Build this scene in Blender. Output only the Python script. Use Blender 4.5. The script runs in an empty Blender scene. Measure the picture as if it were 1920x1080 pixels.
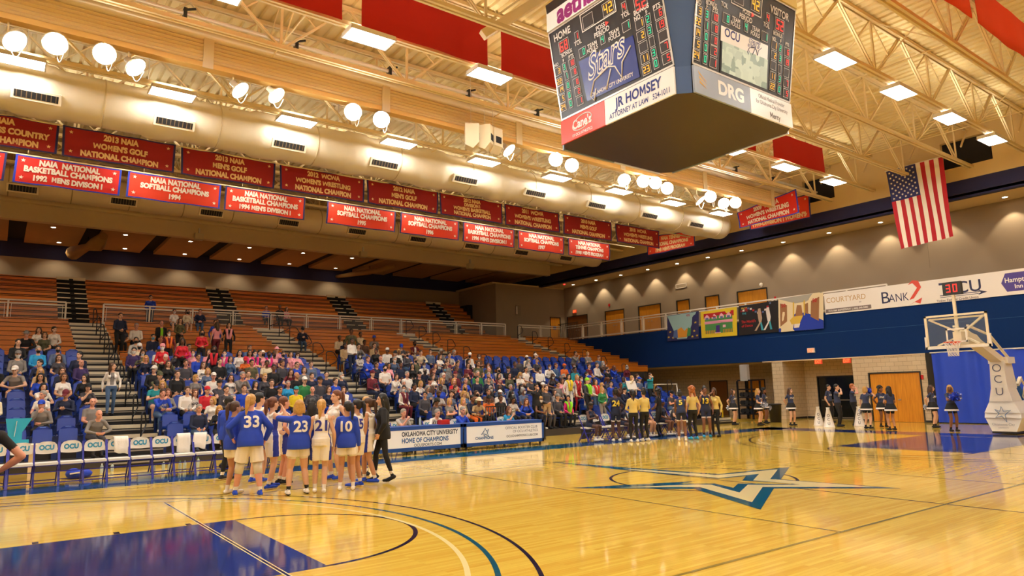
import bpy, bmesh, math, random
import numpy as np
from mathutils import Vector, Matrix, Quaternion
from mathutils.bvhtree import BVHTree

random.seed(7)
S = bpy.context.scene
COL = S.collection

# ------------------------------------------------------------------ camera
CAM = Vector((-11.5278, -9.2227, 1.81))
YAW, PITCH, ROLL, FPX = 0.92950, 0.14860, -0.0214, 1291.45
_f = Vector((math.cos(PITCH) * math.cos(YAW), math.cos(PITCH) * math.sin(YAW), math.sin(PITCH)))
_r = Vector((math.sin(YAW), -math.cos(YAW), 0))
_u = _r.cross(_f)
_c, _s = math.cos(ROLL), math.sin(ROLL)
RX, UY = _c * _r + _s * _u, -_s * _r + _c * _u
cam = bpy.data.cameras.new('camera')
cam.sensor_width = 36.0
cam.lens = FPX * 36.0 / 1920.0
cam.clip_end = 300
camo = bpy.data.objects.new('camera', cam)
camo.matrix_world = Matrix(((RX.x, UY.x, -_f.x, CAM.x), (RX.y, UY.y, -_f.y, CAM.y), (RX.z, UY.z, -_f.z, CAM.z), (0, 0, 0, 1)))
COL.objects.link(camo)
S.camera = camo

def ray(u, v):
    return RX * ((u - 960) / FPX) - UY * ((v - 540) / FPX) + _f

def at(u, v, x=None, y=None, z=None):
    """the point of the place seen at photo pixel (u, v) on the plane x=, y= or z="""
    d = ray(u, v)
    t = (x - CAM.x) / d.x if x is not None else (y - CAM.y) / d.y if y is not None else (z - CAM.z) / d.z
    return CAM + d * t

# ------------------------------------------------------------------ world and exposure
w = bpy.data.worlds.new('world'); S.world = w
w.use_nodes = True
w.node_tree.nodes['Background'].inputs[0].default_value = (1.0, 0.9, 0.78, 1)
w.node_tree.nodes['Background'].inputs[1].default_value = 0.02
S.view_settings.view_transform = 'Standard'
S.view_settings.look = 'None'
S.view_settings.exposure = 0.0
S.view_settings.gamma = 1.0
S.view_settings.use_curve_mapping = False
try:
    S.cycles.use_light_tree = True
    S.cycles.max_bounces = 7
    S.cycles.diffuse_bounces = 4
    S.cycles.sample_clamp_indirect = 6
except Exception:
    pass
E_TROFFER, E_FLOOD, E_CAN, E_UP = 46.0, 95.0, 30.0, 42.0      # radiances of the lamps, the last for the added uplight strips
WARM = (1.0, 0.86, 0.66)

# ------------------------------------------------------------------ materials
def lin(c):
    if isinstance(c, str):
        c = [int(c[i:i + 2], 16) / 255 for i in (0, 2, 4)]
    return tuple(x / 12.92 if x <= .04045 else ((x + .055) / 1.055) ** 2.4 for x in c)

_M = {}
def mat(name, col, rough=.6, metal=0.0, spec=.5, emit=None, estr=0, coat=0, alpha=1, noise=0, nscale=8, bump=0, trans=0, sub=0):
    if name in _M: return _M[name]
    m = bpy.data.materials.new(name); m.use_nodes = True
    nt = m.node_tree; b = nt.nodes['Principled BSDF']
    c = lin(col)
    b.inputs['Base Color'].default_value = (*c, 1)
    b.inputs['Roughness'].default_value = rough
    b.inputs['Metallic'].default_value = metal
    b.inputs['Specular IOR Level'].default_value = spec
    b.inputs['Coat Weight'].default_value = coat
    b.inputs['Alpha'].default_value = alpha
    b.inputs['Transmission Weight'].default_value = trans
    if emit is not None:
        b.inputs['Emission Color'].default_value = (*emit, 1)
        b.inputs['Emission Strength'].default_value = estr
    if noise or bump:
        tc = nt.nodes.new('ShaderNodeTexCoord'); nz = nt.nodes.new('ShaderNodeTexNoise')
        nz.inputs['Scale'].default_value = nscale; nz.inputs['Detail'].default_value = 4
        nt.links.new(tc.outputs['Object'], nz.inputs['Vector'])
        if noise:
            mx = nt.nodes.new('ShaderNodeMix'); mx.data_type = 'RGBA'
            mx.inputs[6].default_value = (*[x * (1 - noise) for x in c], 1)
            mx.inputs[7].default_value = (*[min(1, x * (1 + noise)) for x in c], 1)
            nt.links.new(nz.outputs['Fac'], mx.inputs[0]); nt.links.new(mx.outputs[2], b.inputs['Base Color'])
        if bump:
            bp = nt.nodes.new('ShaderNodeBump'); bp.inputs['Strength'].default_value = bump
            bp.inputs['Distance'].default_value = .01
            nt.links.new(nz.outputs['Fac'], bp.inputs['Height']); nt.links.new(bp.outputs['Normal'], b.inputs['Normal'])
    _M[name] = m
    return m

def ndmat(name, build, rough=.5, spec=.5, coat=0):
    """material whose base colour comes from build(nodetree, texcoord node) -> colour socket"""
    if name in _M: return _M[name]
    m = bpy.data.materials.new(name); m.use_nodes = True
    nt = m.node_tree; b = nt.nodes['Principled BSDF']
    b.inputs['Roughness'].default_value = rough
    b.inputs['Specular IOR Level'].default_value = spec
    b.inputs['Coat Weight'].default_value = coat
    tc = nt.nodes.new('ShaderNodeTexCoord')
    out = build(nt, tc, b)
    if out is not None: nt.links.new(out, b.inputs['Base Color'])
    _M[name] = m
    return m

def N(nt, t, **kw):
    n = nt.nodes.new(t)
    for k, v in kw.items():
        if k.startswith('i_'):
            key = k[2:]; key = int(key) if key.isdigit() else key.replace('_', ' ')
            n.inputs[key].default_value = v
        else: setattr(n, k, v)
    return n

def mapped(nt, tc, scale=(1, 1, 1), rot=(0, 0, 0)):
    mp = N(nt, 'ShaderNodeMapping'); mp.inputs['Scale'].default_value = scale; mp.inputs['Rotation'].default_value = rot
    nt.links.new(tc.outputs['Object'], mp.inputs['Vector'])
    return mp.outputs['Vector']

def ramp(nt, fac, stops):
    r = N(nt, 'ShaderNodeValToRGB')
    while len(r.color_ramp.elements) < len(stops): r.color_ramp.elements.new(.5)
    for e, (p, c) in zip(r.color_ramp.elements, stops):
        e.position = p; e.color = (*c, 1)
    nt.links.new(fac, r.inputs[0])
    return r.outputs[0]

# ------------------------------------------------------------------ mesh builder
_TXT = {}
def _raw(s, bold):
    cu = bpy.data.curves.new('lettering', 'FONT'); cu.body = s; cu.offset = bold; cu.resolution_u = 4
    ob = bpy.data.objects.new('lettering', cu)
    me = ob.to_mesh()
    V = [(v.co.x / .69, v.co.y / .69) for v in me.vertices]
    F = [tuple(p.vertices) for p in me.polygons]
    ob.to_mesh_clear(); bpy.data.objects.remove(ob); bpy.data.curves.remove(cu)
    return V, F
def text2d(s, bold=0.0):
    """faces of a line of lettering, cap height 1, starting at x = 0; thickened M and W get a shape of their own"""
    k = (s, bold)
    if k in _TXT: return _TXT[k]
    if bold > 0 and any(c in s for c in 'MW'):
        V, F = [], []; t = .14 + 1.9 * bold
        for i, ch in enumerate(s):
            if ch == ' ': continue
            pre = max(p[0] for p in _raw(s[:i + 1], 0)[0]); own = _raw(ch, 0)[0]; xa, xb = min(p[0] for p in own), max(p[0] for p in own); x0 = pre - xb
            if ch in 'MW':
                w = xb - xa; e = t * 1.15
                P = [(0, 0), (0, 1), (e, 1), (w / 2, .48), (w - e, 1), (w, 1), (w, 0), (w - t, 0), (w - t, .60), (w / 2, .13), (t, .60), (t, 0)]
                if ch == 'W':
                    s_ = .16 * w
                    P = [(0, 1), (t, 1), (s_ + t * .62, .42), (w / 2 - t * .42, .95), (w / 2 + t * .42, .95), (w - s_ - t * .62, .42), (w - t, 1), (w, 1), (w - s_ * 1.0 + t * .1, 0), (w - s_ - t * .75, 0), (w / 2, .56), (s_ + t * .75, 0), (s_ - t * .1, 0)]
                g, f = [(x + xa, y) for x, y in P], [tuple(range(len(P)))[::-1] if ch == 'M' else tuple(range(len(P)))[::-1]]
            else: g, f = _raw(ch, bold)
            o = len(V); V += [(x + x0, y) for x, y in g]; F += [tuple(j + o for j in q) for q in f]
    else: V, F = _raw(s, bold)
    if V:
        x0 = min(p[0] for p in V); V = [(x - x0, y) for x, y in V]
    wd = max((p[0] for p in V), default=0)
    _TXT[k] = (V, F, wd)
    return _TXT[k]

class MB:
    def __init__(s): s.v, s.f, s.m, s.mats, s.sm = [], [], [], [], []
    def mi(s, m):
        if m not in s.mats: s.mats.append(m)
        return s.mats.index(m)
    def add(s, V, F, m, smooth=False):
        o = len(s.v); k = s.mi(m)
        s.v += [tuple(p) for p in V]
        for f in F:
            s.f.append(tuple(i + o for i in f)); s.m.append(k); s.sm.append(smooth)
    def poly(s, P, m): s.add(P, [tuple(range(len(P)))], m)
    def box(s, a, b, m):
        (x0, y0, z0), (x1, y1, z1) = [min(p, q) for p, q in zip(a, b)], [max(p, q) for p, q in zip(a, b)]
        V = [(x0, y0, z0), (x1, y0, z0), (x1, y1, z0), (x0, y1, z0), (x0, y0, z1), (x1, y0, z1), (x1, y1, z1), (x0, y1, z1)]
        s.add(V, [(0, 3, 2, 1), (4, 5, 6, 7), (0, 1, 5, 4), (1, 2, 6, 5), (2, 3, 7, 6), (3, 0, 4, 7)], m)
    def obox(s, M, hx, hy, hz, m):
        V = [M @ Vector((x, y, z)) for z in (-hz, hz) for x, y in ((-hx, -hy), (hx, -hy), (hx, hy), (-hx, hy))]
        s.add(V, [(0, 3, 2, 1), (4, 5, 6, 7), (0, 1, 5, 4), (1, 2, 6, 5), (2, 3, 7, 6), (3, 0, 4, 7)], m)
    def bar(s, a, b, wx, wy, m, up=(0, 0, 1)):
        """rectangular bar from a to b: wx across, wy along `up`"""
        a, b = Vector(a), Vector(b); d = (b - a); L = d.length; d.normalize()
        u = Vector(up)
        if abs(d.dot(u)) > .98: u = Vector((1, 0, 0))
        x = d.cross(u).normalized(); y = x.cross(d)
        M = Matrix((x, y, d)).transposed().to_4x4(); M.translation = (a + b) / 2
        s.obox(M, wx / 2, wy / 2, L / 2, m)
    def tube(s, pts, r, m, n=8, caps=True, closed=False):
        pts = [Vector(p) for p in pts]; R = r if isinstance(r, (list, tuple)) else [r] * len(pts)
        V, F = [], []; nrm = None
        for i, p in enumerate(pts):
            if closed: d = pts[(i + 1) % len(pts)] - pts[i - 1]
            else: d = pts[min(i + 1, len(pts) - 1)] - pts[max(i - 1, 0)]
            d.normalize()
            if nrm is None: nrm = d.orthogonal().normalized()
            nrm = (nrm - d * nrm.dot(d))
            nrm = nrm.normalized() if nrm.length > 1e-6 else d.orthogonal().normalized()
            bi = d.cross(nrm)
            for k in range(n):
                a = 2 * math.pi * k / n
                V.append(p + (nrm * math.cos(a) + bi * math.sin(a)) * R[i])
        L = len(pts)
        for i in range(L if closed else L - 1):
            for k in range(n):
                j = (i + 1) % L
                F.append((i * n + k, i * n + (k + 1) % n, j * n + (k + 1) % n, j * n + k))
        s.add(V, F, m, n > 4)
        if caps and not closed:
            o = len(s.v) - len(V)
            k = s.mi(m)
            for q in (tuple(o + i for i in reversed(range(n))), tuple(o + (L - 1) * n + i for i in range(n))):
                s.f.append(q); s.m.append(k); s.sm.append(False)
    def cyl(s, a, b, r, m, n=16, r2=None): s.tube([a, b], [r, r if r2 is None else r2], m, n)
    def lathe(s, M, prof, m, n=20, close=True):
        V, F = [], []
        for r, z in prof:
            for k in range(n):
                a = 2 * math.pi * k / n
                V.append(M @ Vector((r * math.cos(a), r * math.sin(a), z)))
        for i in range(len(prof) - 1):
            for k in range(n): F.append((i * n + k, i * n + (k + 1) % n, (i + 1) * n + (k + 1) % n, (i + 1) * n + k))
        s.add(V, F, m, True)
    def ell(s, c, r, m, n=12, M=None):
        V, F = [], []
        for i in range(n + 1):
            t = math.pi * i / n
            for k in range(2 * n):
                a = math.pi * k / n
                p = Vector((r[0] * math.sin(t) * math.cos(a), r[1] * math.sin(t) * math.sin(a), r[2] * math.cos(t)))
                if M: p = M @ p
                V.append(Vector(c) + p)
        for i in range(n):
            for k in range(2 * n): F.append((i * 2 * n + k, (i + 1) * 2 * n + k, (i + 1) * 2 * n + (k + 1) % (2 * n), i * 2 * n + (k + 1) % (2 * n)))
        s.add(V, F, m, True)
    def prism(s, P, d, m):
        """closed polygon P extruded by vector d"""
        n = len(P); d = Vector(d); V = [Vector(p) for p in P] + [Vector(p) + d for p in P]
        s.add(V, [tuple(reversed(range(n))), tuple(range(n, 2 * n))] + [(i, (i + 1) % n, n + (i + 1) % n, n + i) for i in range(n)], m)
    def text(s, st, o, ex, ey, h, m, align='c', bold=.02, maxw=None, lift=.0, curve=None, squeeze=1.0):
        """lettering with cap height h on the plane through o spanned by unit vectors ex, ey"""
        V, F, wd = text2d(st, bold)
        ex, ey, o = Vector(ex), Vector(ey), Vector(o); nz = ex.cross(ey)
        sx = h * squeeze
        if maxw and wd * sx > maxw: sx = maxw / wd
        x0 = {'c': -wd * sx / 2, 'l': 0, 'r': -wd * sx}[align]
        s.add([o + ex * (x0 + x * sx) + ey * (y * h) + nz * lift for x, y in V], F, m)
    def build(s, name, parent=None, origin=None):
        o = Vector(origin) if origin is not None else (parent_loc(parent) if parent else None)
        V = [tuple(Vector(p) - o) for p in s.v] if o is not None else s.v
        me = bpy.data.meshes.new(name); me.from_pydata([tuple(p) for p in V], [], s.f)
        for m in s.mats: me.materials.append(m)
        me.polygons.foreach_set('material_index', s.m); me.polygons.foreach_set('use_smooth', s.sm)
        me.validate(); me.update()
        ob = bpy.data.objects.new(name, me); COL.objects.link(ob)
        if parent: ob.parent = parent
        elif origin is not None: ob.location = o
        return ob

def parent_loc(p):
    v = Vector((0, 0, 0))
    while p is not None: v += p.location; p = p.parent
    return v

def tag(o, label, cat, group=None, kind=None):
    o['label'] = label
    if cat: o['category'] = cat
    if group: o['group'] = group
    if kind: o['kind'] = kind
    return o
def thing(name, label, cat, loc, group=None, rz=0):
    o = bpy.data.objects.new(name, None); o.empty_display_size = .1; COL.objects.link(o)
    o.location = loc; o.rotation_euler = (0, 0, rz)
    return tag(o, label, cat, group)
def struct(mb, name, parent=None):
    o = mb.build(name, parent)
    if parent is None: o['kind'] = 'structure'
    return o
def dup(root, loc=None, label=None, rz=None):
    r = root.copy(); COL.objects.link(r)
    if loc is not None: r.location = loc
    if rz is not None: r.rotation_euler = (0, 0, rz)
    if label: r['label'] = label
    for ch in root.children:
        c = ch.copy(); COL.objects.link(c); c.parent = r
        for g in ch.children:
            d = g.copy(); COL.objects.link(d); d.parent = c
    return r
ORD = ['first', 'second', 'third', 'fourth', 'fifth', 'sixth', 'seventh', 'eighth', 'ninth', 'tenth', 'eleventh', 'twelfth',
       'thirteenth', 'fourteenth', 'fifteenth', 'sixteenth', 'seventeenth', 'eighteenth', 'nineteenth', 'twentieth', 'twenty-first']
X_, Y_, Z_ = Vector((1, 0, 0)), Vector((0, 1, 0)), Vector((0, 0, 1))
# ================================================================== the room
XB, XU, YR0, NROW, RUN, RISE = 22.5, 25.1, 12.565, 21, .835, .25952   # balcony front, upper wall, first row, rows
ZC, YWALK, YALC, YBACK = 5.45, 30.1, 32.6, 38.0                        # concourse level; alcove behind it
XL, YN, ZD = -24.0, -24.0, 13.05                                       # walls behind the photographer, roof deck
ROWY = [6.42 * k / 3 for k in range(-10, 15)]                           # joist lines
AISLES = [(-9.0, -7.5), (-.5, 1.2), (8.2, 9.5), (17.0, 18.3)]

def wood_floor(nt, tc, b):
    v = mapped(nt, tc, (1, 1, 1))
    br = N(nt, 'ShaderNodeTexBrick'); br.inputs['Scale'].default_value = 1.0
    br.offset = .37; br.inputs['Brick Width'].default_value = 1.1; br.inputs['Row Height'].default_value = .057
    br.inputs['Mortar Size'].default_value = .0006; br.inputs['Bias'].default_value = 0
    br.inputs['Color1'].default_value = (*lin('eecb5a'), 1); br.inputs['Color2'].default_value = (*lin('e0b446'), 1)
    br.inputs['Mortar'].default_value = (*lin('b08028'), 1)
    nt.links.new(v, br.inputs['Vector'])
    nz = N(nt, 'ShaderNodeTexNoise', i_Scale=6.0, i_Detail=5.0)
    nt.links.new(mapped(nt, tc, (.25, 6, 1)), nz.inputs['Vector'])
    mx = N(nt, 'ShaderNodeMix', data_type='RGBA', blend_type='MULTIPLY'); mx.inputs[0].default_value = .45
    nt.links.new(br.outputs['Color'], mx.inputs[6])
    nt.links.new(ramp(nt, nz.outputs['Fac'], [(.3, (.80, .74, .62)), (.7, (1, 1, 1))]), mx.inputs[7])
    floor_gloss(nt, tc, b)
    return mx.outputs[2]

def floor_gloss(nt, tc, b):
    nz = N(nt, 'ShaderNodeTexNoise', i_Scale=1.0, i_Detail=3.0)
    nt.links.new(mapped(nt, tc, (1.2, 14, 1)), nz.inputs['Vector'])
    bp = N(nt, 'ShaderNodeBump'); bp.inputs['Strength'].default_value = .07; bp.inputs['Distance'].default_value = .004
    nt.links.new(nz.outputs['Fac'], bp.inputs['Height']); nt.links.new(bp.outputs['Normal'], b.inputs['Normal'])

def painted(name, col):
    def bd(nt, tc, b):
        b.inputs['Base Color'].default_value = (*lin(col), 1); floor_gloss(nt, tc, b); return None
    return ndmat(name, bd, rough=.075, spec=.6)

FLW = ndmat('maple floor', wood_floor, rough=.075, spec=.6)
P_STRIP = painted('slate navy court paint', '234a74')
P_NAVY, P_TEAL, P_DARK = painted('navy court paint', '28346c'), painted('teal court paint', '14566f'), painted('dark line paint', '241f3a')
P_CREAM, P_VOL, P_LOGO = painted('cream line paint', 'f3dfa0'), painted('thin grey line paint', '9a8440'), painted('pale logo paint', 'ecd79a')

fl = MB()
fl.box((XL, YN, -.2), (24.8, 12.6, 0), FLW)
LZ = [0.0]
def flat(P, m, z): fl.poly([(x, y, z) for x, y in P], m)
def rect(x0, x1, y0, y1, m, z=.001): flat([(x0, y0), (x1, y0), (x1, y1), (x0, y1)], m, z)
def arc(cx, cy, r, w_, a0, a1, m, z=.002, n=72):
    V, F = [], []
    for i in range(n + 1):
        a = math.radians(a0 + (a1 - a0) * i / n)
        for q in (r - w_, r): V.append((cx + q * math.cos(a), cy + q * math.sin(a), z))
    fl.add(V, [(2 * i, 2 * i + 1, 2 * i + 3, 2 * i + 2) for i in range(n)], m)
# border strip outside the side lines and base lines
rect(-16.2, 16.2, 7.72, 8.95, P_STRIP); rect(-16.2, 16.2, -8.95, -7.72, P_STRIP)
rect(-2.1, 3.75, 7.66, 8.97, P_TEAL, .0018)
rect(14.43, 15.9, -8.95, 8.95, P_NAVY); rect(-15.9, -14.43, -8.95, 8.95, P_NAVY)
for sg in (-1, 1):
    bx = sg * 14.325; ft = sg * 8.535; hx = sg * 12.725
    rect(min(bx, ft), max(bx, ft), -1.83, 1.83, P_NAVY, .0015)
    a0 = -90 if sg < 0 else 90
    arc(ft, 0, 1.83, .06, a0, a0 + 180, P_DARK, .0022)
    for r, ww, m in ((6.75, .05, P_DARK), (6.33, .06, P_TEAL if sg < 0 else P_DARK), (6.03, .06, P_CREAM)):
        a = 90 if sg > 0 else -90
        arc(hx, 0, r, ww, a, a + 180, m, .0024 + r * 1e-5, 120)
        for q in (-1, 1): rect(min(hx, bx), max(hx, bx), min(q * r, q * (r - ww)), max(q * r, q * (r - ww)), m, .0024)
    for k, d in enumerate((2.13, 3.35, 4.27, 5.18)):
        ww = .30 if k == 0 else .07
        x = bx - sg * d
        for q in (-1, 1): rect(x - ww / 2, x + ww / 2, min(q * 1.85, q * 2.0), max(q * 1.85, q * 2.0), P_DARK, .0023)
    rect(bx - .03, bx + .03, -7.62, 7.62, P_CREAM, .0023)
    rect(sg * 9 - .03, sg * 9 + .03, -4.5, 4.5, P_CREAM if sg < 0 else P_VOL, .0026)
    rect(sg * 9 - .015, sg * 9 + .015, -4.5, 4.5, P_DARK, .0028)
    rect(sg * 3 - .02, sg * 3 + .02, -4.5, 7.6, P_VOL, .0026)
    rect(-9, 9, sg * 4.5 - .025, sg * 4.5 + .025, P_VOL, .0026)
    rect(-14.3, 14.3, sg * 7.62 - .03, sg * 7.62 + .03, P_CREAM, .0027)
rect(-.02, .02, -7.6, 7.6, P_DARK, .0021)
arc(0, 0, 1.83, .06, 0, 360, P_DARK, .0022)
# star emblem, traced where it lies on the boards
def fpx(L): return [tuple(at(u, v, z=0)[:2]) for u, v in L]
flat(fpx([(1020, 865), (1185, 877.5), (1347, 889), (1480.5, 876), (1464, 899), (1690, 916), (1505, 916), (1451, 916), (1426, 956), (1302, 917), (1065, 915.5), (1180, 909), (1306, 902.5), (1275, 907),
          (1332, 907), (1341, 907), (1375, 915), (1384, 907), (1402, 907), (1500, 908.2), (1392, 901), (1399, 892.5), (1347, 898), (1185, 883)]), P_TEAL, .0030)
flat(fpx([(1168, 878.6), (1347, 891), (1459, 880), (1444, 898.6), (1500, 902.5), (1645, 913.5), (1430, 913.5), (1410, 942), (1312, 913.5), (1160, 914.3), (1300, 908.5), (1333, 909), (1386.5, 923.7), (1402, 909),
          (1470, 909.5), (1500, 908.5), (1412, 901), (1423, 889), (1347, 896.5), (1185, 881.5)]), P_LOGO, .0034)
floor = struct(fl, 'floor')

# ---- walls
def blockwall(nt, tc, b):
    br = N(nt, 'ShaderNodeTexBrick'); br.inputs['Scale'].default_value = 1.0; br.offset = .5
    br.inputs['Brick Width'].default_value = .4; br.inputs['Row Height'].default_value = .2; br.inputs['Mortar Size'].default_value = .006
    br.inputs['Color1'].default_value = (*lin('cdb795'), 1); br.inputs['Color2'].default_value = (*lin('c6af8c'), 1); br.inputs['Mortar'].default_value = (*lin('8d7a5e'), 1)
    mp = N(nt, 'ShaderNodeCombineXYZ'); sp = N(nt, 'ShaderNodeSeparateXYZ')
    nt.links.new(tc.outputs['Object'], sp.inputs[0])
    ad = N(nt, 'ShaderNodeMath', operation='ADD'); nt.links.new(sp.outputs[0], ad.inputs[0]); nt.links.new(sp.outputs[1], ad.inputs[1])
    nt.links.new(ad.outputs[0], mp.inputs[0]); nt.links.new(sp.outputs[2], mp.inputs[1])
    nt.links.new(mp.outputs[0], br.inputs['Vector'])
    return br.outputs['Color']
CMU = ndmat('painted block wall', blockwall, rough=.7)
W_GREY = mat('taupe wall paint', '9d8a72', .85, noise=.05, nscale=.6)
W_BLUE = mat('royal blue wall paint', '0c2c60', .85, spec=.15, noise=.05, nscale=.8)
W_NAVY = mat('navy wall paint', '23234e', .8)
W_TAN = mat('tan wall paint', 'e0c48c', .85, noise=.04, nscale=.5)
W_BEIGE = mat('beige wall paint', 'ecd2a4', .85)
C_PANEL = mat('tan ceiling panel', 'bf9560', .9, noise=.06, nscale=2)
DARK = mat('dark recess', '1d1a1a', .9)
WHITE = mat('white paint', 'ede4d4', .5)
BLACK = mat('black metal', '16151a', .45)
TRIMB = mat('dark door frame paint', '2a2620', .5)
def door_wood(nt, tc, b):
    nz = N(nt, 'ShaderNodeTexNoise', i_Scale=3.0, i_Detail=4.0)
    nt.links.new(mapped(nt, tc, (8, 8, .5)), nz.inputs['Vector'])
    return ramp(nt, nz.outputs['Fac'], [(.3, lin('c47a17')), (.7, lin('dd9423'))])
DOORW = ndmat('maple door veneer', door_wood, rough=.4)
BASEB = mat('black rubber base', '1c1a1a', .6)

def wall_with_holes(mb, x, y0, y1, z0, z1, th, holes, m):
    """wall slab at x..x+th with rectangular openings (ya, yb, za, zb)"""
    cuts = sorted(holes); y = y0
    for ya, yb, za, zb in cuts:
        if ya > y: mb.box((x, y, z0), (x + th, ya, z1), m)
        if za > z0: mb.box((x, ya, z0), (x + th, yb, za), m)
        if zb < z1: mb.box((x, ya, zb), (x + th, yb, z1), m)
        y = yb
    if y < y1: mb.box((x, y, z0), (x + th, y1, z1), m)

# lower end wall: block wall, recessed entry between two piers, storage bay further on
ZB = 3.13
mb = MB()
wall_with_holes(mb, XB, 4.85, 8.3, 0, ZB, .3, [(5.22, 7.5, 0, 2.27)], CMU)
mb.box((XB + .301, 8.05, 0), (24.599, 8.3, ZB), CMU)                     # return of the entry
mb.box((XB, 12.1, 0), (24.599, 12.75, ZB), CMU)                    # pier on its far side
wall_with_holes(mb, 24.6, 7.4, 12.2, 0, ZB, .3, [(8.32, 11.35, 0, 2.2)], CMU)
wall_with_holes(mb, 26.0, 12.4, 27.0, 0, ZB, .3, [(15.6, 16.75, 0, 2.15), (18.3, 19.6, 0, 2.15)], CMU)
mb.box((24.6, 12.4, 0), (26.3, 12.7, ZB), CMU)
mb.box((XB, YN, 0), (XB + .3, -1.5, ZB), CMU)
struct(mb, 'wall_end')
mb = MB()
mb.box((24.5, 12.5, -.2), (26.3, 27, 0), FLW); mb.box((XB, 12.6, -.2), (24.6, 27, 0), FLW)
struct(mb, 'floor_bay')
mb = MB()
for a, b in (((XB - .02, 4.87, 0), (XB, 5.15, .1)), ((XB - .02, 7.57, 0), (XB, 8.28, .1)), ((24.58, 11.4, 0), (24.6, 12.1, .1)), ((XB + .3, 12.08, 0), (24.5, 12.1, .1))):
    mb.box(a, b, BASEB)
struct(mb, 'baseboard_end')
# blue balcony front
mb = MB()
mb.box((XB - .02, YN, ZB), (XB + .25, 31.0, ZC), W_BLUE)
mb.box((XB - .03, 4.6, ZB - .05), (XB + .02, 13.3, ZB), mat('pale trim paint', 'd9c6a0', .6))
mb.box((XB - .025, YN, 4.42), (XB - .02, 13.0, 4.435), mat('panel joint', '1d4f7c', .7))
struct(mb, 'wall_balcony')
mb = MB()
mb.box((XB, YN, ZC - .3), (XU + .3, 32.9, ZC), mat('concourse carpet', '6b5b48', .9))
mb.box((24.6, 8.0, ZB), (26.3, 27, ZB + .05), W_BEIGE); mb.box((XB, 8.0, ZB + .002), (26.3, 27, ZB + .06), W_BEIGE)
mb.box((XL, YWALK - .1, ZC - .3), (XU, 33, ZC - .005), mat('concourse carpet', '6b5b48', .9))
struct(mb, 'floor_concourse')
# upper wall behind the balcony, with its door openings
UD = [(14.4, 16.4), (17.84, 18.84), (20.2, 21.2), (22.7, 24.7), (26.2, 28.1), (30.15, 32.45)]
mb = MB()
wall_with_holes(mb, XU, YN, 32.9, ZC, 10.0, .3, [(a, b, ZC, 7.58) for a, b in UD], W_GREY)
mb.box((XU - .006, 5.3, 7.4), (XU, 5.31, 10), mat('wall joint', '7d6d58', .9))
struct(mb, 'wall_upper')
mb = MB()
wall_with_holes(mb, 0, 0, 0, 0, 0, 0, [], W_GREY)
# wall facing the court beyond the corner, single door near the corner
for x0, x1, z0, z1 in ((18.3, 23.6, ZC, 9.9), (23.6, 24.6, 7.58, 9.9), (24.6, XU, ZC, 9.9)): mb.box((x0, 32.8, z0), (x1, 33.1, z1), W_GREY)
mb.box((18.3, 33.1, ZC), (18.6, YBACK, 9.9), W_GREY)
struct(mb, 'wall_far_corner')
mb = MB(); mb.box((XL, YBACK, 5), (18.6, YBACK + .3, 9.9), W_GREY); struct(mb, 'wall_back')
mb = MB()
mb.box((XL, YBACK - .02, 9.9), (XB + .5, YBACK + .3, 10.96), W_NAVY)
mb.box((XB, YN, 9.9), (XB + .3, YBACK, 10.72), W_NAVY)
struct(mb, 'trim_navy')
mb = MB()
mb.box((XB, YN, 9.98), (XU + .3, 33, 10.1), W_TAN)               # soffit
mb.box((18.0, 32.8, 9.9), (XU + .3, YBACK, 10.0), W_TAN)
mb.box((XB + .02, YN, 10.72), (XB + .32, YBACK, 11.3), W_TAN)
wall_with_holes(mb, XB + .02, YN, YBACK, 11.3, ZD + .3, .3, [(1.3, 3.3, 11.35, 12.6), (8.4, 10.1, 11.35, 12.6)], W_TAN)
struct(mb, 'wall_end_bulkhead')
mb = MB()
for ya, yb in ((1.3, 3.3), (8.4, 10.1)): mb.box((XB + .25, ya - .05, 11.3), (XB + .3, yb + .05, 12.65), DARK)
struct(mb, 'trim_roof_recess')
# bleacher ceiling with dark slots, and its front fascia
mb = MB()
XS = [-11.21 + 3.307 * k for k in range(-4, 11)]
edges = [-26.0]
for x in XS: edges += [x - .38, x + .38]
edges += [XB]
for i in range(0, len(edges), 2): mb.box((edges[i], 31.75, 10.75), (edges[i + 1], YBACK, 10.95), C_PANEL)
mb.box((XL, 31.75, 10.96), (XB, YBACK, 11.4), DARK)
struct(mb, 'ceiling_bleacher')
mb = MB(); mb.box((XL, 31.35, 10.62), (XB, 31.75, ZD), W_BEIGE); struct(mb, 'trim_fascia')
# walls behind the photographer and roof deck
mb = MB(); mb.box((XL - .3, YN, 0), (XL, YBACK, ZD), W_TAN); struct(mb, 'wall_left')
mb = MB(); mb.box((XL, YN - .3, 0), (XU, YN, ZD), W_TAN); struct(mb, 'wall_near')
def deck(nt, tc, b):
    wv = N(nt, 'ShaderNodeTexWave', wave_type='BANDS', bands_direction='X', wave_profile='SAW'); wv.inputs['Scale'].default_value = .95
    nt.links.new(tc.outputs['Object'], wv.inputs['Vector'])
    return ramp(nt, wv.outputs['Fac'], [(.0, lin('b98f50')), (.14, lin('a67c40')), (.2, lin('d9b16c')), (.9, lin('d9b16c')), (1, lin('b98f50'))])
STEEL = mat('cream painted steel', 'f0d9a4', .55)
DECK = mat('tan painted deck', 'f0da9e', .7)
mb = MB()
V, F = [], []                                                    # corrugated steel deck, ribs run across the hall
x = XL; prof = []
while x < XB + .5:
    prof += [(x, 0), (x + .20, 0), (x + .235, .075), (x + .30, .075)]
    x += .335
for xx, dz in prof: V += [(xx, YN, ZD + dz), (xx, 31.4, ZD + dz)]
mb.add(V, [(2 * i, 2 * i + 2, 2 * i + 3, 2 * i + 1) for i in range(len(prof) - 1)], DECK)
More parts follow.
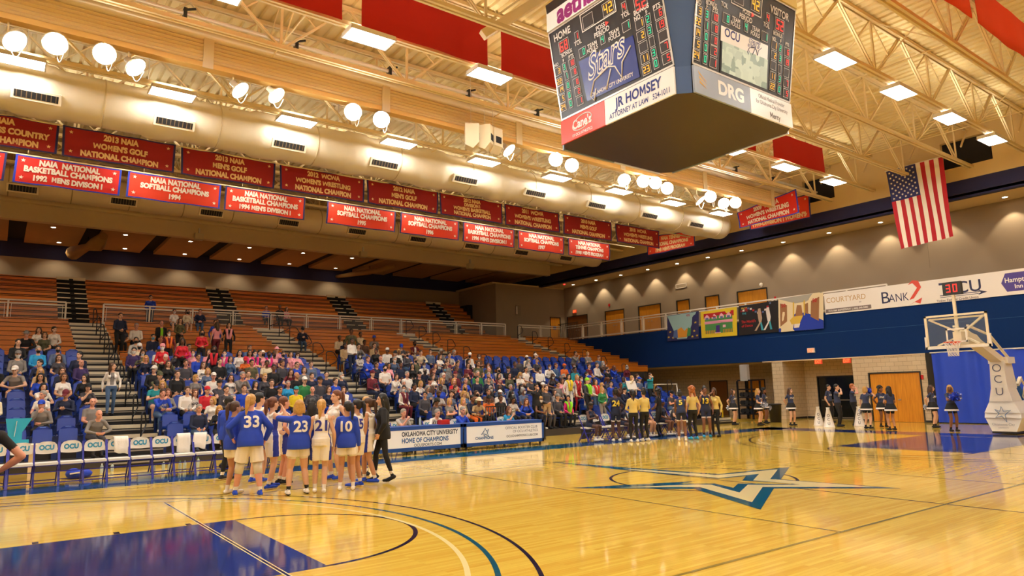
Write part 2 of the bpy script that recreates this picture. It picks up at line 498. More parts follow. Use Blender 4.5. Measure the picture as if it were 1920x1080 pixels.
mb.box((XL, YN, ZD + .2), (XU, 32, ZD + .3), DECK)
struct(mb, 'ceiling')
# ================================================================== roof steel and lamps
L_WHITE = mat('lamp diffuser', 'ffffff', .5, emit=(1.0, .985, .955), estr=E_TROFFER)
L_FLOOD = mat('flood lamp lens', 'ffffff', .4, emit=(1.0, .985, .955), estr=E_FLOOD)
L_CAN = mat('downlight lens', 'ffffff', .5, emit=(1.0, .86, .62), estr=E_CAN)
ZBC, ZTC = 11.2, 12.95
NODE0, PAN = 17.1, 3.84

def make_joist(x0, x1):
    t = thing('roof_joist', 'x', 'joist', (0, 0, 0), 'cream steel roof joists')
    b = MB()
    for q in (-.07, .07): b.bar((x0, q, ZBC), (x1, q, ZBC), .075, .11, STEEL)
    b.build('bottom_chord', t)
    b = MB()
    for q in (-.07, .07): b.bar((x0, q, ZTC), (x1, q, ZTC), .085, .11, STEEL)
    b.build('top_chord', t)
    b = MB()
    n = int((x1 - NODE0) / PAN)
    xs = [NODE0 + PAN * k for k in range(-11, 2)]
    for x in xs:
        if x0 < x < x1:
            b.bar((x, 0, ZBC), (x, 0, ZTC), .05, .07, STEEL)
            for q in (-1, 1):
                xt = x + q * PAN / 2
                if x0 < xt < x1:
                    for e in (-.035, .035): b.bar((x + q * .05, e, ZBC), (xt, e, ZTC), .045, .05, STEEL)
                    if x0 < x + q * PAN / 4 < x1: b.bar((x + q * PAN / 4, 0, (ZBC + ZTC) / 2), (x, 0, ZTC), .035, .035, STEEL)
    b.bar((x1 - .9, 0, ZTC - 1.0), (x1, 0, ZTC - .05), .05, .07, STEEL)
    b.build('web', t)
    return t
j0 = make_joist(XL + .05, XB - .02)
jy = [y for y in ROWY if -7 < y < 31]
for i, y in enumerate(jy):
    j = j0 if i == 0 else dup(j0)
    j.location = (0, y, 0)
    j['label'] = 'cream open-web roof joist, %s from the near side of the court towards the stands' % ORD[i]
for i, x in enumerate([NODE0 - PAN * k for k in range(0, 9, 2)]):
    mb = MB(); part = 0
    for a, b in zip(jy[:-1], jy[1:]):
        if a < 6.15 < b or a < -3.05 < b:
            tag(mb.build('cross_bracing'), 'thin cream cross braces between roof joists, %s line from the end wall, %s' % (ORD[i], ('near end', 'over the court')[part]), 'bracing', 'cross bracing lines'); mb = MB(); part += 1; continue
        mb.bar((x, a, ZBC + .06), (x, b, ZTC - .06), .035, .035, STEEL); mb.bar((x + .04, b, ZBC + .06), (x + .04, a, ZTC - .06), .035, .035, STEEL)
        mb.bar((x, a, ZBC + .07), (x, b, ZBC + .07), .03, .03, STEEL)
    o = mb.build('cross_bracing')
    tag(o, 'thin cream cross braces between roof joists, %s line from the end wall, towards the stands' % ORD[i], 'bracing', 'cross bracing lines')
mb = MB(); p, q = at(905, 66, z=11.3), at(1012, 0, z=12.6)
mb.bar(p, p + (q - p) * 1.15, .2, .24, STEEL)
tag(mb.build('hoist_beam'), 'heavy cream slanting beam above the red hanging banners beside the scoreboard', 'beam')

def make_troffer():
    t = thing('ceiling_light', 'x', 'light', (0, 0, 0), 'bright rectangular ceiling lights')
    b = MB(); b.box((-.62, -.31, .0), (.62, .31, .11), mat('white enamel', 'f2ead8', .4))
    b.box((-.64, -.33, -.02), (-.6, .33, .02), WHITE); b.box((.6, -.33, -.02), (.64, .33, .02), WHITE)
    b.box((-.64, -.33, -.02), (.64, -.3, .02), WHITE); b.box((-.64, .3, -.02), (.64, .33, .02), WHITE)
    for q in (-.5, .5): b.tube([(q, 0, .1), (q, 0, .17)], .012, STEEL, 6)
    b.build('housing', t)
    b = MB(); b.box((-.6, -.3, -.015), (.6, .3, -.001), L_WHITE); b.build('diffuser', t)
    b = MB(); b.box((-.5, -.2, .111), (.5, .2, .118), mat('lamp uplight slot', 'ffffff', .5, emit=(1, .97, .92), estr=E_UP)); b.build('uplight_slot', t)  # glowing strip added on top of the housing to brighten the roof deck
    return t
t0 = make_troffer(); first = True
RN = {-12.84: 'near row', -6.42: 'near side row', 0: 'middle row over court', 6.42: 'row under red banners', 12.84: 'row beside white duct', 19.26: 'row behind dark red banners'}
for y in (-12.84, -6.42, 0.06, 6.42, 12.86, 18.3):
    for k in range(11):
        x = 19.05 - 3.84 * k
        if x < -20: continue
        if abs(y - 6.42) < .1: x -= .35
        if abs(y) < .2: x -= .35
        o = t0 if first else dup(t0)
        first = False
        o.location = (x, y, ZBC - .2)
        if y > 15:                                            # unseen row added to brighten benches and lower banners, dimmed
            for c in o.children:
                if c.name.startswith('diffuser'): c.data = c.data.copy(); c.data.materials[0] = mat('dim lamp diffuser', 'ffffff', .5, emit=(1.0, .975, .93), estr=E_TROFFER * .5)
        o['label'] = 'bright rectangular ceiling light, %s from end wall, %s' % (ORD[k], RN[min(RN, key=lambda q: abs(q - y))])

# ---- flood lamps on the curtain batten
def make_flood():
    t = thing('flood_light', 'x', 'light', (0, 0, 0), 'round flood lamps')
    alu = mat('pale lamp housing', 'e9dcc0', .35, metal=.3)
    b = MB(); M = Matrix.Identity(4)
    b.lathe(M, [(.0, -.34), (.085, -.34), (.09, -.16), (.13, -.13), (.24, -.03), (.265, .0), (.275, .0), (.275, .02), (.25, .02)], alu, 20)
    b.build('reflector', t)
    b = MB(); b.lathe(M, [(.255, .005), (.18, .03), (.0, .04)], L_FLOOD, 20); b.build('lens', t)
    return t
FL = [(27, 77, .35), (104, 82, .9), (196, 101, .8), (254, 126, .2), (450, 169, .15), (518, 179, .2), (662, 210, .9), (715, 224, .75), (954, 282, .3),
      (1042, 299, 1), (1072, 310, 1), (1170, 337, .6), (1206, 340, 1), (1229, 343, 1), (1251, 353, 1), (1313, 376, .3), (1332, 369, 1), (1357, 381, .6), (1379, 380, .9)]
f0 = make_flood(); YF = 9.45; brk = []
for i, (u, v, a) in enumerate(FL):
    p = at(u, v, y=YF)
    o = f0 if i == 0 else dup(f0)
    d = ((CAM - p).normalized() * a + Vector((.75 if a < .5 else .1, -.45, -.9)) * (1 - a)).normalized()
    o.location = p
    o.rotation_mode = 'QUATERNION'; o.rotation_quaternion = Vector((0, 0, 1)).rotation_difference(d)
    o['label'] = 'glowing round flood lamp under the curtain batten, %s counted from the near left end' % ORD[i]
    b = MB(); back = p - d * .30
    b.tube([back, (back.x, YF + .1, p.z + .25), (back.x, YF + .1, 10.6)], .022, STEEL, 6)
    pts = []
    for k in range(13):
        s_ = k / 12; pts.append(back.lerp(p + d * -.02 + Vector((.2, 0, -.1)), s_) + Vector((0, -.05, -.42 * math.sin(math.pi * s_))))
    b.tube(pts, .011, WHITE, 6)
    brk.append((b, o, p))
for b, o, p in brk:
    h = b.build('bracket'); h.parent = o
    h.matrix_parent_inverse = (Matrix.Translation(p) @ o.rotation_quaternion.to_matrix().to_4x4()).inverted()

# ---- folded divider curtain and its hoist shaft
t = thing('divider_curtain', 'folded tan divider curtain hung along the hall with a white roll on top', 'curtain', (0, YF, 10.5))
CUR = mat('tan curtain cloth', 'edd2a2', .8)
b = MB(); V, F = [], []
n = 13
for i in range(n):
    z = 10.66 + .05 * i
    V += [(XL + .1, YF - .05 - .05 * (i % 2), z), (19.6, YF - .05 - .05 * (i % 2), z)]
F = [(2 * i, 2 * i + 1, 2 * i + 3, 2 * i + 2) for i in range(n - 1)]
b.add(V, F, CUR); b.box((XL + .1, YF - .03, 10.66), (19.6, YF + .25, 11.26), CUR); b.build('folds', t)
b = MB(); b.tube([(XL + .1, YF + .02, 11.40), (19.6, YF + .02, 11.40)], .17, mat('off-white vinyl', 'ead9b8', .5), 12); b.build('roll', t)
b = MB(); b.box((XL + .1, YF - .08, 10.5), (19.6, YF + .2, 10.64), mat('amber batten', 'ecc070', .5)); b.build('batten', t)
for k in range(6):
    x = -7.6 + 5.2 * k
    b = MB(); b.box((x - .13, YF - .12, 10.48), (x + .13, YF - .085, 11.5), mat('off-white vinyl', 'ead9b8', .5)); b.build('strap', t)
t = thing('line_shaft', 'white hoist pipes with black clamps running along the hall beside the curtain', 'pipe', (0, 9.0, 11.6))
b = MB(); b.tube([(XL + .1, 8.95, 11.62), (21.8, 8.95, 11.62)], .06, WHITE, 8); b.tube([(XL + .1, 8.95, 11.44), (21.8, 8.95, 11.44)], .025, WHITE, 8); b.build('pipe', t)
for k in range(11):
    x = -11.2 + 2.9 * k
    b = MB(); b.box((x - .04, 8.84, 11.36), (x + .04, 9.06, 11.74), BLACK); b.bar((x, 8.9, 11.7), (x + .25, 8.9, 11.8), .05, .05, BLACK); b.build('clamp', t)
# loudspeaker cluster hanging by the curtain
sp = at(905, 262, y=8.6); SPK = mat('cream speaker cabinet', 'e2d0a8', .55)
for i, (dx, dy, ry, lab) in enumerate(((-.42, .05, .5, 'leftmost of three cream loudspeakers hanging under the curtain batten'), (.02, -.1, .1, 'middle one of three cream loudspeakers hanging under the curtain batten'), (.42, .0, -.35, 'rightmost of three cream loudspeakers hanging under the curtain batten'))):
    t = thing('loudspeaker', lab, 'speaker', (sp.x + dx, sp.y + dy, sp.z), 'hanging loudspeakers', rz=.55 + ry)
    b = MB()
    P = [(-.2, -.25, .42), (-.2, .2, .42), (-.2, .2, -.3), (-.2, -.05, -.42), (-.2, -.25, -.2)]
    b.prism(P, (.4, 0, 0), SPK); o = b.build('cabinet'); o.parent = t
    b = MB(); b.box((-.13, -.262, -.1), (.13, -.252, .12), DARK); o = b.build('horn'); o.parent = t
    b = MB(); b.tube([(0, 0, .42), (0, 0, 2.2)], .008, WHITE, 5); o = b.build('hanging_wire'); o.parent = t

# ---- ducts
def grille(b, c, nrm, wx, h, frame):
    nrm = Vector(nrm).normalized(); up = nrm.cross(X_).normalized()
    if up.z < 0: up = -up
    M = Matrix((X_, up, nrm)).transposed().to_4x4(); M.translation = Vector(c)
    b.obox(M, wx / 2 + .07, h / 2 + .06, .05, frame)
    M2 = M.copy(); M2.translation = Vector(c) + nrm * .045; b.obox(M2, wx / 2, h / 2, .012, DARK)
    for k in range(9):
        M3 = M.copy(); M3.translation = Vector(c) + nrm * .056 + X_ * (-wx / 2 + wx * (k + .5) / 9); b.obox(M3, .012, h / 2, .006, mat('grille vane', '6e5a3c', .5))
DUCT = mat('white painted duct', 'efe2c6', .38, noise=.03, nscale=1.5)
t = thing('air_duct', 'large round white air duct above the dark red banners', 'duct', (0, 14.3, 10.82))
b = MB(); prof = []
yc, zc, R1 = 14.35, 10.82, .73
xs = np.arange(-23.8, 20.6, .2)
pts, rr = [], []
for x in xs:
    pts.append((x, yc, zc)); g = ((x + 23.8) % 3.3)
    rr.append(R1 + (.07 if 2.2 < g < 3.1 else .0))
pts += [(20.75, yc, zc), (21.0, yc, zc), (21.1, yc, zc)]; rr += [R1, R1 - .03, R1 - .12]
b.tube(pts, rr, DUCT, 28); b.build('duct_shell', t)
for x in np.arange(-22.7, 21, 1.65):
    b = MB(); b.tube([(x - .02, yc, zc), (x + .02, yc, zc)], [R1 + .015] * 2, mat('duct joint', 'd8c49c', .4), 28); b.build('joint_band', t)
for (u, v) in [(67, 195), (326, 243), (541, 284), (720, 318), (872, 345), (1003, 370), (1118, 391), (1217, 410), (1305, 428)]:
    p = at(u, v, y=yc - .62); nr = Vector((0, -.62, -.38)).normalized()
    b = MB(); grille(b, Vector((p.x, yc, zc)) + nr * (R1 + .04), nr, 1.05, .2, DUCT); b.build('grille', t)
for x in np.arange(-11.5, 21, 3.2):
    b = MB(); b.tube([(x, yc, zc + R1), (x, yc, ZTC)], .012, WHITE, 5); b.build('hanger_rod', t)
t = thing('air_duct', 'smaller round beige air duct along the front of the seating ceiling', 'duct', (0, 25.2, 10.7))
DUCT2 = mat('beige painted duct', 'ecd2a0', .5)
yc, zc, R2 = 25.2, 10.85, .62
b = MB(); b.tube([(-23.8, yc, zc), (21.3, yc, zc), (21.6, yc, zc), (21.75, yc, zc)], [R2, R2, R2 - .05, R2 - .2], DUCT2, 24); b.build('duct_shell', t)
for x in np.arange(-22.7, 21, 2.2):
    b = MB(); b.tube([(x - .02, yc, zc), (x + .02, yc, zc)], [R2 + .012] * 2, mat('beige duct joint', 'b89c6a', .5), 24); b.build('joint_band', t)
for (u, v) in [(42, 360), (231, 383), (396, 404), (541, 422), (669, 438), (783, 453), (884, 466), (977, 478), (1060, 487)]:
    p = at(u, v, y=yc - .5); nr = Vector((0, -.72, -.5)).normalized()
    b = MB(); grille(b, Vector((p.x, yc, zc)) + nr * (R2 + .03), nr, .95, .26, DUCT2); b.build('grille', t)

# ---- downlights
def make_can():
    t = thing('downlight', 'x', 'light', (0, 0, 0), 'round recessed downlights')
    b = MB(); b.lathe(Matrix.Identity(4), [(.1, 0), (.15, -.01), (.15, .03)], WHITE, 16); b.build('trim_ring', t)
    b = MB(); b.lathe(Matrix.Identity(4), [(0.001, .0), (.11, .002)], L_CAN, 16); b.build('lamp', t)
    return t
c0 = make_can(); first = True
for k in range(-1, 10):
    for j, yy in enumerate((33.0, 37.0)):
        x = XS[0] + 3.307 * k + 1.5 + (.5 if j else 0)
        if x > 18 or x < -25: continue
        o = c0 if first else dup(c0); first = False
        o.location = (x, yy, 10.742)
        o['label'] = 'small glowing downlight in the seating ceiling, %s row, %s from its left end' % (('front', 'back')[j], ORD[k + 1])
ys_end = [1.6, 4.4, 7.1, 9.85, 12.6, 15.4, 17.9, 20.4, 23.0, 25.6, 28.2, 30.8]
spot = bpy.data.lights.new('downlight beam', 'SPOT'); spot.energy = 190; spot.color = (1, .83, .58); spot.spot_size = 1.5; spot.spot_blend = .35; spot.shadow_soft_size = .05
for i, yy in enumerate(ys_end + [-1.2, -4.0]):
    o = dup(c0); o.location = (24.35, yy, 9.972)
    o['label'] = 'small glowing downlight in the end wall soffit, %s from the near end' % ORD[(i + 2) % 14]
    lo = bpy.data.objects.new('beam', spot); COL.objects.link(lo); lo.parent = o; lo.location = (.25, 0, -.03)
sp2 = bpy.data.lights.new('seating downlight beam', 'SPOT'); sp2.energy = 130; sp2.color = (1, .84, .6); sp2.spot_size = 1.9; sp2.spot_blend = .6; sp2.shadow_soft_size = .06
for o in [q for q in COL.objects if q.name.startswith('downlight') and q.location.z > 10.5]:
    lo = bpy.data.objects.new('beam', sp2); COL.objects.link(lo); lo.parent = o; lo.location = (0, 0, -.05)
# small things in the seating ceiling
for i, (u, v, lab) in enumerate(((165, 455, 'bundle of tan net tied under a dark ceiling slot at the left'), (684, 508, 'bundle of tan net tied under a dark ceiling slot near the middle'))):
    b = MB(); p = at(u, v, z=10.42)
    if i == 0: pts, rr = [p + Vector((.5, -2.2, .0)), p + Vector((.35, -1.2, -.25)), p + Vector((0, 0, -.25)), p + Vector((-.5, 2.2, -.25))], [.22, .42, .2, .4]
    else: pts, rr = [p + Vector((1.0, -2.6, .0)), p + Vector((.2, -.4, -.1)), p + Vector((-1.1, 3.0, -.1))], [.14, .2, .12]
    for q_ in pts[1:3]: b.tube([q_, (q_.x, q_.y, 10.745)], .02, BLACK, 6)
    b.tube(pts, rr, mat('tan netting', 'a2783c', .9, bump=.8, nscale=9), 10)
    tag(b.build('net_bundle'), lab, 'net')
for i, (u, v) in enumerate(((372, 445), (679, 478), (880, 500))):
    p = at(u, v, y=31.3); b = MB(); b.box((p.x - .22, 31.0, p.z - .18), (p.x + .22, 31.36, p.z + .18), mat('cream speaker cabinet', 'e2d0a8', .55)); b.box((p.x - .03, 31.1, p.z + .18), (p.x + .03, 31.3, p.z + .5), WHITE)
    tag(b.build('wall_box'), 'small cream box under the seating ceiling front, %s of three from the left' % ORD[i], 'box', 'boxes on the ceiling front')
# ================================================================== banners, flag, scoreboard
R_DARK = mat('dark red banner cloth', '98100c', .75); R_BRT = mat('orange red banner cloth', 'e03a10', .75); R_LIT = mat('bright red banner cloth', 'd8240f', .75)
B_EDGE = mat('navy banner hem', '25205c', .7); B_BLUE = mat('blue banner hem', '2438b4', .7)
LET = mat('pale yellow felt letters', 'efc88a', .8); LETW = mat('white felt letters', 'f6e4cc', .8)
R_BLANK = mat('plain red banner cloth', 'c01408', .75, noise=.06, nscale=1.2); R_ORNG = mat('plain orange red banner cloth', 'e83c08', .75, noise=.05, nscale=1.2)

def starpts(r, r2=.42, ph=math.pi / 2): return [((r if k % 2 == 0 else r * r2) * math.cos(ph + k * math.pi / 5), (r if k % 2 == 0 else r * r2) * math.sin(ph + k * math.pi / 5)) for k in range(10)]

def banner(name, label, group, TL, TR, BL, BR, cloth, hem, lines, let, stars=True, amp=.03, sh=.13, seed=0):
    """cloth between four corners, gently waved; lines = [(text, cap height as share of the cloth height, centre height share)]"""
    TL, TR, BL, BR = map(Vector, (TL, TR, BL, BR)); rnd = random.Random(seed + len(label))
    W, H = ((TR - TL).length + (BR - BL).length) / 2, ((TL - BL).length + (TR - BR).length) / 2
    nz = (TR - TL).cross(TL - BL).normalized()
    ph = [rnd.uniform(0, 6.28) for _ in range(3)]
    def P(s, t, lift=0):
        p = (BL * (1 - s) + BR * s) * (1 - t) + (TL * (1 - s) + TR * s) * t
        wv = amp * (1.2 - t) * (math.sin(9 * s + ph[0] + 1.5 * t) + .6 * math.sin(17 * s + ph[1])) + amp * .5 * math.sin(5 * t + ph[2])
        sag = -.018 * H * abs(math.sin(3 * math.pi * s)) * t
        return p + nz * (wv + lift) + Vector((0, 0, sag))
    b = MB(); n, m_ = 20, 5; e = .022 * H / W * 3
    ss = [0, e] + [e + (1 - 2 * e) * i / n for i in range(1, n)] + [1 - e, 1]
    tt = [0, .045] + [.045 + .91 * i / m_ for i in range(1, m_)] + [.955, 1]
    for side in (0, 1):
        V = [P(s, t, -.012 * side) for t in tt for s in ss]; c = len(ss)
        for j in range(len(tt) - 1):
            for i in range(c - 1):
                mm = hem if (i == 0 or i == c - 2 or j == 0 or j == len(tt) - 2) else cloth
                q = [j * c + i, j * c + i + 1, (j + 1) * c + i + 1, (j + 1) * c + i]
                b.add([V[k] for k in (q if not side else q[::-1])], [(0, 1, 2, 3)], mm, True)
    for st, hh, tc in lines:
        Vt, Ft, wd = text2d(st, .06); h = hh * 1.12; sx = hh * H / W * .92
        if wd * sx > .9: sx = .9 / wd
        b.add([P(.5 + (x - wd / 2) * sx, tc + (y - .5) * h, .018) for x, y in Vt], Ft, let)
    if stars:
        for cs, ct in ((.07, .82), (.93, .82), (.07, .2), (.93, .2)):
            sp_ = starpts(sh / 2)
            b.poly([P(cs + x * H / W, ct + y, .018) for x, y in sp_], let)
    return tag(b.build(name, origin=(TL + TR) / 2), label, 'banner', group)

UP = [((-8, 219, 112, 233), ['2013 NAIA', "WOMEN'S CROSS COUNTRY", 'NATIONAL CHAMPION']), ((118, 235, 330, 268), ['2013 NAIA', "WOMEN'S GOLF", 'NATIONAL CHAMPION']),
      ((340, 270, 517, 302), ['2013 NAIA', "MEN'S GOLF", 'NATIONAL CHAMPION']), ((525, 305, 684, 332), ['2012  WCWA', "WOMEN'S WRESTLING", 'NATIONAL CHAMPION']),
      ((688, 333, 822, 357), ['2012 NAIA', "MEN'S GOLF", 'NATIONAL CHAMPION']), ((824, 358, 942, 379), ['2012 NAIA', 'DIVISION I', "WOMEN'S BASKETBALL", 'NATIONAL CHAMPION']),
      ((946, 380, 1048, 400), ['2011  WCWA', "WOMEN'S WRESTLING", 'NATIONAL CHAMPION']), ((1056, 401, 1146, 418), ['2010 NAIA', "MEN'S GOLF", 'NATIONAL CHAMPION']),
      ((1154, 420, 1236, 433), ['2010  WCWA', "WOMEN'S WRESTLING", 'NATIONAL CHAMPION'])]
YU, YLO = 15.3, 19.26
def lay(n): return {3: [(.16, .80), (.16, .50), (.16, .20)], 4: [(.14, .84), (.13, .63), (.14, .42), (.14, .2)]}[n]
for i, ((u0, v0, u1, v1), L) in enumerate(UP):
    x0, x1 = at(u0, v0, y=YU).x, at(u1, v1, y=YU).x
    if i == 0: x0 = x1 - 3.2
    zt, zb = 10.26, 9.28
    banner('championship_banner', 'dark red banner reading %s under white duct' % ' '.join(L[:-1]).replace('  ', ' '), 'dark red banners under the duct',
           (x0, YU, zt), (x1, YU, zt), (x0 + .03, YU, zb), (x1 - .02, YU, zb), R_DARK, B_EDGE, [(s, h, c) for s, (h, c) in zip(L, lay(len(L)))], LET, seed=i)
mb = MB(); mb.tube([(XL + .1, 19.17, 10.27), (19.0, 19.17, 10.27)], .03, STEEL, 8)
for k in range(12):
    x = -22 + 3.6 * k; mb.tube([(x, 19.17, 10.27), (x, 19.17, ZBC - .06)], .012, STEEL, 6); mb.tube([(x, 19.17, ZBC - .06), (x, 19.26, ZBC - .05)], .012, STEEL, 6)
tag(mb.build('banner_pipe'), 'thin cream pipe carrying the lower row of orange red banners', 'pipe')
mb = MB(); mb.tube([(XL + .1, YU + .04, 10.24), (19.5, YU + .04, 10.24)], .035, STEEL, 8)
tag(mb.build('banner_pipe'), 'thin cream pipe carrying the upper row of dark red banners', 'pipe')
LO = [((-190, 262, 14, 288), ['NAIA NATIONAL', 'TENNIS CHAMPIONS', '1991'], R_LIT, B_EDGE), ((30, 290, 228, 322), ['NAIA  NATIONAL', 'BASKETBALL CHAMPIONS', '1992  MENS DIVISON I'], R_LIT, B_BLUE),
      ((240, 320, 414, 347), ['NAIA NATIONAL', 'SOFTBALL CHAMPIONS', '1994'], R_BRT, B_BLUE), ((422, 348, 571, 371), ['NAIA NATIONAL', 'BASKETBALL CHAMPIONS', "1994 MEN'S DIVISION I"], R_BRT, B_EDGE),
      ((612, 377, 740, 398), ['NAIA NATIONAL', 'SOFTBALL CHAMPIONS', '1995'], R_BRT, B_EDGE), ((749, 399, 858, 416), ['NAIA NATIONAL', 'SOFTBALL CHAMPIONS', '1996'], R_BRT, B_EDGE),
      ((866, 417, 962, 431), ['NAIA NATIONAL', 'BASKETBALL CHAMPIONS', "1996 MEN'S DIVISION I"], R_BRT, B_EDGE), ((969, 433, 1055, 447), ['NAIA NATIONAL', 'SOFTBALL CHAMPIONS', '1997'], R_BRT, B_EDGE),
      ((1063, 449, 1141, 462), ['NAIA NATIONAL', 'TENNIS CHAMPIONS', "1998 MEN'S PROGRAM"], R_BRT, B_EDGE)]
for i, ((u0, v0, u1, v1), L, cl, hm) in enumerate(LO):
    x0, x1 = at(u0, v0, y=YLO).x, at(u1, v1, y=YLO).x
    lab = 'orange red banner reading %s, lower row' % ' '.join(L[1:]).replace('  ', ' ')
    if i == 0: x0 = x1 - 3.2; L = []; lab = 'right end of a bright red banner, leftmost in the lower row'
    banner('championship_banner', lab, 'orange red banners in the lower row', (x0, YLO - .12, 10.26), (x1, YLO - .12, 10.26), (x0 - .04, YLO - .12, 9.25), (x1 - .04, YLO - .12, 9.25), cl, hm,
           [(s, h, c) for s, (h, c) in zip(L, [(.17, .80), (.17, .54), (.16, .24)])], LETW, seed=40 + i, sh=.15)
def xbanner(X, q, lab, L, cl, hm, let, seed):
    TL, TR, BL, BR = [at(u, v, x=X) for u, v in q]
    banner('championship_banner', lab, 'banners by the end wall', TL, TR, BL, BR, cl, hm, [(s, h, c) for s, (h, c) in zip(L, [(.17, .80), (.17, .5), (.16, .2)])], let, seed=seed)
xbanner(18.6, [(1382, 399), (1493, 354), (1386, 428), (1499, 399)], 'orange red banner reading 2009 wrestling champion, front one by the end wall', ['2009  WCWA', "WOMEN'S WRESTLING", 'NATIONAL CHAMPION'], R_LIT, B_BLUE, LETW, 60)
xbanner(21.4, [(1403, 392), (1518, 362), (1406, 432), (1521, 408)], 'dull red banner half hidden behind the front one by the end wall', ['NAIA SOCCER', "CHAMPIONS MEN'S", "1999-DIVISION I WOMEN'S"], R_BRT, B_EDGE, LET, 61)
xbanner(21.0, [(1214, 443), (1302, 432), (1214, 480), (1303, 461)], 'orange red tennis banner by the end wall, partly behind the upper row', ['NAIA TENNIS', 'NATIONAL CHAMPIONS', "1998 MEN'S PROGRAM"], R_BRT, B_EDGE, LET, 62)
# plain backs of the banners hung from the joist over the court
mb_i = 0
for (xa, xb, y, za, zb, cl, lab) in ((-9.2, -5.2, 6.15, 11.12, 12.55, R_BLANK, 'plain red back of a hanging banner, leftmost over the court'), (-4.66, -.76, 6.15, 11.12, 12.5, R_BLANK, 'plain red back of a hanging banner, left of the slanting beam'),
                                     (-.25, 3.5, 6.15, 11.12, 12.4, R_BLANK, 'plain red back of a hanging banner, just left of the scoreboard'), (9.4, 12.35, 6.15, 11.15, 12.4, R_BLANK, 'sliver of a plain red hanging banner under the scoreboard corner'), (13.6, 17.5, 6.15, 11.15, 12.3, R_BLANK, 'plain red back of a hanging banner, right of the scoreboard')):
    banner('hanging_banner', lab, 'plain red banner backs', (xa, y, zb), (xb, y, zb), (xa, y, za), (xb, y, za), cl, cl, [], LET, stars=False, amp=.016, seed=80 + mb_i); mb_i += 1
for (u0, u1, lab) in (((1690, -35), (1815, 38), 'small piece of a plain orange red banner at the top right'), ((1826, 46), (1935, 119), 'large plain orange red banner at the top right corner')):
    p, q = at(*u0, z=11.15), at(*u1, z=11.15); y = -3.05
    banner('hanging_banner', lab, 'plain red banner backs', (p.x, y, 12.4), (q.x, y, 12.4), (p.x, y, 11.15), (q.x, y, 11.15), R_ORNG, R_ORNG, [], LET, stars=False, amp=.016, seed=90 + mb_i); mb_i += 1

# ---- flag hung by its short side near the end wall
XF = 21.2
TL, TR, BL, BR = at(1661, 322, x=XF), at(1767, 294, x=XF), at(1690, 467, x=XF), at(1788, 443, x=XF)
t = thing('american_flag', 'large american flag hung vertically from the roof by the end wall', 'flag', (TL + TR) / 2)
FR, FW_, FB = mat('flag red', 'b01420', .8), mat('flag white', 'efe2cc', .8), mat('flag blue', '27285e', .8)
def FP(s, t_, lift=0):
    p = (BL * (1 - s) + BR * s) * (1 - t_) + (TL * (1 - s) + TR * s) * t_
    return p + Vector((-1, 0, 0)) * (lift + .05 * (1 - t_) * math.sin(14 * s + 3 * t_) + .03 * math.sin(6 * s + 5 * t_))
b = MB()
for i in range(13):
    for j in range(16):
        s0, s1, t0_, t1 = i / 13, (i + 1) / 13, j / 16, (j + 1) / 16
        cut = 1 - .41
        b.add([FP(s0, t0_), FP(s1, t0_), FP(s1, t1), FP(s0, t1)], [(0, 1, 2, 3)], FR if i % 2 == 0 else FW_, True)
        b.add([FP(s0, t0_, -.01), FP(s0, t1, -.01), FP(s1, t1, -.01), FP(s1, t0_, -.01)], [(0, 1, 2, 3)], FR if i % 2 == 0 else FW_, True)
b.build('stripes', t)
b = MB(); c0_, c1_ = 7 / 13, .60
for i in range(7):
    for j in range(6):
        s0, s1, a0, a1 = c0_ * i / 7, c0_ * (i + 1) / 7, c1_ + .4 * j / 6, c1_ + .4 * (j + 1) / 6
        b.add([FP(s0, a0, .012), FP(s1, a0, .012), FP(s1, a1, .012), FP(s0, a1, .012)], [(0, 1, 2, 3)], FB, True)
for r in range(11):
    for c in range(9):
        if (r + c) % 2 == 0:
            cs, ct = c0_ * (c + 1) / 10, c1_ + .4 * (r + 1) / 12
            b.poly([FP(cs + x / 2.5, ct + y / 3.8, .02) for x, y in starpts(.062)], FW_)
b.build('canton', t)
b = MB(); b.tube([TL + Vector((0, .05, .02)), TR + Vector((0, -.05, .02))], .02, WHITE, 8); b.build('hanging_rod', t)

# ---- centre-hung scoreboard
ZS = 7.17
t = thing('scoreboard', 'four-sided centre-hung scoreboard showing home 68 visitor 52 over the court', 'scoreboard', (0, 0, ZS))
SCX, SCY = .01, .19
HB, CH, FLR = 1.82, .21, .16          # half width at the bottom, chamfer, flare per metre
ZSP, ZM, ZT = ZS + .55, ZS + 2.56, ZS + 3.2
SB_K = mat('scoreboard black', '1c1716', .35); SB_B = mat('scoreboard blue steel', '3c5c92', .4); SB_UND = mat('scoreboard dark underside', '3a2a1c', .28, noise=.25, nscale=.7)
SB_W = mat('white sign acrylic', 'ece8e2', .25, emit=(1, .95, .88), estr=.10); SIL = mat('silver trim', 'cfc8bc', .3, metal=.6)
LR = mat('red led', '300404', .4, emit=(1, .035, .02), estr=1.6); LG = mat('green led', '03301c', .4, emit=(.02, .75, .36), estr=1.1); LA = mat('amber led', '302004', .4, emit=(1, .42, .03), estr=1.5)
LOFF = mat('unlit led window', '2c2422', .4); SBTXT = mat('scoreboard white lettering', 'e8e2da', .4)
def ring(h, z):
    e = HB - CH - .02
    return [(a + SCX, b_ + SCY, c) for a, b_, c in [(-h, -e, z), (-e, -h, z), (e, -h, z), (h, -e, z), (h, e, z), (e, h, z), (-e, h, z), (-h, e, z)]]
def hw(z): return HB + FLR * max(0, z - ZSP)
b = MB()
R = [ring(HB - .03, ZS + .02), ring(HB - .03, ZSP), ring(hw(ZM) - .03, ZM), ring(hw(ZT) - .03, ZT)]
for a, c in zip(R[:-1], R[1:]):
    for k in range(8): b.poly([a[k], a[(k + 1) % 8], c[(k + 1) % 8], c[k]], SB_B if k % 2 == 0 else SB_K)
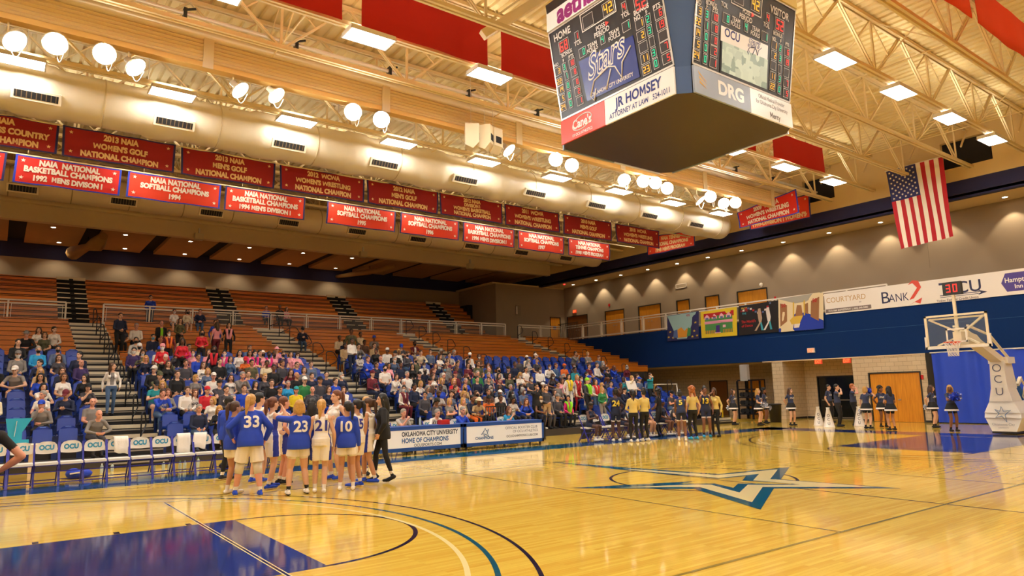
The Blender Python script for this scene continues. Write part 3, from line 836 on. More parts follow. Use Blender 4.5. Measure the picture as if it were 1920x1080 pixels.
b.poly(R[-1], SB_K); b.poly(R[0][::-1], SB_UND)
b.box((-.9, -.9, ZT), (.9, .9, ZT + .05), SB_K)
b.build('housing', t)
b = MB()
for q in ((-1, -1), (1, -1), (1, 1), (-1, 1)): b.tube([(q[0] * .9, q[1] * .9 + SCY, ZT), (q[0] * .9, q[1] * .9 + SCY, ZTC)], .012, BLACK, 6)
b.build('hoist_cable', t)
SEG = {'0': 'abcdef', '1': 'bc', '2': 'abged', '3': 'abgcd', '4': 'fgbc', '5': 'afgcd', '6': 'afgcde', '7': 'abc', '8': 'abcdefg', '9': 'abcdfg'}
class Face:
    """one side of the scoreboard: o at the lower left corner, ex right, ey up along the tilted panel"""
    def __init__(s, k):
        s.a = [(0, -1), (-1, 0), (0, 1), (1, 0)][k]        # outward direction of the side
        n = Vector((*s.a, 0)); s.ex = Vector((-n.y, n.x, 0))
        s.o = n * HB - s.ex * (HB - CH) + Vector((SCX, SCY, ZSP)); s.ey = (n * FLR + Z_).normalized(); s.n = s.ex.cross(s.ey)
        s.wd = 2 * (HB - CH)
    def px(s, u, v):
        d = ray(u, v); tt = (s.o - CAM).dot(s.n) / d.dot(s.n); p = CAM + d * tt - s.o
        return p.dot(s.ex), p.dot(s.ey)
    def P(s, x, y, l=0): return s.o + s.ex * x + s.ey * y + s.n * l
    def quad(s, b, x0, y0, x1, y1, m, l): b.poly([s.P(x0, y0, l), s.P(x1, y0, l), s.P(x1, y1, l), s.P(x0, y1, l)], m)
    def frame(s, b, x0, y0, x1, y1, w_, m, l):
        for q in ((x0, y0, x1, y0 + w_), (x0, y1 - w_, x1, y1), (x0, y0, x0 + w_, y1), (x1 - w_, y0, x1, y1)): s.quad(b, *q, m, l)
    def digit(s, b, ch, cx, cy, h, m, l=.016):
        w_ = h * .5; t_ = h * .13
        x0, x1, y0, y1 = cx - w_ / 2, cx + w_ / 2, cy - h / 2, cy + h / 2
        B = {'a': (x0, y1 - t_, x1, y1), 'd': (x0, y0, x1, y0 + t_), 'g': (x0, cy - t_ / 2, x1, cy + t_ / 2), 'f': (x0, cy, x0 + t_, y1), 'b': (x1 - t_, cy, x1, y1), 'e': (x0, y0, x0 + t_, cy), 'c': (x1 - t_, y0, x1, cy)}
        for g in SEG[ch]: s.quad(b, *B[g], m, l)
    def num(s, b, st, u, v, h, m, slots=2, box=True):
        cx, cy = s.px(u, v); pw = h * .68
        if box:
            s.quad(b, cx - pw * slots / 2 - .02, cy - h / 2 - .035, cx + pw * slots / 2 + .02, cy + h / 2 + .035, LOFF, .008)
            s.frame(b, cx - pw * slots / 2 - .02, cy - h / 2 - .035, cx + pw * slots / 2 + .02, cy + h / 2 + .035, .008, SBTXT, .011)
        for i, ch in enumerate(st.rjust(slots)):
            if ch != ' ': s.digit(b, ch, cx + (i - (slots - 1) / 2) * pw, cy, h, m)
    def txt(s, b, st, u, v, h, m=None, sq=.9):
        x, y = s.px(u, v); b.text(st, s.P(x, y - h / 2), s.ex, s.ey, h, m or SBTXT, bold=.02, lift=.014, squeeze=sq)
def board(k):
    f = Face(k); b = MB(); H = (ZM - ZSP) / f.ey.z
    f.quad(b, .0, .02, f.wd, H, SB_K, .0)
    f.frame(b, .0, .02, f.wd, H, .035, SIL, .012)
    return f, b, H
def stars_logo(f, b, cx, cy, w_, m, m_in=None):
    """lettering of a slanted script word over a long thin five-pointed star"""
    V, F, wd = text2d('Stars', .03); h = w_ / wd * 1.02
    b.add([f.P(cx + (x - wd / 2) * h * .92 + (y - .5) * h * .35, cy + (y - .1) * h * 1.25 + (x - wd / 2) * h * .12, .016) for x, y in V], F, m)
    if m_in:
        V, F, _ = text2d('Stars', -.016)
        wd2 = max(p[0] for p in V)
        b.add([f.P(cx + (x - wd2 / 2) * h * .92 + (y - .5) * h * .35, cy + (y - .1) * h * 1.25 + (x - wd2 / 2) * h * .12, .019) for x, y in V], F, m_in)
    S5 = [(-.52, -.42), (-.38, -.12), (.0, .02), (.16, -.05), (.28, -.36), (.34, -.04), (.58, .2)]
    pts = [f.P(cx + x * w_, cy - .06 * w_ + y * w_ * .8, .02) for x, y in S5]
    b.tube(pts, w_ * .014, m, 5)
    b.tube([f.P(cx - .52 * w_, cy - .4 * w_, .02), f.P(cx - .45 * w_, cy - .5 * w_, .02), f.P(cx - .36 * w_, cy - .3 * w_, .02)], w_ * .014, m, 5)
    b.tube([f.P(cx + .06 * w_, cy - .1 * w_, .02), f.P(cx - .12 * w_, cy - .42 * w_, .02)], w_ * .014, m, 5)
BLUEP = mat('deep blue acrylic', '14257c', .25, emit=(.05, .1, .5), estr=.05)
# side facing the left end
f, b, H = board(1)
for st, u, v, h in (('HOME', 1054.7, 63.6, .15), ('TOL', 1084.5, 80, .09), ('POSS', 1126.5, 50, .09), ('PERIOD', 1129, 59.6, .1), ('TEAM', 1111, 83.5, .085), ('FOULS', 1112, 92, .085), ('TEAM', 1151.5, 60, .085), ('FOULS', 1152.5, 69, .085),
                    ('TOL', 1173.8, 27, .09), ('BONUS', 1203, 17.6, .09), ('PTS', 1232, 12, .09), ('F', 1213, 23, .08), ('NO', 1195.5, 33, .08), ('BONUS', 1063.5, 99.5, .08), ('NO', 1043.9, 121.9, .07), ('F', 1057.4, 113.7, .07), ('PTS', 1071.6, 105.6, .08)): f.txt(b, st, u, v, h)
x, y = f.px(1122, 27); b_l = [x - .52, y - .17, x + .5, y + .22]
f.frame(b, *b_l, .022, SBTXT, .012)
f.num(b, '', 1103, 39, .2, LA); f.num(b, '42', 1140.7, 15, .2, LA)
f.num(b, '68', 1058, 86, .21, LR); f.num(b, '52', 1202, 6, .21, LR); f.num(b, '1', 1082.4, 67.7, .13, LR, 1); f.num(b, '4', 1171, 12.9, .13, LR, 1)
f.num(b, '4', 1130.5, 73.8, .13, LG, 1); f.num(b, '0', 1093, 98, .13, LG, 2); f.num(b, '1', 1175, 49, .13, LG, 2)
x, y = f.px(1138.6, 43.3); b.poly([f.P(x - .04, y - .05, .014), f.P(x + .05, y, .014), f.P(x - .04, y + .05, .014)], LR)
for (no, fo, pt), pn, pf, pp in zip((('3', '3', '10'), ('22', '1', '8'), ('14', '0', '0'), ('5', '0', '2'), ('24', '0', '1')), ((1047, 134), (1050, 153), (1053, 168), (1055, 185), (1057, 201)), ((1059, 126), (1063, 142), (1066, 160), (1068.6, 178), (1071, 194)), ((1073, 118), (1077, 135), (1081, 154), (1084, 171.5), (1088, 189))):
    f.num(b, no, *pn, .115, LA); f.num(b, fo, *pf, .115, LG, 1); f.num(b, pt, *pp, .115, LR)
for (no, fo, pt), pn, pf, pp in zip((('1', '2', '6'), ('2', '3', '19'), ('', '', ''), ('11', '3', '7'), ('23', '0', '5')), ((1200, 45), (1203, 67), (1207, 88), (1210, 109), (1213, 130)), ((1215.8, 36), (1219, 57), (1223, 78), (1226.7, 99), (1230.7, 119)), ((1236, 25), (1240, 46), (1244, 67), (1247, 87), (1251, 109))):
    f.num(b, no, *pn, .13, LA); f.num(b, fo, *pf, .13, LG, 1); f.num(b, pt, *pp, .13, LR)
q = [f.px(*p) for p in ((1086, 115.5), (1187.7, 66), (1200.6, 144), (1101.8, 190))]
b.poly([f.P(x, y, .012) for x, y in (q[3], q[2], q[1], q[0])], BLUEP)
cx = sum(p[0] for p in q) / 4; cy = sum(p[1] for p in q) / 4; ww = abs(q[1][0] - q[0][0])
stars_logo(f, b, cx, cy + .1, ww * .74, SBTXT, BLUEP)
f.txt(b, 'OKLAHOMA CITY UNIVERSITY', 1147.8, 158.8, .075, sq=.8)
b.build('score_panel', t)
# side facing the photographer
g, b, H = board(0)
for st, u, v, h in (('NO', 1309, 3.7, .08), ('F', 1325, 12, .08), ('PTS', 1340, 19.4, .08), ('BONUS', 1333, 7.5, .08), ('TOL', 1357.5, 9.4, .09), ('TEAM', 1379, 37.5, .085), ('FOULS', 1378, 47, .085), ('PERIOD', 1397.5, 34.4, .1), ('POSS', 1398.7, 23, .09), ('TEAM', 1416, 55, .085), ('FOULS', 1415, 64.5, .085),
                    ('TOL', 1436, 47.5, .09), ('VISITOR', 1461, 25, .15), ('BONUS', 1457.5, 65, .08), ('NO', 1450, 72.5, .07), ('F', 1463, 77.5, .07), ('PTS', 1475, 83.7, .07)): g.txt(b, st, u, v, h, sq=.85)
x, y = g.px(1400, 2); g.frame(b, x - .5, y - .2, x + .5, y + .22, .022, SBTXT, .012)
g.num(b, '42', 1416, 10, .2, LA); g.num(b, '', 1385, -5, .2, LA)
g.num(b, '0', 1361, 35, .13, LG, 2); g.num(b, '4', 1398, 50.6, .13, LG, 1); g.num(b, '1', 1433, 69, .13, LG, 2); g.num(b, '4', 1439, 33.7, .13, LR, 1); g.num(b, '52', 1461, 48, .21, LR); g.num(b, '68', 1330, -12, .21, LR)
x, y = g.px(1410.6, 28.7); b.poly([g.P(x - .04, y - .05, .014), g.P(x + .05, y, .014), g.P(x - .04, y + .05, .014)], LR)
for (no, fo, pt), pn, pf, pp in zip((('3', '3', '10'), ('22', '1', '8'), ('14', '0', '0'), ('5', '0', '2'), ('24', '0', '1')), ((1309, 20), (1307.5, 40), (1306.5, 60), (1305.5, 82), (1304.5, 103)), ((1324.4, 27), (1323.8, 48), (1323, 69), (1322, 90), (1321, 111)), ((1340, 33), (1339.3, 54), (1338.3, 76), (1337.5, 96), (1336.5, 118))):
    g.num(b, no, *pn, .125, LA); g.num(b, fo, *pf, .125, LG, 1); g.num(b, pt, *pp, .125, LR)
for (no, fo, pt), pn, pf, pp in zip((('1', '2', '6'), ('2', '3', '19'), ('', '', ''), ('11', '3', '7'), ('22', '0', '5')), ((1451, 85), (1450, 104), (1449, 123), (1448, 143), (1447, 162)), ((1462, 91), (1461.7, 110), (1461, 130), (1460.5, 149), (1460, 168)), ((1474.5, 98), (1474, 117), (1473.5, 137), (1473, 156), (1472.5, 175))):
    g.num(b, no, *pn, .115, LA); g.num(b, fo, *pf, .115, LG, 1); g.num(b, pt, *pp, .115, LR)
q = [g.px(*p) for p in ((1351, 47.5), (1439, 86), (1438, 112.5), (1350, 76))]
b.poly([g.P(x, y, .012) for x, y in (q[3], q[2], q[1], q[0])], SB_W)
BLT = mat('blue lettering', '22307e', .5)
g.txt(b, 'OCU', 1372, 66, .16, BLT, .95)
x, y = g.px(1413, 88); stars_logo(g, b, x, y, .42, BLT, SB_W)
b.build('score_panel', t)
b = MB()
def vid(nt, tc, bs):
    vo = N(nt, 'ShaderNodeTexVoronoi', distance='CHEBYCHEV'); vo.inputs['Scale'].default_value = 5
    nt.links.new(tc.outputs['Object'], vo.inputs['Vector'])
    c = ramp(nt, vo.outputs['Color'], [(.2, lin('7f9082')), (.8, lin('b4c0ae'))])
    nt.links.new(c, bs.inputs['Emission Color']); bs.inputs['Emission Strength'].default_value = .45
    return c
q = [g.px(*p) for p in ((1353, 77.5), (1438, 112.5), (1436, 168), (1351, 133))]
b.poly([g.P(x, y, .02) for x, y in (q[3], q[2], q[1], q[0])], ndmat('video screen', vid, rough=.3))
b.poly([g.P(x, y, .012) for x, y in ((q[3][0] - .03, q[3][1] - .05), (q[2][0] + .02, q[2][1] - .05), (q[1][0] + .02, q[1][1]), (q[0][0] - .03, q[0][1]))], SB_K)
b.build('video_screen', t)
for k in (2, 3):
    f2, b, H = board(k); b.build('score_panel', t)
# advertising strips below and above the score panels
def strip(k, z0, z1, split, mats, nm, texts):
    n = Vector((*[(0, -1), (-1, 0), (0, 1), (1, 0)][k], 0)); ex = Vector((-n.y, n.x, 0))
    o = n * (hw(z0) if z0 > ZSP else HB) - ex * (HB - CH) + Vector((SCX, SCY, z0)); W = 2 * (HB - CH); h = z1 - z0
    xs_ = [0, *[W * s for s in split], W]
    for i in range(len(xs_) - 1):
        b = MB(); a0, a1 = xs_[i], xs_[i + 1]
        M = Matrix((ex, Z_, n)).transposed().to_4x4(); M.translation = o + ex * (a0 + a1) / 2 + Z_ * h / 2 + n * .02
        b.obox(M, (a1 - a0) / 2 - .006, h / 2 - .008, .02, mats[i])
        for st, fx, fy, hh, m, sq, bo in texts[i]: b.text(st, o + ex * (a0 + (a1 - a0) * fx) + Z_ * (h * fy - hh / 2), ex, Z_, hh, m, bold=bo, lift=.045, squeeze=sq)
        if i == 0 and k == 1 and nm == 'sponsor_panel':
            c = o + ex * (a0 + (a1 - a0) * .5) + Z_ * h * .58 + n * .043; pts = [c + ex * .3 * math.cos(a) + Z_ * (.15 * math.sin(a) + .04 * math.cos(a)) for a in np.linspace(0, 2 * math.pi, 28)[:-1]]
            b.tube(pts, .012, SB_W, 5, closed=True)
        if i == 0 and k == 0 and nm == 'sponsor_panel':
            for j in range(3):
                c = o + ex * .12 + Z_ * (.40 - .09 * j) + n * .044; b.poly([c + ex * (.02 * j) + Z_ * .06, c + ex * .22 - Z_ * .09 + Z_ * .02 * j, c + ex * .25 - Z_ * .13 + Z_ * .03 * j, c + ex * .03 - Z_ * .0], mat('gold sign ink', 'd9b067', .5))
        b.build(nm, t)
RED_SIGN = mat('red sign acrylic', 'd8402c', .25, emit=(1, .2, .1), estr=.06); GREYB = mat('pale blue grey sign', '98a4b8', .3); PURP = mat('magenta purple lettering', '8e1f70', .5); INK = mat('grey sign ink', '6f6a66', .5); YEL = mat('pale yellow sign', 'e8d08a', .3)
for k in range(4):
    if k == 1:
        strip(1, ZS, ZSP, [.43], [RED_SIGN, SB_W], 'sponsor_panel', [[("Cane's", .5, .58, .19, SB_W, .8, .03), ('OF OCU ATHLETICS', .5, .16, .06, SB_W, .8, .02)], [('JR HOMSEY', .5, .66, .2, BLT, .82, .03), ('ATTORNEY AT LAW', .36, .24, .11, BLT, .72, .01), ('524-1011', .82, .24, .11, BLT, .72, .01)]])
        strip(1, ZM, ZT, [], [SB_W], 'top_panel', [[('aetna', .3, .42, .42, PURP, .9, .04)]])
    elif k == 0:
        strip(0, ZS, ZSP, [.54], [GREYB, SB_W], 'sponsor_panel', [[('DRG', .64, .52, .26, SB_W, 1.05, .04)], [('Official Medical Provider', .5, .8, .085, INK, .75, .0), ('for Oklahoma City University', .5, .58, .085, INK, .75, .0), ('Mercy', .56, .22, .12, INK, .85, .01)]])
        strip(0, ZM, ZT, [.55], [SB_W, YEL], 'top_panel', [[], []])
    else:
        strip(k, ZS, ZSP, [.5], [SB_W, GREYB], 'sponsor_panel', [[], []]); strip(k, ZM, ZT, [], [SB_W], 'top_panel', [[]])
# ================================================================== bleachers, chairs, railings
def bench_wood(nt, tc, b):
    nz = N(nt, 'ShaderNodeTexNoise', i_Scale=2.0, i_Detail=4.0)
    nt.links.new(mapped(nt, tc, (.35, 4, 14)), nz.inputs['Vector'])
    return ramp(nt, nz.outputs['Fac'], [(.3, lin('bc6216')), (.55, lin('d67a1c')), (.8, lin('e89a38'))])
BENCH = ndmat('orange stained bench wood', bench_wood, rough=.35)
DECKB = mat('dark bleacher deck', '3a3430', .7); RISER = mat('black riser', '1d1a19', .7); NOSE = mat('pale step nosing', 'e2d2b0', .6); NOSE2 = mat('grey step edge', '9a8f80', .6)
CHAIRB = mat('royal blue plastic', '13389a', .38); CHAIRF = mat('dark blue steel', '16306e', .4); STEELW = mat('white painted steel', 'f0e6d2', .4)
def yr(r): return YR0 + RUN * r
def zr(r): return RISE * (r + 1)
BLK = [(-13.9, AISLES[0][0]), (AISLES[0][1], AISLES[1][0]), (AISLES[1][1], AISLES[2][0]), (AISLES[2][1], AISLES[3][0]), (AISLES[3][1], XB - .04)]
BN = ['left block', 'second block', 'third block', 'fourth block', 'right end block']
NCH = 11                                                     # rows with plastic chairs, benches above
for k, (xa, xb) in enumerate(BLK):
    t = thing('bleacher_section', '%s of the stepped seating, blue chairs below and orange wooden benches above' % BN[k].capitalize() if k < 4 else 'right end block of orange wooden benches beside the blue wall', 'bleacher', ((xa + xb) / 2, YR0, 0), 'bleacher sections')
    r0 = 0 if k < 4 else NCH
    b = MB()
    for r in range(r0, NROW): b.box((xa, yr(r), max(0, zr(r) - (.7 if r else .26))), (xb, yr(r) + RUN + .02, zr(r)), DECKB)
    b.build('deck', t)
    for r in range(NCH, NROW):
        b = MB(); z0 = zr(r) - RISE
        b.box((xa, yr(r) - .02, z0 + .02), (xb, yr(r) + .0, z0 + .35), BENCH)
        b.box((xa, yr(r) - .03, z0 + .385), (xb, yr(r) + .28, z0 + .43), BENCH); b.build('bench', t)
# end cheeks of the right block
for k, (xa, xb) in enumerate(AISLES):
    t = thing('aisle_stairs', '%s flight of black aisle steps with pale nosings counted from the left' % ORD[k], 'stairs', ((xa + xb) / 2, YR0, 0), 'aisle stairs')
    b = MB()
    for r in range(NROW):
        z, y = zr(r), yr(r)
        b.box((xa, y, max(0, z - .6)), (xb, y + RUN + .02, z), RISER); b.box((xa, y - .012, z - .1), (xb, y + .06, z + .004), NOSE)
        b.box((xa + .02, y - .3, z - RISE - .01), (xb - .02, y, z - RISE / 2), RISER); b.box((xa + .02, y - .312, z - RISE / 2 - .03), (xb - .02, y - .25, z - RISE / 2 + .003), NOSE2)
    b.build('steps', t)
# aisle handrails: one post with a loop
def make_handrail():
    b = MB(); pts = [(0, 0, 0), (0, 0, .86)]
    for i in range(9):
        a = math.pi / 2 - math.pi * i / 8 * .9
        pts.append((0, .22 - .22 * math.cos(math.pi * i / 8) - .0, .86 + .06 * math.sin(math.pi * i / 8) - .0 * i))
    pts += [(0, .62, .62), (0, .60, .5), (0, .42, .4), (0, .0, .22)]
    b.tube(pts, .021, BLACK, 8); b.box((-.05, -.05, 0), (.05, .05, .012), BLACK)
    return b.build('aisle_handrail')
h0 = make_handrail(); first = True
for k, (xa, xb) in enumerate(AISLES):
    rows = list(range(1, 20, 2)) if k == 0 else list(range(4, 21, 2))
    for i, r in enumerate(rows):
        o = h0 if first else h0.copy()
        if not first: COL.objects.link(o)
        first = False
        o.location = ((xa + xb) / 2 + (.12 if k else .2), yr(r) + .2, zr(r) + .004); o.rotation_euler = (0, 0, math.radians(-75 if k else -20))
        tag(o, 'black looped handrail in the %s aisle from the left, %s one up' % (ORD[k], ORD[i]), 'handrail', 'aisle handrails')
# upper bleachers in the alcove behind the walkway
UA = [(-9.2, -7.8), (-1.25, .15), (6.75, 8.15), (14.7, 16.0)]
xs_ = [XL + .05, *[x for a in UA for x in a], 17.8]
t = thing('upper_bleacher', 'dim upper tier of orange wooden benches behind the white railing', 'bleacher', (0, YALC, ZC))
b = MB()
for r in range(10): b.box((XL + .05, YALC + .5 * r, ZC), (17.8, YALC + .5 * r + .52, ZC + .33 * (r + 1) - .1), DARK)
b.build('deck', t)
for i in range(0, 10, 2):
    for r in range(10):
        b = MB(); y, z = YALC + .5 * r, ZC + .33 * r
        b.box((xs_[i], y - .04, z + .06), (xs_[i + 1], y - .01, z + .205), BENCH); b.box((xs_[i], y - .04, z + .25), (xs_[i + 1], y + .22, z + .285), BENCH)
        b.build('bench', t)
for i in range(1, 9, 2):
    b = MB()
    for r in range(10):
        y, z = YALC + .5 * r, ZC + .33 * (r + 1)
        b.box((xs_[i], y - .05, z - (.10 if r < 9 else .12)), (xs_[i + 1], y + .05, z - .05 if r < 9 else z + .05), NOSE); b.box((xs_[i] + .6, y - .07, z - .16), (xs_[i] + .8, y - .045, z - .04), RISER)
    b.build('step_edges', t)
mb = MB(); mb.box((17.86, 36.0, ZC), (18.28, 37.9, 8.6), BLACK); tag(mb.build('dark_screen'), 'dark folded screen standing at the right end of the upper benches', 'screen')

# white walkway railing with clear panels
ACR = mat('clear railing panel', 'cfc4b4', .12, alpha=.16)
def railing(name, label, a, b_, z, npan, gates=()):
    a, b_ = Vector((*a, z)), Vector((*b_, z)); t = thing(name, label, 'railing', (a + b_) / 2, 'white walkway railings')
    d = (b_ - a) / npan; L = d.length; u = d.normalized(); nr = Vector((-u.y, u.x, 0))
    q = MB()
    q.bar(a + Z_ * 1.07, b_ + Z_ * 1.07, .06, .07, STEELW); q.bar(a + Z_ * .93, b_ + Z_ * .93, .05, .05, STEELW); q.bar(a + Z_ * .12, b_ + Z_ * .12, .06, .09, STEELW); q.build('rail', t)
    for i in range(npan + 1):
        q = MB(); p = a + d * i; q.bar(p - Z_ * .02, p + Z_ * 1.07, .075, .075, STEELW); q.build('post', t)
    for i in range(npan):
        p, e = a + d * i, a + d * (i + 1); q = MB()
        for s0 in (p + u * .12, e - u * .12): q.bar(s0 + Z_ * .14, s0 + Z_ * .91, .025, .025, STEELW)
        for z_ in (.15, .9): q.bar(p + u * .11 + Z_ * z_, e - u * .11 + Z_ * z_, .025, .025, STEELW)
        q.build('panel_frame', t)
        q = MB(); c0, c1 = p + u * .13, e - u * .13
        q.poly([c0 + Z_ * .15, c1 + Z_ * .15, c1 + Z_ * .91, c0 + Z_ * .91], ACR); q.build('clear_panel', t)
YRL = 30.15
railing('walkway_railing', 'white railing with clear panels left of the first aisle at the walkway', (-13.6, YRL), (-9.08, YRL), ZC, 2)
railing('walkway_railing', 'long white railing with clear panels along the walkway above the benches', (-7.5, YRL), (17.2, YRL), ZC, 12)
railing('walkway_railing', 'short white railing with clear panels at the walkway near the far corner', (18.4, YRL), (XB - .1, YRL), ZC, 2)
railing('balcony_railing', 'white railing with clear panels along the top of the blue balcony wall', (XB + .1, YRL - .2), (XB + .1, 6.3), ZC, 12)
# dark picket barriers
def pickets(label, a, b_, z0, z1, n, r=.018, rail=True):
    a, b_ = Vector(a), Vector(b_); q = MB()
    for i in range(n + 1):
        p = a.lerp(b_, i / n); q.tube([p + Z_ * z0, p + Z_ * z1], r, BLACK, 6)
    for z in (z0 + .03, z1): q.bar(a + Z_ * z, b_ + Z_ * z, .04, .04, BLACK)
    return tag(q.build('picket_barrier'), label, 'barrier')
pickets('tall black picket barrier closing the space under the right end benches', (18.45, 21.85, 0), (22.4, 21.85, 0), .02, 2.85, 34)
pickets('black picket barrier at the right end of the walkway railing', (XB - .25, 28.1, 0), (XB - .25, 30.3, 0), 4.9, 6.7, 14)
pickets('low black picket barrier in front of the stands by the pink banner table', (3.2, 12.3, 0), (4.3, 12.3, 0), .0, 1.25, 9)
pickets('low black railing behind the turquoise sign at the left', (-13.2, 12.4, 0), (-11.2, 12.4, 0), .0, 1.3, 4)
q = MB()
for p in ((16.6, 16.4), (18.9, 16.4)): q.tube([(*p, 0), (*p, 2.0)], .03, STEELW, 8)
q.tube([(16.6, 16.4, 2.0), (18.9, 16.4, 2.0)], .03, STEELW, 8); q.tube([(17.0, 16.4, 2.0), (18.6, 16.4, .8)], .02, STEELW, 8)
tag(q.build('goal_frame'), 'white pipe frame standing by the right end of the stands', 'frame')

# ---- plastic stadium chairs
def chair_parts():
    b = MB(); n = 9; V = []                                       # curved back shell
    prof = [(.46, .16, .22), (.56, .20, .235), (.70, .22, .235), (.82, .24, .215), (.88, .255, .15)]
    for z, y, hwid in prof:
        for i in range(n):
            s_ = i / (n - 1) * 2 - 1; V.append((s_ * hwid, y - .06 * s_ * s_ * 1.0 + .0, z - .05 * s_ ** 4))
    F = [(j * n + i, j * n + i + 1, (j + 1) * n + i + 1, (j + 1) * n + i) for j in range(len(prof) - 1) for i in range(n - 1)]
    b.add(V, F, CHAIRB, True); b.add([(x, y + .03, z) for x, y, z in V], [f[::-1] for f in F], CHAIRB, True)
    o = len(prof) - 1
    b.add([V[o * n + i] for i in range(n)] + [(V[o * n + i][0], V[o * n + i][1] + .03, V[o * n + i][2]) for i in range(n)], [(i, i + 1, n + i + 1, n + i) for i in range(n - 1)], CHAIRB)
    b.box((-.07, .205, .845), (.07, .22, .86), mat('pale plastic highlight tab', '6f93d8', .3))  # pale box stands in for a highlight near the backrest top
    back = b
    b = MB(); b.box((-.22, .05, .40), (.22, .14, .46), CHAIRB)    # tipped-up seat pan
    V = [(-.22, .05, .45), (.22, .05, .45), (.21, .14, .80), (-.21, .14, .80), (-.22, .09, .44), (.22, .09, .44), (.21, .17, .79), (-.21, .17, .79)]
    b.add(V, [(0, 1, 2, 3), (7, 6, 5, 4), (0, 4, 5, 1), (1, 5, 6, 2), (2, 6, 7, 3), (3, 7, 4, 0)], CHAIRB); up = b
    b = MB(); b.box((-.22, -.25, .40), (.22, .16, .45), CHAIRB); down = b
    b = MB()
    b.bar((-.255, .11, .38), (.255, .11, .38), .04, .04, CHAIRF)
    for q in (-.255, .255):
        b.bar((q, .1, 0), (q, .12, .62), .035, .07, CHAIRF); b.box((q - .02, -.12, .60), (q + .02, .16, .63), CHAIRF); b.box((q - .03, -.02, 0), (q + .03, .2, .012), CHAIRF)
    return back, up, down, b
CB, CU, CD, CF = chair_parts()
def chair_proto(seat):
    t = thing('stadium_chair', 'x', 'chair', (0, 0, 0), 'blue plastic stadium chairs')
    CF.build('frame', t); CB.build('backrest', t); seat.build('seat', t); return t
CHP = .565
def chair_slots():
    out = []
    for k in range(4):
        xa, xb = BLK[k]; xa = max(xa, -13.6); n = int((xb - xa) / CHP)
        for r in range(NCH):
            for i in range(n): out.append((k, r, i, xa + (xb - xa) * (i + .5) / n))
    return out
# ================================================================== end wall things
DOORN = [0]
def door(name, x, ya, yb, z0, z1, leaves, m, label=None, fr=TRIMB, th=.06, win=False, frac=1.0):
    DOORN[0] += 1; n = '%s_%d' % (name, DOORN[0])
    b = MB(); w_ = .06
    for a, c in (((x - .03, ya - w_, z0), (x + .12, ya, z1 + w_)), ((x - .03, yb, z0), (x + .12, yb + w_, z1 + w_)), ((x - .03, ya, z1), (x + .12, yb, z1 + w_))): b.box(a, c, fr)
    o = b.build(n); o['kind'] = 'structure'
    for i in range(leaves):
        a0, a1 = ya + (yb - ya) * i / leaves, ya + (yb - ya) * (i + 1) / leaves
        q = MB(); q.box((x + .03, a0 + .006, z0 + .01), (x + .03 + th, a1 - .006, z1 - .005), m)
        hd = MB(); hd.box((x + .005, a0 + .08 if i else a1 - .2, z0 + 1.0), (x + .032, a0 + .2 if i else a1 - .08, z0 + 1.06), mat('steel lever', 'b8b0a0', .3, metal=.8))
        if win: hd = MB(); hd.box((x + .012, a0 + .12, z0 + .95), (x + .032, a1 - .12, z0 + 1.0), mat('steel lever', 'b8b0a0', .3, metal=.8)); q.box((x + .02, a0 + .1, z0 + .03), (x + .032, a1 - .1, z0 + .06), NOSE2)
        l = q.build('leaf', o); hd.build('push_bar' if win else 'handle', l)
for a, b_ in UD: door('door', XU, a, b_, ZC, 7.58, 2 if b_ - a > 1.5 else 1, DOORW if b_ < 29 else mat('dark stained door', '7a4a18', .5))
door('door', XB, 5.22, 7.5, 0, 2.27, 2, DOORW)
GLASSD = mat('dark door glass', '14181a', .12, spec=.6)
door('door', 24.6, 8.38, 11.35, 0, 2.2, 3, GLASSD, win=True, fr=BLACK)
door('door', 26.0, 15.6, 16.75, 0, 2.15, 1, DOORW); door('door', 26.0, 18.3, 19.6, 0, 2.15, 1, mat('dark stained door', '7a4a18', .5))
b = MB(); b.box((23.6, 32.84, ZC), (24.6, 32.9, 7.55), DOORW); b.box((23.9, 32.83, 6.6), (24.2, 32.84, 6.9), mat('blue sign plate', '24407a', .5)); b.box((23.54, 32.78, ZC), (23.6, 32.9, 7.6), TRIMB); b.box((24.6, 32.78, ZC), (24.66, 32.9, 7.6), TRIMB); b.box((23.54, 32.78, 7.55), (24.66, 32.9, 7.61), TRIMB)
o = b.build('door_20'); o['kind'] = 'structure'
EXW = mat('exit sign case', 'e8dcc4', .5); EXR = mat('exit sign letters', 'ff4020', .5, emit=(1, .12, .03), estr=2.2)
def exit_sign(c, lab, ex=(0, -1, 0), case=EXW):
    ex = Vector(ex); n = ex.cross(Z_) * 1.0; c = Vector(c)
    M = Matrix((ex, Z_, n)).transposed().to_4x4(); M.translation = c
    t = thing('exit_sign', lab, 'sign', c, 'red exit signs')
    b = MB(); b.obox(M, .2, .12, .03, case); b.build('case', t)
    b = MB(); b.text('EXIT', c - Z_ * .075 + n * .034, ex, Z_, .15, EXR, bold=.03, maxw=.33); b.build('letters', t)
exit_sign((XB - .06, 10.36, 3.58), 'lit exit sign on the blue wall above the entry')
EXD = mat('red exit sign face', '9a2010', .5, emit=(1, .1, .03), estr=.5)
exit_sign((XB + .1, 10.1, 2.98), 'red exit sign hanging at the left of the entry', case=EXD)
exit_sign((XB + .1, 8.6, 2.96), 'red exit sign hanging at the right of the entry', case=EXD)
exit_sign((XU - .05, 31.5, 7.98), 'red exit sign above the dark double door near the far corner', case=EXD)
b = MB(); b.lathe(Matrix.Translation((23.5, 30.87, 9.95)), [(.001, -.05), (.06, -.03), (.07, .02)], mat('red beacon', 'ff1010', .4, emit=(1, .02, .02), estr=4)); tag(b.build('beacon'), 'small glowing red beacon under the soffit near the far corner', 'light')
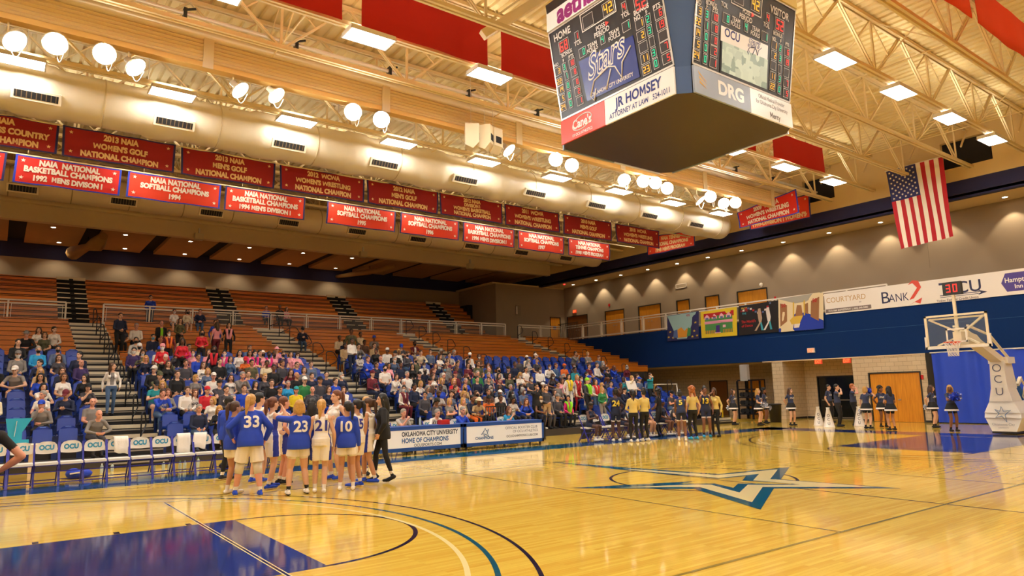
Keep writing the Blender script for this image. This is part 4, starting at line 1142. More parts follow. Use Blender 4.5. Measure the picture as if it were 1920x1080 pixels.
b = MB(); p = at(1728, 707, x=XB - .03); b.box((p.x, p.y - .07, p.z - .1), (p.x + .03, p.y + .07, p.z + .1), mat('fire alarm red', 'c01818', .4)); tag(b.build('fire_alarm'), 'red fire alarm box on the block wall beside the yellow door', 'alarm')
b = MB(); p = at(1142, 572, x=XU - .03); b.box((p.x, p.y - .08, p.z - .1), (p.x + .03, p.y + .08, p.z + .1), mat('fire alarm red', 'c01818', .4)); tag(b.build('fire_alarm'), 'small dark red alarm high on the upper taupe wall', 'alarm')
b = MB(); p = at(1427, 534, x=XU - .05); b.lathe(Matrix.Translation(p) @ Matrix.Rotation(-math.pi / 2, 4, 'Y'), [(.001, .05), (.1, .04), (.13, 0)], WHITE); tag(b.build('wall_speaker'), 'round white speaker on the taupe wall above the wide yellow door', 'speaker')
b = MB(); p = at(1277, 536, x=XU - .03); b.box((p.x, p.y - .45, p.z - .13), (p.x + .03, p.y + .45, p.z + .13), W_GREY)
for q in ((-.47, -.15, .47, -.11), (-.47, .11, .47, .15), (-.47, -.15, -.43, .15), (.43, -.15, .47, .15)): b.box((p.x - .01, p.y + q[0], p.z + q[1]), (p.x + .03, p.y + q[2], p.z + q[3]), WHITE)
tag(b.build('wall_vent'), 'white framed air vent on the upper taupe wall', 'vent')
b = MB(); p = at(972, 582, y=32.77); b.box((p.x - .25, p.y, p.z - .4), (p.x + .25, p.y + .05, p.z + .4), mat('taupe panel', '8c7c68', .6)); b.box((p.x - .2, p.y - .01, p.z - .3), (p.x - .1, p.y + .05, p.z + .3), WHITE); tag(b.build('wall_panel'), 'pale narrow panel on the taupe wall left of the far corner', 'panel')

# advertising boards on the balcony
AZ0, AZ1 = 5.36, 6.42
INKB, INKN, INKR, GOLD = mat('grey brown ink', '7c6c64', .5), mat('navy ink', '252a50', .5), mat('red ink', 'd84a34', .5), mat('tan ink', 'c49a58', .5)
BOARD = mat('white vinyl board', 'efe6d8', .5)
def board_ad(label, ya, yb, fn, z1=AZ1):
    b = MB(); b.box((XB - .06, yb, AZ0), (XB - .025, ya, z1), BOARD); W = ya - yb
    def T(st, fx, fz, h, m, **k): b.text(st, Vector((XB - .068, ya - W * fx, AZ0 + (z1 - AZ0) * fz - h / 2)), (0, -1, 0), Z_, h, m, **k)
    def Q(fx0, fz0, fx1, fz1, m): b.box((XB - .064, ya - W * fx1, AZ0 + (z1 - AZ0) * fz0), (XB - .06, ya - W * fx0, AZ0 + (z1 - AZ0) * fz1), m)
    def PL(P, m): b.poly([(XB - .064, ya - W * x, AZ0 + (z1 - AZ0) * y) for x, y in P], m)
    fn(T, Q, PL); return tag(b.build('advertising_board'), label, 'sign', 'white boards on the balcony wall')
board_ad('white advertising board reading courtyard with a grey strip below', 9.4, 7.04, lambda T, Q, PL: (T('COURTYARD', .47, .66, .26, GOLD, maxw=2.0, bold=.0), T('BY', .78, .42, .06, INKB), Q(.01, .06, .99, .24, INKB), T('1515 NW EXPRESSWAY | (405) 840-5000', .5, .15, .09, BOARD, maxw=2.0)))
board_ad('white advertising board reading bank with a red ribbon figure two', 7.04, 4.46, lambda T, Q, PL: (T('B', .27, .48, .55, INKN, bold=.0), T('ANK', .5, .42, .38, INKN, bold=-.005, maxw=.9), PL([(.66, .0), (.9, .3), (.86, .04), (.76, .14)], INKR), PL([(.68, .25), (.83, .75), (.76, .97), (.68, .92), (.76, 1.1), (.86, 1.05), (.9, .75), (.76, .3)], INKR)))
board_ad('white advertising board with slanted navy letters behind the shot clock', 4.46, 2.03, lambda T, Q, PL: (T('T', .3, .55, .55, INKN), T('FCU', .62, .55, .5, INKN, bold=.01), Q(.2, .26, .85, .29, INKN), Q(.2, .19, .85, .21, INKN), PL([(.82, .14), (.97, .24), (.82, .36), (.87, .24)], INKN), T('Tinker Federal Credit Union', .48, .07, .1, INKB, maxw=1.8)))
def hamp(T, Q, PL):
    PL([(.13, .5), (.18, .88), (.42, .88), (.47, .5), (.42, .14), (.18, .14)], mat('purple sign ink', '4a3a8a', .5)); T('Hampton', .30, .6, .2, BOARD, maxw=.95); T('Inn', .30, .33, .17, BOARD)
board_ad('white advertising board with a purple six-sided badge at the right edge', 2.03, -1.6, hamp)
# painted cloths hung over the railing
def cloth(label, uvs, fn, sag=.04):
    """cloth hung flat against the balcony; fn paints with P(list of (s,t), material)"""
    TL, TR, BR, BL = [at(u, v, x=XB - .08) for u, v in uvs]; b = MB()
    def pt(s, t, l=0):
        p = (BL * (1 - s) + BR * s) * (1 - t) + (TL * (1 - s) + TR * s) * t
        return p + Vector((-(l + .02 * math.sin(7 * s + 2 * t) + .02), 0, 0))
    def P(L, m, l=.004): b.poly([pt(s, t, l) for s, t in L], m)
    def grid(m, l=0):
        n, k = 10, 8
        for j in range(k):
            for i in range(n): b.add([pt(i / n, j / k, l), pt((i + 1) / n, j / k, l), pt((i + 1) / n, (j + 1) / k, l), pt(i / n, (j + 1) / k, l)], [(0, 1, 2, 3)], m, True)
    LY = [.004]
    def R(x0, y0, x1, y1, m):
        LY[0] += .0015; n = 6
        P([(x0 + (x1 - x0) * i / n, y0) for i in range(n + 1)] + [(x1 - (x1 - x0) * i / n, y1) for i in range(n + 1)], m, LY[0])
    def PP(L, m): LY[0] += .0015; P(L, m, LY[0])
    def T(st, x, y, h, m, mw=.8):
        V, F, wd = text2d(st, .02); W = (TR - TL).length; H = (TL - BL).length; sx = h * H / W
        if wd * sx > mw: sx = mw / wd
        LY[0] += .0015
        b.add([pt(x + (q - wd / 2) * sx, y + (r - .5) * h, LY[0]) for q, r in V], F, m)
    fn(grid, R, PP, T); return tag(b.build('painted_cloth'), label, 'cloth', 'painted cloths on the balcony railing')
C = lambda n, h: mat(n, h, .8)
def f1(grid, R, P, T):
    grid(C('cloth night blue', '2c2c5c')); P([(.0, .98), (.92, .98), (.62, .05), (.33, .05)], C('cloth pale teal', '9fc0bc'))
    for x, y in ((.1, .35), (.86, .3), (.9, .6), (.05, .15), (.8, .1), (.95, .12), (.2, .12)): P([(x + .05 * p / 1, y + .05 * q) for p, q in starpts(1)], C('cloth gold', 'd8b040'))
    P([(.35, .1), (.62, .1), (.66, .4), (.5, .52), (.33, .4)], C('cloth orange', 'd8902c')); P([(.2, .12), (.35, .1), (.33, .42), (.22, .38)], C('cloth slate', '5a6c98')); P([(.62, .12), (.74, .14), (.76, .4), (.66, .45)], C('cloth green', '4c8a4c')); T('WE ARE THE', .42, .93, .06, C('cloth gold', 'd8b040'), .3); T('STARS', .62, .9, .08, C('cloth crimson', 'b02038'), .3)
cloth('night blue painted cloth with pale teal beams, leftmost on the balcony railing', [(1252, 592), (1311, 583), (1311, 635), (1252, 640)], f1)
def f2(grid, R, P, T):
    grid(C('cloth yellow', 'e8c82c')); R(.12, .14, .88, .78, C('cloth green', '3c8a44')); R(.09, .72, .92, .9, C('cloth red', 'b81c20')); R(.11, .5, .89, .6, C('cloth pink', 'e89ab0'))
    for x in (.18, .38, .58, .78): P([(x - .07, .68), (x + .07, .68), (x + .07, .76), (x, .86), (x - .07, .76)], C('cloth light pink', 'f0b8c0')); R(x - .04, .66, x + .04, .74, C('cloth slate', '5a6c98'))
    for i in range(6): R(.13 + .05 * i, .14, .155 + .05 * i, .26, C('cloth orange', 'd8902c')); R(.62 + .045 * i, .14, .64 + .045 * i, .26, C('cloth orange', 'd8902c'))
    R(.43, .14, .53, .42, C('cloth purple', '4a2c7a')); R(.62, .33, .7, .42, C('cloth light pink', 'f0b8c0')); R(.4, .14, .56, .17, C('cloth light pink', 'f0b8c0'))
cloth('yellow painted cloth showing a green house with red roof on the railing', [(1314, 585), (1382, 575), (1383, 629), (1316, 634)], f2)
def f3(grid, R, P, T):
    grid(C('cloth black', '1c1718')); rd = random.Random(5)
    for i, st in enumerate(('FROM', 'AROUND', 'THE')): T(st, .14, .9 - .09 * i, .06, C(['cloth gold', 'cloth red', 'cloth teal'][i], ['d8b040', 'b81c20', '40a0b0'][i]), .2)
    T("The World's", .25, .44, .09, C('cloth red', 'b81c20'), .36); T('of Dance', .22, .3, .08, C('cloth red', 'b81c20'), .3)
    for i in range(14):
        x, y = .1 + .062 * i, .66 + .2 * math.sin(i * .5 + 1) * .8 + .02 * i; R(x, y, x + .05, y + .06, C(['cloth white', 'cloth red', 'cloth slate'][i % 3], ['e8dcd0', 'b81c20', '5a6c98'][i % 3]))
    for sx, c, d in ((.5, 'b89a80', 'cloth tan'), (.72, 'dcd4cc', 'cloth white')):
        P([(sx, .82), (sx + .06, .82), (sx + .07, .72), (sx + .1, .5), (sx + .08, .36), (sx + .02, .36), (sx, .5), (sx - .02, .7)], C(d, c)); P([(sx + .03, .36), (sx + .07, .36), (sx - .04, .1), (sx - .09, .1)], C(d, c)); P([(sx + .05, .36), (sx + .09, .36), (sx + .13, .1), (sx + .08, .1)], C('cloth teal', '40a0b0'))
cloth('black painted cloth with two dancing figures and small flags on the railing', [(1386, 574), (1460, 563), (1461, 622), (1386, 629)], f3)
def f4(grid, R, P, T):
    grid(C('cloth cream', 'e6d2a4')); P([(0, 0), (1, 0), (1, .22), (.62, .5), (.38, .5), (0, .1)], C('cloth royal blue', '1c38a0')); P([(0, 1), (1, 1), (.62, .8), (.38, .8)], C('cloth grey', 'a8a294'))
    P([(.04, .16), (.2, .3), (.2, .78), (.04, .86)], C('cloth brown', '9a6a42')); P([(.72, .36), (.9, .22), (.92, .88), (.74, .8)], C('cloth brown', '9a6a42')); P([(.6, .48), (.67, .44), (.67, .76), (.6, .74)], C('cloth brown', '9a6a42'))
    P([(.3, .2), (.6, .2), (.64, .34), (.56, .42), (.34, .42), (.26, .32)], C('cloth gold', 'd8a830')); P([(.33, .42), (.36, .42), (.36, .84), (.42, .92), (.52, .92), (.57, .84), (.57, .42), (.6, .42), (.6, .86), (.54, .97), (.4, .97), (.33, .86)], C('cloth gold', 'd8a830'))
    P([(.38, .42), (.55, .42), (.52, .72), (.42, .74)], C('cloth brown', '9a6a42')); R(.36, .09, .54, .2, C('cloth white', 'e8dcd0')); T('50', .12, .78, .1, C('cloth red', 'b81c20'), .12); T('50', .82, .8, .1, C('cloth red', 'b81c20'), .12)
cloth('painted cloth showing a hotel corridor with a gold luggage cart on the railing', [(1460, 561), (1544, 547), (1545, 616), (1461, 623)], f4)

# blue curtain by the basket
def fold_curtain():
    t = thing('drape', 'royal blue floor length drape beside the yellow door behind the basket', 'curtain', (XB - .25, 0, 0))
    V = []; ys = np.linspace(4.55, -10, 220); rd = random.Random(3); ph = 0
    for y in ys:
        ph += .38 + .3 * math.sin(y * 1.7) ** 2
        for z in (.04, 1.0, 2.2, 3.1): V.append((XB - .22 + .06 * math.sin(ph) * (1.1 - .2 * z / 3) + .03 * math.sin(ph * .37 + z), y, z))
    b = MB(); b.add(V, [(4 * i + j, 4 * i + j + 1, 4 * i + j + 5, 4 * i + j + 4) for i in range(len(ys) - 1) for j in range(3)], mat('royal blue drape cloth', '2046c4', .7), True); b.build('cloth', t)
    b = MB(); b.tube([(XB - .22, 4.6, 3.12), (XB - .22, -10, 3.12)], .03, STEELW, 8); b.build('rail', t)
fold_curtain()
b = MB(); b.box((XB - .1, 4.55, 0), (XB + .2, 4.85, ZB), mat('dark shadow gap', '2a241c', .9)); struct(b, 'trim_pier')  # solid dark strip stands in for the shade between block wall and drape

# things in and before the entry
def lathe_thing(name, label, cat, loc, prof, m, n=18, group=None):
    b = MB(); b.lathe(Matrix.Translation(loc), prof, m, n); return tag(b.build(name, origin=loc), label, cat, group)
lathe_thing('trash_can', 'black trash can standing at the pier left of the entry', 'bin', at(1455, 792, z=0), [(.001, 0), (.26, 0), (.31, .85), (.33, .86), (.33, .9), (.28, .92), (.001, .93)], mat('black plastic', '1a1a1c', .5))
CONEW = mat('white cone plastic', 'f2ece2', .4)
for i, (u, v, lab) in enumerate(((1536, 798, 'leftmost white megaphone cone standing on the floor before the black doors'), (1555, 801, 'second white megaphone cone on the floor, in front of the pair of young men'), (1612, 799, 'white megaphone cone on the floor left of the girl raising a blue pompom'))):
    p = at(u, v, z=0); t = thing('megaphone', lab, 'megaphone', p, 'white megaphones')
    b = MB(); b.lathe(Matrix.Translation(p), [(.23, 0), (.235, .01), (.22, .03), (.06, .78), (.075, .8), (.075, .83), (.05, .83)], CONEW, 24); b.build('cone', t)
    d = (CAM - p); d.z = 0; d.normalize(); ex = Z_.cross(d) * 1.0
    b = MB()
    for j, ch in enumerate('OCU'):
        z = .5 - .17 * j; r = .22 - (z - .03) * .213 + .014; b.text(ch, p + d * r + Z_ * (z - .06), ex, (Z_ - d * .213).normalized(), .12, mat('black lettering', '2a2830', .5), bold=.01, squeeze=.8)
    b.build('lettering', t)
p = at(1404, 779, z=0); t = thing('exercise_rack', 'black steel weight rack with a pale tall panel behind the cheerleaders', 'rack', p)
b = MB(); q = p + Vector((-3.6, -2.0, 0)); q = at(1402, 786, z=0)
t.location = q
for dx, dy in ((-.1, -.45), (-.1, .45), (.7, -.45), (.7, .45)): b.bar(q + Vector((dx, dy, 0)), q + Vector((dx, dy, 2.1)), .08, .08, BLACK)
for z in (.25, .7, 1.15, 1.6, 2.1):
    b.box(q + Vector((-.1, -.45, z)), q + Vector((.7, .45, z + .06)), BLACK)
b.build('frame', t)
for z in (.31, .76, 1.21):
    for k in range(3): b = MB(); b.cyl(q + Vector((.0, -.3 + .3 * k, z + .14)), q + Vector((.3, -.3 + .3 * k, z + .14)), .13, mat('dark iron', '2b2a2a', .5), 12); b.build('weight', t)
b = MB(); b.box(q + Vector((-.12, -.25, 2.1)), q + Vector((.1, .22, 3.0)), mat('grey fibre panel', 'a8a29a', .5)); b.build('panel', t)
p = at(1353, 791, z=0); b = MB(); b.box(p + Vector((-.05, -.14, .02)), p + Vector((.0, .14, .62)), mat('caution yellow', 'd8b018', .5)); b.box(p + Vector((-.06, -.09, .3)), p + Vector((-.05, .09, .5)), BLACK); b.box(p + Vector((-.2, -.2, 0)), p + Vector((.2, .2, .02)), mat('caution yellow', 'd8b018', .5))
tag(b.build('caution_sign'), 'yellow floor caution sign behind the visiting team', 'sign')

# ================================================================== basket
t = thing('basketball_hoop', 'white portable basketball hoop with padded base at the far end', 'hoop', (16.4, 0, 0))
PAD = mat('white vinyl pad', 'ece4d4', .45); HOOPW = mat('cream painted steel tube', 'ecdcb8', .4); RIM = mat('orange rim', 'e0501c', .4); NET = mat('white net cord', 'f0e8dc', .7); BLUE2 = mat('blue vinyl pad', '1f5a96', .5)
b = MB()
lo = [(.36, 0), (.62, .6), (.4, 1.07)]
for a, c in zip([(.34, 0.05), (.54, .55), (.53, .72), (.36, 1.1)][:-1], [(.54, .55), (.53, .72), (.36, 1.1)]):
    b.add([(16.1, -a[0], a[1]), (16.1, a[0], a[1]), (16.1 + .05, c[0], c[1]), (16.1 + .05, -c[0], c[1]), (18.3, -a[0], a[1]), (18.3, a[0], a[1]), (18.2, c[0], c[1]), (18.2, -c[0], c[1])], [(1, 0, 3, 2), (4, 5, 6, 7), (0, 4, 7, 3), (5, 1, 2, 6), (3, 7, 6, 2), (0, 1, 5, 4)], PAD)
b.box((16.1, -.36, .03), (18.3, .36, .1), BLACK)
b.build('base_pad', t)
b = MB()
for a, c in (((.35, 1.1), (.25, 1.55)), ((.25, 1.55), (.2, 2.5))):
    b.add([(16.12, -a[0], a[1]), (16.12, a[0], a[1]), (16.12, c[0], c[1]), (16.12, -c[0], c[1]), (17.0, -a[0], a[1]), (17.0, a[0], a[1]), (16.9, c[0], c[1]), (16.9, -c[0], c[1])], [(1, 0, 3, 2), (4, 5, 6, 7), (0, 4, 7, 3), (5, 1, 2, 6), (3, 7, 6, 2), (0, 1, 5, 4)], PAD)
b.build('column_pad', t)
for ch, z in (('O', 2.12), ('C', 1.74), ('U', 1.32)): b = MB(); b.text(ch, (16.1, 0, z), (0, -1, 0), Z_, .26, mat('grey navy lettering', '3c4668', .5), bold=-.012); b.build('pad_letter', t)
b = MB(); star = [(.0, .22), (.055, .06), (.27, .1), (.09, -.06), (.12, -.3), (-.01, -.1), (-.2, -.16), (-.08, -.02), (-.2, .12), (-.05, .06)]
b.tube([(16.07, -x, .72 + y) for x, y in star], .012, mat('teal logo ink', '1f6a9a', .5), 5, closed=True); b.build('pad_star', t); b = MB(); b.text('Oklahoma City', (16.09, 0, .3), (0, -1, 0), Z_, .075, mat('grey ink', '8a8a90', .5), bold=-.01); b.text('UNIVERSITY', (16.09, 0, .2), (0, -1, 0), Z_, .04, mat('grey ink', '8a8a90', .5), bold=-.01)
b.build('pad_small_print', t)
b = MB(); b.bar((16.5, 0, 2.45), (13.6, 0, 3.35), .34, .22, HOOPW)
for q in (-.2, .2): b.bar((16.75, q, 2.55), (15.2, q, 3.35), .07, .07, HOOPW); b.bar((15.2, q, 3.35), (13.5, q, 3.6), .06, .06, HOOPW); b.bar((15.2, q, 3.3), (15.0, q, 2.95), .06, .06, HOOPW)
b.box((16.3, -.3, 2.4), (16.95, .3, 2.62), PAD); b.build('arm', t)
b = MB()
b.bar((17.2, 0, 1.9), (18.1, 0, 1.1), .12, .5, BLUE2); b.bar((17.5, -.1, 1.65), (17.9, -.1, 1.9), .1, .1, HOOPW); b.bar((17.9, -.1, 1.9), (18.2, -.1, 1.65), .05, .05, HOOPW); b.tube([(18.2, -.1, 1.6), (17.9, -.1, 1.25), (18.6, -.1, .7)], .025, HOOPW, 6); b.build('lift_arm', t)
XBB = 13.105
b = MB(); y0, y1, z0, z1 = -.915, .915, 2.9, 3.97
for a, c in (((y0, z0), (y1, z0 + .07)), ((y0, z1 - .06), (y1, z1)), ((y0, z0), (y0 + .07, z1)), ((y1 - .07, z0), (y1, z1))): b.box((XBB, a[0], a[1]), (XBB + .05, c[0], c[1]), HOOPW)
b.box((XBB - .02, y0 - .03, z0 - .03), (XBB + .07, y1 + .03, z0 + .05), PAD); b.box((XBB - .02, y0 - .035, z0 - .03), (XBB + .07, y0 + .03, z0 + .38), PAD); b.box((XBB - .02, y1 - .03, z0 - .03), (XBB + .07, y1 + .035, z0 + .38), PAD)
b.build('backboard_frame', t)
b = MB(); b.box((XBB + .02, y0 + .06, z0 + .06), (XBB + .032, y1 - .06, z1 - .05), mat('backboard glass', 'dfeee6', .03, alpha=.05, spec=.4)); b.build('backboard_glass', t)
b = MB()
for a, c in (((-.305, 3.05), (.305, 3.10)), ((-.305, 3.46), (.305, 3.51)), ((-.305, 3.05), (-.255, 3.51)), ((.255, 3.05), (.305, 3.51))): b.box((XBB + .012, a[0], a[1]), (XBB + .02, c[0], c[1]), PAD)
b.build('target_square', t)
b = MB()
for a, c in (((13.55, 0, 3.35), (XBB + .06, .8, 3.85)), ((13.55, 0, 3.35), (XBB + .06, -.8, 3.85)), ((XBB + .1, .8, 3.85), (XBB + .1, -.8, 3.85)), ((13.55, 0, 3.3), (XBB + .06, -.6, 2.98)), ((13.55, 0, 3.3), (XBB + .06, .6, 2.98))): b.bar(a, c, .055, .055, HOOPW)
b.box((XBB + .05, -.12, 2.95), (13.7, .12, 3.4), HOOPW); b.build('backboard_brace', t)
b = MB(); rc = Vector((12.725, 0, 3.05))
b.tube([rc + Vector((.2286 * math.cos(a), .2286 * math.sin(a), 0)) for a in np.linspace(0, 2 * math.pi, 29)[:-1]], .012, RIM, 8, closed=True); b.box((12.94, -.07, 2.98), (XBB, .07, 3.06), RIM); b.bar((12.9, -.12, 3.04), (XBB, -.05, 2.97), .02, .02, RIM); b.bar((12.9, .12, 3.04), (XBB, .05, 2.97), .02, .02, RIM); rim_o = b.build('rim', t)
b = MB()
lv = [(.2286, 0), (.20, -.1), (.165, -.2), (.145, -.3), (.15, -.4), (.145, -.44)]
for k in range(12):
    for sg in (1, -1):
        b.tube([rc + Vector((r * math.cos(2 * math.pi * (k + sg * j * .5) / 12), r * math.sin(2 * math.pi * (k + sg * j * .5) / 12), z)) for j, (r, z) in enumerate(lv)], .0075, NET, 5)
b.build('net', rim_o)
b = MB(); b.bar((XBB + .12, 0, 3.3), (XBB + .12, 0, 4.62), .08, .08, HOOPW); b.build('clock_pole', t)
b = MB(); b.box((XBB + .05, -.27, 4.6), (XBB + .2, .27, 5.02), mat('shot clock case', '23231f', .4)); clk = b.build('shot_clock', t)
b = MB()
class _F(Face):
    def __init__(s): s.o = Vector((XBB + .045, 0, 0)); s.ex = Vector((0, -1, 0)); s.ey = Z_; s.n = s.ex.cross(s.ey)
ff = _F()
for i, ch in enumerate('30'): ff.digit(b, ch, -.1 + .2 * i, 4.81, .26, LR, .004)
b.build('clock_digits', clk)

# ================================================================== scorers' table and benches
SBL = mat('scorer table blue', '1a4a9a', .45); SGN = mat('white table sign', 'f2ece4', .4, emit=(1, .97, .92), estr=.12); T_INK = mat('dark grey table ink', '3a3a40', .5); T_BLU = mat('blue table ink', '1c5c98', .5)
YT = 9.35; ZT0, ZT1 = .11, .83
def table_section(label, xa, xb, fn):
    t = thing('scorer_table', label, 'table', ((xa + xb) / 2, YT, 0), 'scorer table sections')
    b = MB()
    b.box((xa, YT, ZT1 - .1), (xb, YT + .08, ZT1), SBL); b.box((xa, YT, ZT0), (xb, YT + .06, ZT0 + .11), SBL); b.box((xa, YT, ZT0), (xa + .08, YT + .06, ZT1), SBL); b.box((xb - .08, YT, ZT0), (xb, YT + .06, ZT1), SBL)
    b.build('front_frame', t)
    b = MB(); b.box((xa, YT + .05, ZT1 - .04), (xb, YT + .75, ZT1), SBL); b.build('table_top', t)
    for x in (xa + .1, (xa + xb) / 2, xb - .1):
        for y, z in ((YT + .65, ZT1 - .04), (YT + .1, ZT0 + .02)): b = MB(); b.bar((x, y, 0), (x, y, z), .05, .05, BLACK); b.build('leg', t)
    b = MB(); b.box((xa + .08, YT + .01, ZT0 + .11), (xb - .08, YT + .05, ZT1 - .1), SGN)
    def T(st, x, z, h, m, **k): b.text(st, (x, YT + .006, z), X_, Z_, h, m, **k)
    fn(T, b); b.build('sign_panel', t)
def s1(T, b):
    T('OKLAHOMA CITY UNIVERSITY', -.85, .55, .13, T_INK, bold=.03, maxw=1.95); T('HOME OF CHAMPIONS', -1.02, .36, .13, T_BLU, bold=.03, maxw=1.6); T('OCUSPORTS.COM', -.94, .235, .085, T_INK, bold=.01, maxw=.95)
def s2(T, b):
    c = (1.15, .52); st = [(.0, .14), (.04, .04), (.14, .1), (.08, -.02), (.14, -.13), (.0, -.05), (-.05, -.13), (-.05, -.03), (-.15, -.06), (-.06, .03)]
    b.tube([(c[0] + x, YT + .004, c[1] + y) for x, y in st], .012, T_BLU, 5, closed=True)
    T('CHAMPIONS', 1.12, .31, .085, T_BLU, bold=.03); T('OFFICIAL BOOSTER CLUB', 2.62, .58, .08, T_INK, bold=-.005); T('OF OCU ATHLETICS', 2.78, .46, .08, T_INK, bold=-.005); T('OCUCHAMPIONSCLUB.COM', 2.64, .32, .07, T_INK, bold=.01)
table_section('blue scorer table with a sign reading home of champions', -2.95, .3, s1)
table_section('blue scorer table with a sign reading official booster club', .36, 3.56, s2)
b = MB(); b.box((3.6, YT + .1, .15), (3.72, YT + .5, .8), BLACK); tag(b.build('black_speaker_box'), 'black box standing at the right end of the scorer table', 'box')
# folding bench chairs
FOLDW = mat('white vinyl chair', 'f2ece0', .4); FOLDB = mat('purple blue chair steel', '2a2a9c', .35); OCUT = mat('teal lettering', '1f86a8', .5)
def make_fold(letters=True):
    t = thing('folding_chair', 'x', 'chair', (0, 0, 0), 'white folding bench chairs')
    b = MB(); n = 9; V = []
    prof = [(.68, .205, .0), (.76, .22, .0), (.85, .20, .0), (.90, .155, .0), (.925, .08, .0)]
    for z, hwid, _ in prof:
        for i in range(n):
            s_ = i / (n - 1) * 2 - 1; V.append((s_ * hwid, .22 + .03 * (1 - s_ * s_) + (z - .66) * .12, z - (.02 * (1 - s_ * s_) if z < .7 else 0)))
    F = [(j * n + i, j * n + i + 1, (j + 1) * n + i + 1, (j + 1) * n + i) for j in range(4) for i in range(n - 1)]
    b.add(V, F, FOLDW, True); b.add([(x, y + .04, z) for x, y, z in V], [f[::-1] for f in F], FOLDW, True)
    b.add([V[4 * n + i] for i in range(n)] + [(V[4 * n + i][0], V[4 * n + i][1] + .04, V[4 * n + i][2]) for i in range(n)], [(i, i + 1, n + i + 1, n + i) for i in range(n - 1)], FOLDW)
    if letters: b.text('OCU', (0, .238, .75), X_, (Z_ + Y_ * .12).normalized(), .10, OCUT, bold=.05, lift=.012, squeeze=.92)
    b.build('backrest', t)
    b = MB(); b.box((-.22, -.2, .45), (.22, .2, .5), FOLDW); b.box((-.2, -.18, .43), (.2, .18, .45), FOLDB); b.build('seat', t)
    for q in (-.235, .235):
        b = MB(); b.bar((q, .27, .9), (q, -.24, 0), .028, .028, FOLDB); b.build('leg', t)
        b = MB(); b.bar((q * .93, -.06, .46), (q * .93, .3, 0), .028, .028, FOLDB); b.build('leg', t)
    for y, z in ((-.2, .08), (-.09, .3), (.24, .1)): b = MB(); b.bar((-.235, y, z), (.235, y, z), .02, .02, FOLDB); b.build('crossbar', t)
    return t
fc0 = make_fold(); YBN = 9.13
HBX = [-11.45, -10.98, -10.53, -10.07, -9.62, -9.16, -8.70, -8.24, -7.78, -7.32, -6.86, -6.4, -5.94, -5.48]
for i, x in enumerate(HBX):
    o = fc0 if i == 0 else dup(fc0)
    o.location = (x, YBN, 0); o.scale = (.94, 1, 1); o['label'] = 'white folding chair with teal letters on the home bench, %s from the left' % ORD[i]
for i in range(11):
    o = dup(fc0); o.location = (5.35 + .53 * i, 9.05, 0); o['label'] = 'white folding chair on the visiting team bench, %s from the left' % ORD[i]
TOW = mat('white terry towel', 'efe8dc', .95, bump=.4, nscale=40)
for i, (x, lab, dz, sk) in enumerate(((-9.14, 'white towel hung over the sixth home bench chair', 0, .06), (-7.76, 'wide white towel hung over the ninth home bench chair', -.08, .0), (-7.34, 'rumpled white towel hung over the tenth home bench chair', .02, -.08))):
    b = MB(); V = []; n = 8; path = [(.30, .62 + .1), (.305, .8), (.30, .93), (.26, .955), (.21, .94), (.195, .85), (.18, .7 + dz), (.17, .58 + dz)]
    for j, (y, z) in enumerate(path):
        for k in range(n):
            s_ = k / (n - 1) * 2 - 1; V.append((x + s_ * .15 + sk * (j / 7), YBN + y - .012 + .01 * math.sin(5 * s_ + j), z + .012 * math.sin(4 * s_ + i) * (j > 5) - (.03 * s_ * (j > 5))))
    b.add(V, [(j * n + k, j * n + k + 1, (j + 1) * n + k + 1, (j + 1) * n + k) for j in range(7) for k in range(n - 1)], TOW, True); o = b.build('towel'); tag(o, lab, 'towel', 'towels on the bench chairs')
    md = o.modifiers.new('thick', 'SOLIDIFY'); md.thickness = .012
def bottle(p, h, lab, col, grp='bottles under the bench'):
    t = thing('bottle', lab, 'bottle', p, grp)
    b = MB(); b.lathe(Matrix.Translation(p), [(.001, 0), (.036, 0), (.038, .02), (.038, h * .7), (.03, h * .8), (.014, h * .88), (.014, h * .95)], mat('clear bottle plastic', 'cfe0e0', .1, alpha=.55), 12); b.build('bottle_body', t)
    b = MB(); b.lathe(Matrix.Translation(p), [(.017, h * .93), (.017, h), (.001, h)], mat(col + ' bottle cap', {'white': 'f0f0f0', 'black': '202022', 'green': '2f8a4a', 'blue': '2048b0'}[col], .4), 10); b.build('cap', t)
for i, (u, v, h, c) in enumerate(((190, 888, .24, 'white'), (288, 892, .24, 'white'), (306, 884, .26, 'black'), (317, 886, .24, 'white'), (337, 884, .26, 'green'), (346, 882, .26, 'black'), (371, 876, .25, 'green'), (210, 884, .2, 'black'))):
    bottle(at(u, v, z=.0), h, 'clear bottle with %s cap on the floor under the home bench, %s from the left' % (c, ORD[[0, 2, 3, 4, 5, 6, 7, 1][i]]), c)
b = MB(); p = at(270, 896, z=0); b.box(p + Vector((-.14, -.1, 0)), p + Vector((.14, .1, .12)), mat('clear bottle plastic', 'cfe0e0', .1, alpha=.55)); tag(b.build('plastic_tub'), 'clear plastic tub on the floor under the bench', 'tub')
b = MB(); p = at(148, 897, z=0)
for dx, dy, rx, ry, rz_ in ((-.12, 0, .16, .13, .12), (.1, .02, .17, .13, .10), (0, -.05, .2, .09, .07)): b.ell(p + Vector((dx, dy, rz_)), (rx, ry, rz_), mat('royal blue jacket cloth', '1c3cb8', .8), 10)
b.bar(p + Vector((-.2, -.13, .13)), p + Vector((.02, -.15, .15)), .04, .03, CONEW); tag(b.build('blue_jacket'), 'folded royal blue jacket on the floor under the home bench', 'jacket')
b = MB(); p = at(425, 880, z=0); b.ell(p + Vector((0, 0, .1)), (.2, .12, .1), BLACK, 8); tag(b.build('gym_bag'), 'black gym bag on the floor at the right end of the home bench', 'bag')
